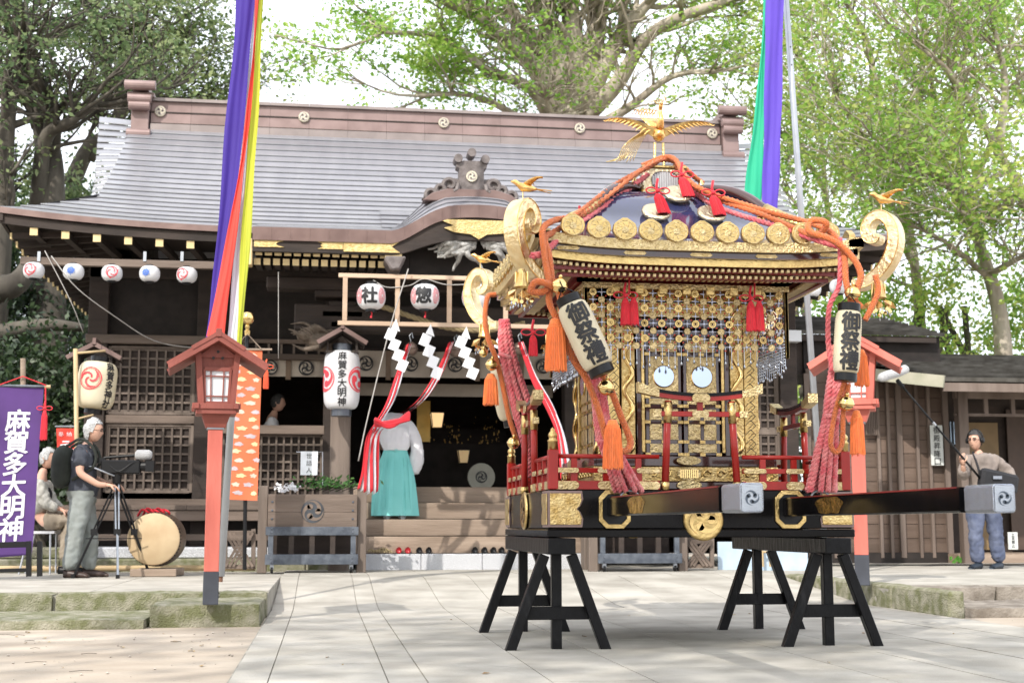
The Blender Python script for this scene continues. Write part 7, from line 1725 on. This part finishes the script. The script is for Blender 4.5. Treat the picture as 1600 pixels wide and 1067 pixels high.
# -- priest seen from behind, bowing on the steps
def priest():
    y = 18.05; x = W(617,800,y).x; z0 = 1.07-.2+.0
    z0 = .416+2*.218
    t = thing('person', 'person in white robe and turquoise pleated hakama seen from behind, bowing on the steps', 'person', (x, y, z0))
    P = lambda a, b_, c_: Vector((x+a, y+b_, z0+c_))
    J = [(P(0,.05,.92),.11,.10),(P(0,.13,1.12),.10,.09),(P(0,.28,1.27),.10,.08),(P(0,.44,1.38),.06),(P(0,.52,1.34),.05),
         (P(-.19,.28,1.30),.055),(P(-.25,.30,1.05),.04),(P(-.15,.45,.95),.03),(P(.19,.28,1.30),.055),(P(.25,.30,1.05),.04),(P(.15,.45,.95),.03),
         (P(-.10,.05,.8),.1),(P(-.10,.03,.45),.06),(P(-.10,.0,.06),.04),(P(.10,.05,.8),.1),(P(.10,.03,.45),.06),(P(.10,.0,.06),.04)]
    skinbody('body', J, [(0,1),(1,2),(2,3),(3,4),(2,5),(5,6),(6,7),(2,8),(8,9),(9,10),(0,11),(11,12),(12,13),(0,14),(14,15),(15,16)], SKIN, t)
    b = B(); hc = P(0,.58,1.28); head(b, hc, (0,.7,-.7)); part('head', b, SKIN, t, smooth=True); b = B(); hand(b, P(-.15,.45,.95), (.5,.8,.2), (0,0,1)); part('hand', b, SKIN, t, smooth=True); b = B(); hand(b, P(.15,.45,.95), (-.5,.8,.2), (0,0,1)); part('hand', b, SKIN, t, smooth=True)
    hair(t, hc, (0,.7,-.7), .1, mat('black_grey_hair', (0,0,0)), 1.0, 1.2)
    WR = mat('white_robe', (.88,.87,.91), .85, 0, col2=(.92,.91,.95), scale=3, bump=.9, bscale=5, trans=.1)
    # torso: rounded back with soft folds
    pk = [(.0,.90,.15,.13),(.02,.98,.185,.15),(.06,1.08,.195,.16),(.10,1.18,.19,.165),(.17,1.28,.175,.15),(.26,1.36,.15,.12),(.36,1.41,.12,.08),(.42,1.42,.04,.03)]
    prf_ = [tuple(pk[int(i/4)][q]*(1-(i%4)/4)+pk[min(7,int(i/4)+1)][q]*((i%4)/4) for q in range(4)) for i in range(29)]
    b = B(); n = 64; vs = []
    for (dy, z, rx, ry) in prf_:
        for k in range(n):
            a = 2*math.pi*k/n; q = 1+.035*math.sin(a*7+z*5)*(1.4-z)*1.6; vs.append(P(rx*q*math.cos(a), .04+dy+ry*q*math.sin(a), z))
    b.add(vs, [(i*n+k, i*n+(k+1)%n, (i+1)*n+(k+1)%n, (i+1)*n+k) for i in range(len(prf_)-1) for k in range(n)]+[tuple(range((len(prf_)-1)*n, len(prf_)*n))]); wrinkle(part('white_robe', b, WR, t, smooth=True).data, .022, (10,10,4)); 
    for sx in (-1,1):
        pts = smooth_path([P(sx*.08,.26,1.33),P(sx*.17,.20,1.25),P(sx*.26,.17,1.08),P(sx*.29,.18,.88),P(sx*.265,.20,.70),P(sx*.22,.22,.60)],8); m = len(pts)
        b = B(); b.tube(pts, list(np.interp(np.linspace(0,1,m), [0,.2,.45,.7,.9,1], [.05,.075,.085,.105,.095,.03])), 22, flat=.6); wrinkle(part('wide_sleeve', b, WR, t, smooth=True).data, .020, (12,12,5), sx)
    TQ = mat('turquoise_hakama', (.22,.68,.66), .75, 0, col2=(.28,.76,.74), scale=2, bump=.25, bscale=5, trans=.08)
    b = B(); n = 176; vs = []; lv = [(.91,.150,.12),(.85,.168,.135),(.75,.195,.155),(.6,.235,.18),(.45,.258,.19),(.3,.272,.20),(.15,.283,.205),(.045,.290,.21)]
    for i, (z, rx, ry) in enumerate(lv):
        for k in range(n):
            a = 2*math.pi*k/n; pl = ((k*11/n) % 1); fold = (.13*pl if pl < .75 else .39*(1-pl)*1.0)*(min(1, i/3.0))*(1+.3*math.sin(k*.21+i*.4))-.03*math.sin(a*3+i*.5)*min(1,i/3)
            vs.append(P(rx*(1+fold)*math.cos(a)+.0, .05+ry*(1+fold)*math.sin(a), z))
    b.add(vs, [(i*n+k, i*n+(k+1)%n, (i+1)*n+(k+1)%n, (i+1)*n+k) for i in range(len(lv)-1) for k in range(n)]); o = part('hakama', b, TQ, t)
    o.data.polygons.foreach_set('use_smooth', [True]*len(o.data.polygons)); o.data.set_sharp_from_angle(angle=R(30))
    b = B(); 
    for z in (.88,.925): b.lathe([(.158,-.02),(.163,0),(.158,.02)], 30, T(P(0,.05,z)) @ Matrix.Diagonal((1,.8,1,1)), cap=False)
    b.tube([P(.0,-.09,.90), P(.0,-.10,.90)], .02, 6); part('hakama_band', b, TQ, o)
    for sx in (-1,1): 
        for q in range(3): b = B(); b.bar(P(sx*(.05+.05*q),-.085,.80), P(sx*(.075+.06*q),-.165,.12), .004, .006); part('pleat_edge', b, mat('turquoise_fold', (.12,.52,.49), .8), o)
    for sx in (-1,1): shoe_(t, P(sx*.10,.0,0), (0,1,0), WR, .24)
priest()
# -- seated man behind the purple banner, man at the side window
def seated():
    y = 16.9; x = W(80,800,y).x; z0 = HP
    t = thing('person', 'seated man in beige trousers and dark vest, mostly hidden behind the purple banner', 'person', (x, y, z0))
    P = lambda a, b_, c_: Vector((x+a, y+b_, z0+c_))
    J = [(P(-.15,0,.62),.09,.09),(P(-.17,0,.85),.09,.10),(P(-.14,0,1.05),.09,.11),(P(-.12,0,1.18),.055),(P(-.10,0,1.25),.05),(P(-.12,-.2,1.05),.05),(P(-.02,-.22,.82),.04),(P(.14,-.15,.75),.03),(P(-.12,.2,1.05),.05),(P(-.02,.22,.82),.04),(P(.12,.15,.75),.03),
         (P(.02,-.10,.62),.09),(P(.24,-.10,.62),.07),(P(.20,-.12,.18),.045),(P(.02,.10,.62),.09),(P(.26,.10,.62),.07),(P(.24,.12,.18),.045)]
    E_ = [(0,1),(1,2),(2,3),(3,4),(2,5),(5,6),(6,7),(2,8),(8,9),(9,10),(0,11),(11,12),(12,13),(0,14),(14,15),(15,16)]
    skinbody('body', J, E_, SKIN, t)
    b = B(); hc = P(-.06,-.01,1.36); rt, u_ = head(b, hc, (1,-.3,0)); part('head', b, SKIN, t, smooth=True); b = B(); hand(b, P(.14,-.15,.75), (1,0,-.4), (0,0,1)); part('hand', b, SKIN, t, smooth=True); b = B(); hand(b, P(.12,.15,.75), (1,0,-.4), (0,0,1)); part('hand', b, SKIN, t, smooth=True); eyes_etc(t, hc, (1,-.3,0), rt, u_)
    hair(t, hc, (1,-.3,0), .1, mat('grey_hair', (0,0,0)))
    skinbody('pale_shirt', [(P(-.15,0,.68),.15,.15),(P(-.17,0,.85),.15,.155),(P(-.14,0,1.06),.145,.175),(P(-.12,-.2,1.06),.07),(P(-.02,-.22,.82),.06),(P(.10,-.17,.76),.045),(P(-.12,.2,1.06),.07),(P(-.02,.22,.82),.06),(P(.09,.17,.76),.045)], [(0,1),(1,2),(2,3),(3,4),(4,5),(2,6),(6,7),(7,8)], mat('checked_pale_shirt', (.34,.33,.29), .85, 0, col2=(.48,.47,.43), scale=20), t)
    skinbody('dark_vest', [(P(-.16,.02,.72),.155,.165),(P(-.18,.02,.88),.158,.165),(P(-.15,.02,1.06),.155,.17)], [(0,1),(1,2)], mat('black_cloth', (0,0,0)), t)
    skinbody('beige_trousers', [(P(-.13,0,.62),.15,.14),(P(.02,-.10,.62),.105),(P(.25,-.10,.62),.085),(P(.20,-.12,.14),.07),(P(.02,.10,.62),.105),(P(.27,.10,.62),.085),(P(.24,.12,.14),.07)], [(0,1),(1,2),(2,3),(0,4),(4,5),(5,6)], mat('beige_cloth', (.30,.25,.19), .85, 0, var=.12, bump=.4, bscale=10), t)
    shoe_(t, P(.20,-.12,0), (1,-.1,0), PLASTIC); shoe_(t, P(.25,.12,0), (1,.1,0), PLASTIC)
    c = thing('folding_chair', 'pale folding chair under the seated man behind the purple banner', 'chair', P(-.12,0,0)); b = B(); b.box(x-.33,x+.08,y-.2,y+.2,z0+.47,z0+.50); part('seat', b, PAPER, c)
    for dx in (-.30,.05):
        for dy in (-.18,.18): b = B(); b.tube([P(dx,dy,0),P(dx*.7,dy,.47)], .012, 6); part('leg', b, STEEL, c)
seated()
def windowman():
    y = 19.5; x = W(432,640,y).x; zf = 1.27; t = thing('person', 'man in white robe seen in profile through the dark side window of the hall', 'person', (x-.05, y, zf))
    P = lambda a, b_, c_: Vector((x+a, y+b_, zf+c_))
    J = [(P(-.1,0,.42),.10,.10),(P(-.1,0,.75),.10,.10),(P(-.07,0,.95),.09,.11),(P(-.03,0,1.07),.055),(P(-.02,0,1.12),.05),(P(-.07,-.2,.95),.06),(P(-.02,-.22,.7),.045),(P(.15,-.15,.65),.03),(P(-.07,.2,.95),.06),(P(-.02,.22,.7),.045),(P(.15,.15,.65),.03)]
    skinbody('body', J, [(0,1),(1,2),(2,3),(3,4),(2,5),(5,6),(6,7),(2,8),(8,9),(9,10)], SKIN, t)
    b = B(); hc = P(.02,0,1.22); rt, u_ = head(b, hc, (1,-.1,0)); part('head', b, SKIN, t, smooth=True); b = B(); hand(b, P(.15,-.15,.65), (1,0,0), (0,0,1)); part('hand', b, SKIN, t, smooth=True); b = B(); hand(b, P(.15,.15,.65), (1,0,0), (0,0,1)); part('hand', b, SKIN, t, smooth=True); hair(t, hc, (1,-.1,0), .1, mat('black_grey_hair', (0,0,0)))
    skinbody('white_robe', [(P(-.1,0,.40),.17,.16),(P(-.1,0,.75),.16,.17),(P(-.07,0,.96),.13,.18),(P(-.07,-.2,.96),.08),(P(-.02,-.22,.7),.08),(P(-.07,.2,.96),.08),(P(-.02,.22,.7),.08)], [(0,1),(1,2),(2,3),(3,4),(2,5),(5,6)], PAPER, t)
windowman()

# ================================================================== TREES
BARKG = mat('grey_bark', (.22,.18,.14), .9, 0, col2=(.50,.44,.36), scale=3, stretch=(1,1,.25), bump=.8, bscale=12)
BARKD = mat('dark_bark', (.045,.038,.03), .9, 0, col2=(.12,.105,.085), scale=3, stretch=(1,1,.3), bump=.8, bscale=12)
def leaves_mesh(name, pts, size, m, seed, par, drop=.3, flat=1.0):
    g = np.random.default_rng(seed); n = len(pts); c = np.array(pts, dtype=np.float32)
    d = g.normal(size=(n,3)); d[:,2] = d[:,2]*flat-drop; d /= np.linalg.norm(d,axis=1)[:,None]; e = g.normal(size=(n,3)); e[:,2] *= flat; e -= d*(e*d).sum(1)[:,None]; e /= np.linalg.norm(e,axis=1)[:,None]
    s_ = (size*g.uniform(.6,1.3,n))[:,None]; nn = np.cross(d, e)
    V = np.stack([c, c+d*s_*.5+e*s_*.30+nn*s_*.06, c+d*s_, c+d*s_*.5-e*s_*.30+nn*s_*.06], 1).reshape(-1,3)
    me = bpy.data.meshes.new(name); me.vertices.add(4*n); me.vertices.foreach_set('co', V.astype(np.float32).ravel())
    me.loops.add(4*n); me.loops.foreach_set('vertex_index', np.arange(4*n, dtype=np.int32)); me.polygons.add(n); me.polygons.foreach_set('loop_start', np.arange(0,4*n,4,dtype=np.int32)); me.polygons.foreach_set('loop_total', np.full(n,4,dtype=np.int32))
    me.materials.append(m); me.update(calc_edges=True); me.validate()
    if par is not None: me.transform(INV[par.name])
    o = bpy.data.objects.new(name, me); COL.objects.link(o); o.parent = par; return o
def grow_tree(name, lab, base, limbs, bark, lm, n_leaf, size, seed, levels=3, spread=1.0, cl=.55, ll=2.2, group=None, trunk_r=.4, branch_f=4, gap=.0, flatz=.8, bare=0):
    """limbs: list of (points, radius0) in world; leaf clumps gather around the twigs that fork from them"""
    g = random.Random(seed); t = thing(name, lab, 'tree', base, None, group); tips = []; bt = B(); bb = B()
    def fork(p, d, L_, r, lev):
        pts = [p]; dd = d.copy()
        for k in range(4):
            dd = (dd + Vector((g.uniform(-.35,.35), g.uniform(-.35,.35), g.uniform(-.22,.30)))).normalized(); pts.append(pts[-1]+dd*L_/4)
        bb.tube(pts, [r, r*.85, r*.7, r*.55, r*.4], 5 if lev < 2 else 4)
        if lev >= levels-1: tips.extend(pts[1:])
        else: tips.append(pts[-1])
        if lev < levels:
            for q in range(branch_f if lev == 0 else 3):
                i = g.randint(1, 4); nd = (dd + Vector((g.uniform(-1,1), g.uniform(-1,1), g.uniform(-.5,.6)))*.95).normalized(); fork(pts[i], nd, L_*g.uniform(.55,.8), r*.5, lev+1)
    for li, (pts, r0) in enumerate(limbs):
        sp_ = smooth_path(pts, 5); m = len(sp_); (bt if li == 0 else bb).tube(sp_, [max(.03, r0*(1-.75*i/m)) for i in range(m)], 10 if r0 > .15 else 7)
        if li == 0 and len(limbs) > 1: continue
        k = max(2, int(m*.5))
        for i in range(int(m*.25), m, max(1, m//7)):
            d = (sp_[min(i+1,m-1)]-sp_[max(i-1,0)]).normalized()
            for _ in range(2): fork(sp_[i], (d*.5+Vector((g.uniform(-1,1), g.uniform(-1,1), g.uniform(-.3,.7)))).normalized(), ll*g.uniform(.6,1.1), r0*.28, 1)
        fork(sp_[-1], (sp_[-1]-sp_[-2]).normalized(), ll, r0*.3, 1)
    part('trunk', bt, bark, t, smooth=True); part('branches', bb, bark, t, smooth=True)
    gg = np.random.default_rng(seed); tp = np.array([tuple(p) for p in tips]); 
    keep = gg.random(len(tp)) > gap
    if bare: keep &= (np.hypot(tp[:,0]-base[0], (tp[:,1]-base[1])*.5) > bare) | (gg.random(len(tp)) > .8)
    tp = tp[keep]
    idx = gg.integers(0, len(tp), n_leaf); c = tp[idx] + gg.normal(size=(n_leaf,3))*np.array([cl,cl,cl*flatz*.6])*spread*gg.choice([.35,.6,1.0], n_leaf)[:,None]
    # leaves sit in small flat sprays round their twig ends
    ns = n_leaf//8; sp_c = c[:ns]; k_ = np.repeat(np.arange(ns), 8)
    c = sp_c[k_] + gg.normal(size=(len(k_),3))*np.array([.15,.15,.05])*(size/.11)
    leaves_mesh('crown', c, size, lm, seed, t, flat=.45)
    return t
LF_C = leafmat('zelkova_leaf', (.16,.33,.05), (.30,.49,.09), (.48,.62,.15), .6)
LF_M = leafmat('maple_leaf', (.19,.36,.06), (.34,.53,.11), (.55,.60,.17), .6)
LF_D = leafmat('evergreen_leaf', (.08,.14,.06), (.18,.26,.11), (.33,.39,.18), .45)
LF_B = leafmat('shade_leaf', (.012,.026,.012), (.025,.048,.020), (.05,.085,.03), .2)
Yt = 31
V_ = lambda u, v, Y: W(u, v, Y)
grow_tree('zelkova_tree', 'huge pale-barked tree with many upright limbs rising behind the ridge of the hall', (V_(895,820,Yt).x, Yt, 0), [
    ([(V_(895,820,Yt).x, Yt, 0), V_(893,500,Yt), V_(890,260,Yt), V_(888,170,Yt), V_(900,80,Yt)], .85),
    ([V_(880,190,Yt), V_(845,120,Yt-.3), V_(800,70,Yt-1), V_(750,30,Yt-2), V_(690,0,Yt-3)], .30),
    ([V_(880,180,Yt), V_(850,100,Yt-.3), V_(800,20,Yt-.8), V_(770,-60,Yt-1)], .33),
    ([V_(885,170,Yt), V_(868,80,Yt-.4), V_(845,0,Yt-.6), V_(830,-90,Yt)], .36),
    ([V_(892,180,Yt), V_(895,80,Yt-.5), V_(890,0,Yt-.7), V_(885,-90,Yt-.8)], .38),
    ([V_(900,170,Yt), V_(925,80,Yt-.4), V_(940,0,Yt-.5), V_(955,-90,Yt-.6)], .36),
    ([V_(905,175,Yt), V_(950,90,Yt-.5), V_(990,30,Yt-1), V_(1040,-20,Yt-1.5)], .30),
    ([V_(912,185,Yt), V_(965,130,Yt-.5), V_(1010,60,Yt-1), V_(1080,20,Yt-2), V_(1180,-10,Yt-2)], .24),
    ([V_(870,210,Yt), V_(830,140,Yt-1), V_(760,110,Yt-1.5), V_(690,60,Yt-2), V_(600,50,Yt-3)], .16),
    ([V_(880,230,Yt), V_(820,190,Yt-1), V_(740,150,Yt-1.5), V_(650,150,Yt-2)], .12),
    ([V_(910,210,Yt), V_(980,170,Yt-1), V_(1050,120,Yt-1.5), V_(1130,110,Yt-2)], .14),
    ([V_(900,250,Yt), V_(860,170,Yt-1.2), V_(850,150,Yt-1.6)], .08)], BARKG, LF_C, 21000, .125, 11, ll=1.6, cl=.36, bare=2.6)
grow_tree('evergreen_tree', 'large dark evergreen tree with spreading limbs behind the left end of the roof', (V_(90,850,27).x, 27, 0), [
    ([(V_(90,850,27).x, 27, 0), V_(75,500,27), V_(80,330,27), V_(80,240,27), V_(60,190,27)], .42),
    ([V_(75,260,27), V_(60,180,27), V_(20,140,27), V_(-60,100,27)], .22), ([V_(78,250,27), V_(80,180,26.6), V_(50,100,26), V_(40,20,26)], .2),
    ([V_(60,330,27), V_(70,220,26.5), V_(110,190,26), V_(160,160,26)], .18), ([V_(-20,600,26), V_(0,350,26), V_(10,200,26), V_(30,60,26)], .3),
    ([V_(60,200,27), V_(20,60,27), V_(-20,-20,27)], .14)], BARKD, LF_D, 10000, .12, 5, ll=1.8, cl=.36)
grow_tree('evergreen_tree', 'second dark evergreen tree with a rounded sunlit crown beyond the left ridge end', (V_(150,850,30).x, 30, 0), [
    ([(V_(150,850,30).x, 30, 0), V_(130,500,30), V_(115,300,30), V_(130,250,30)], .35),
    ([V_(110,290,30), V_(140,230,30), V_(180,200,30), V_(190,120,30), V_(200,60,30)], .2), ([V_(140,250,30), V_(200,170,30), V_(235,155,30), V_(265,160,30)], .12),
    ([V_(180,190,30), V_(210,110,30), V_(240,60,30), V_(270,40,30)], .12), ([V_(170,150,30), V_(160,60,30), V_(140,-20,30)], .12), ([V_(210,180,30), V_(260,125,30), V_(290,140,30)], .08)], BARKD,
    leafmat('evergreen_leaf_sunlit', (.08,.13,.05), (.16,.23,.085), (.30,.35,.14), .4), 15000, .12, 23, ll=1.5, cl=.38)
def maple(lab, seed, trunk, extra, n, r0=.2, size=.125, lm=None, ll=1.9):
    base = trunk[0]; grow_tree('maple_tree', lab, base, [(trunk, r0)]+extra, BARKG, lm or LF_M, n, size, seed, ll=ll, cl=.40, group='pale green trees behind the side building', flatz=.55)
def G(u, Y): p = W(u, 822, Y); return Vector((p.x, Y, 0))
maple('pale green maple with a thick mottled trunk right of the boom microphone', 31, [G(1575,26), V_(1570,600,26), V_(1560,480,26), V_(1530,380,26), V_(1515,300,26)],
    [([V_(1530,380,26),V_(1480,280,26),V_(1460,200,26),V_(1455,100,25)],.10), ([V_(1515,300,26),V_(1560,200,26),V_(1600,120,26)],.09), ([V_(1540,430,26),V_(1480,380,25),V_(1420,350,25)],.07), ([V_(1520,320,26),V_(1440,260,25),V_(1380,230,24)],.08),
     ([V_(1545,430,26),V_(1600,400,25),V_(1650,380,25)],.08), ([V_(1500,300,26),V_(1500,150,26),V_(1520,0,26)],.1)], 12500, .24)
maple('pale green maple with a forked leaning trunk at the upper right edge', 32, [G(1640,24), V_(1650,600,24), V_(1630,400,24), V_(1590,290,24), V_(1560,240,24), V_(1530,180,24)],
    [([V_(1575,265,24),V_(1520,290,24),V_(1450,285,24)],.06), ([V_(1560,240,24),V_(1570,120,24),V_(1540,0,24)],.1), ([V_(1535,190,24),V_(1480,110,23),V_(1420,60,23)],.08), ([V_(1600,300,24),V_(1540,340,24),V_(1500,330,23)],.06)], 9000, .2)
maple('slender pale green maple rising behind the right flag pole', 33, [G(1430,28), V_(1440,600,28), V_(1430,420,28), V_(1400,280,28), V_(1370,150,28)],
    [([V_(1430,420,28),V_(1380,330,27),V_(1320,260,27)],.07), ([V_(1400,280,28),V_(1340,200,27),V_(1290,120,27)],.08), ([V_(1370,150,28),V_(1350,50,28),V_(1300,-20,28)],.09), ([V_(1400,250,28),V_(1440,130,28),V_(1440,0,28)],.09), ([V_(1430,450,28),V_(1370,430,27),V_(1310,420,27)],.05)], 11500, .17)
maple('pale green maple with loose lower branches beyond the right end of the hall', 34, [G(1330,32), V_(1330,600,32), V_(1310,450,32), V_(1290,300,32), V_(1280,150,32)],
    [([V_(1310,420,32),V_(1260,340,31),V_(1210,280,31)],.08), ([V_(1290,300,32),V_(1240,220,31),V_(1180,190,31)],.08), ([V_(1280,150,32),V_(1230,60,31),V_(1180,30,31)],.09), ([V_(1300,300,32),V_(1360,260,31),V_(1400,300,31)],.07)], 11000, .15)
# dark green thicket under the left eave and behind the buildings
def thicket(lab, u0, u1, v0, v1, Y, n, seed, lm, cat='bushes', nm='thicket'):
    g = np.random.default_rng(seed); a = W(u0,v1,Y); c = W(u1,v0,Y); k = max(8, int(n/450)); cx = np.stack([g.uniform(a.x,c.x,k), Y+g.uniform(-1.2,1.2,k), g.uniform(max(0,a.z),c.z,k)],1)
    i = g.integers(0,k,n); p = cx[i]+g.normal(size=(n,3))*np.array([.55,.5,.42])*g.choice([.4,.8,1.1],n)[:,None]
    t = thing(nm, lab, cat, ((a.x+c.x)/2, Y, 0)); leaves_mesh('leaf_mass', p, .12, lm, seed, t)['kind'] = 'stuff'
    b = B(); r_ = random.Random(seed)
    for q in range(int(k/5)+3):
        x = r_.uniform(a.x,c.x); b.tube(smooth_path([(x,Y,0),(x+r_.uniform(-.5,.5),Y,c.z*.4),(x+r_.uniform(-1,1),Y,c.z*.9)],3), .07, 5)
    part('stems', b, BARKD, t, smooth=True); return t
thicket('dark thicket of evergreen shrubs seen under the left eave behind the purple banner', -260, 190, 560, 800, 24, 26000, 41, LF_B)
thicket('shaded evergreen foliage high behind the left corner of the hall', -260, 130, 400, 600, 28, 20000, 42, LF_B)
thicket('sunlit grey-green shrubs rising behind the left roof corner', -200, 145, 300, 470, 29, 22000, 43, LF_D)
thicket('bright green bushes behind the right side building', 1240, 1700, 440, 640, 27, 15000, 44, LF_M)
# heavy limb crossing low at the left edge
b = B(); b.tube(smooth_path([G(-120,25), V_(-90,600,25), V_(-30,470,25), V_(30,440,25), V_(60,380,25.5)],5), [.4,.4,.38,.36,.34,.32,.3,.3,.28,.28,.27,.26,.25,.24,.22,.2,.18,.16,.14,.12,.1], 10); t = thing('leaning_tree', 'thick dark leaning trunk at the left edge under the eave', 'tree trunk', G(-120,25)); part('trunk', b, BARKD, t, smooth=True)
b = B(); b.tube(smooth_path([V_(-100,540,25), V_(0,520,25), V_(70,508,25), V_(130,512,25)],4), [.2,.19,.18,.17,.16,.15,.14,.13,.12,.11,.10,.09,.07], 8); part('limb', b, BARKD, t, smooth=True)
# far wood closing the view
def wood(x0, x1, Y, z1, n, seed):
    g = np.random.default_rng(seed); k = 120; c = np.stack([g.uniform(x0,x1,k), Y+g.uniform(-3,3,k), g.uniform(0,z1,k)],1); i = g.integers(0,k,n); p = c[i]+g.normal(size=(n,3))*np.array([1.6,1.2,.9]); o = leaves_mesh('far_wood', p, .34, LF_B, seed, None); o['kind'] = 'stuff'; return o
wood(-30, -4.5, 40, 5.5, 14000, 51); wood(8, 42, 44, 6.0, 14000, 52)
# shade trees of the grove behind and to the left of the viewer (they dapple the court)
for i, (x, y, h, n, sd) in enumerate(((-9.5,-6.5,13,5200,61),(-3.5,-12,15,5200,62),(-16,-1,14,4200,63),(3.5,-15,15,4200,65))):
    t = thing('grove_tree', ('tall grove tree near the viewer on the left','tall grove tree behind the viewer','tall grove tree far left of the court','tall grove tree behind the viewer on the right')[i], 'tree', (x,y,0), None, None)
    b = B(); b.tube(smooth_path([(x,y,0),(x+.2,y,h*.4),(x-.2,y+.2,h*.8)],4), [.35,.33,.31,.3,.28,.26,.24,.2,.16], 8); part('trunk', b, BARKG, t, smooth=True)
    g = np.random.default_rng(sd); k = 26; c = np.stack([x+g.uniform(-4.5,4.5,k), y+g.uniform(-4.5,4.5,k), h+g.uniform(-3,2.5,k)],1); ii = g.integers(0,k,n); p = c[ii]+g.normal(size=(n,3))*np.array([.8,.8,.5]); leaves_mesh('crown', p, .30, LF_M, sd, t)
# fallen leaves and twigs on the ground
b = B(); r8 = random.Random(12)
for k in range(150):
    x = r8.uniform(-4.5, 6); y = r8.uniform(6.4, 14); 
    if -.45 < x < 5.2:
        if r8.random() < .85: continue
        z = zpath(y)+.016
    else:
        if y > 10.6: continue
        z = .001
    s_ = r8.uniform(.012,.035); a = r8.uniform(0,6.28); d = Vector((math.cos(a),math.sin(a),0))*s_; e = Vector((-d.y,d.x,0))*.45
    b.add([Vector((x,y,z))-d, Vector((x,y,z+.006))+e, Vector((x,y,z))+d, Vector((x,y,z+.002))-e], [(0,1,2,3)])
o = part('fallen_leaves', b, mat('dry_leaf', (.22,.12,.05), .8, 0, col2=(.45,.33,.14), scale=2, world=True), None); o['kind'] = 'stuff'

# grit, pebbles and small stones on the sandy ground
pb = B(); r9 = random.Random(3); n_ = 0
for k in range(380):
    x = r9.uniform(-4.6,-.5) if r9.random() < .8 else r9.uniform(5.3, 8); y = r9.uniform(6.2, 10.9)
    s_ = r9.choice([.003,.004,.005,.006,.010]); a = r9.uniform(0,3.1)
    M = T((x,y,s_*.2)) @ Matrix.Rotation(a,4,'Z') @ Matrix.Diagonal((s_*1.3,s_,s_*.6,1))
    pb.add([(1,0,0),(0,1,0),(-1,0,0),(0,-1,0),(0,0,1),(0,0,-1)], [(0,1,4),(1,2,4),(2,3,4),(3,0,4),(1,0,5),(2,1,5),(3,2,5),(0,3,5)], M)
o = part('pebbles', pb, mat('pebble_grey', (.30,.26,.22), .9, 0, col2=(.50,.45,.39), scale=3, world=True), None); o['kind'] = 'stuff'
tw = B()
for k in range(14):
    x = r9.uniform(-4,-.6); y = r9.uniform(6.6,10.4); a = r9.uniform(-.6,.6); L_ = r9.uniform(.04,.16)
    tw.tube([(x,y,.004),(x+L_*.5*math.cos(a),y+L_*.5*math.sin(a)+.01,.006),(x+L_*math.cos(a),y+L_*math.sin(a),.003)], .0022, 4)
o = part('fallen_twigs', tw, BARKD, None); o['kind'] = 'stuff'
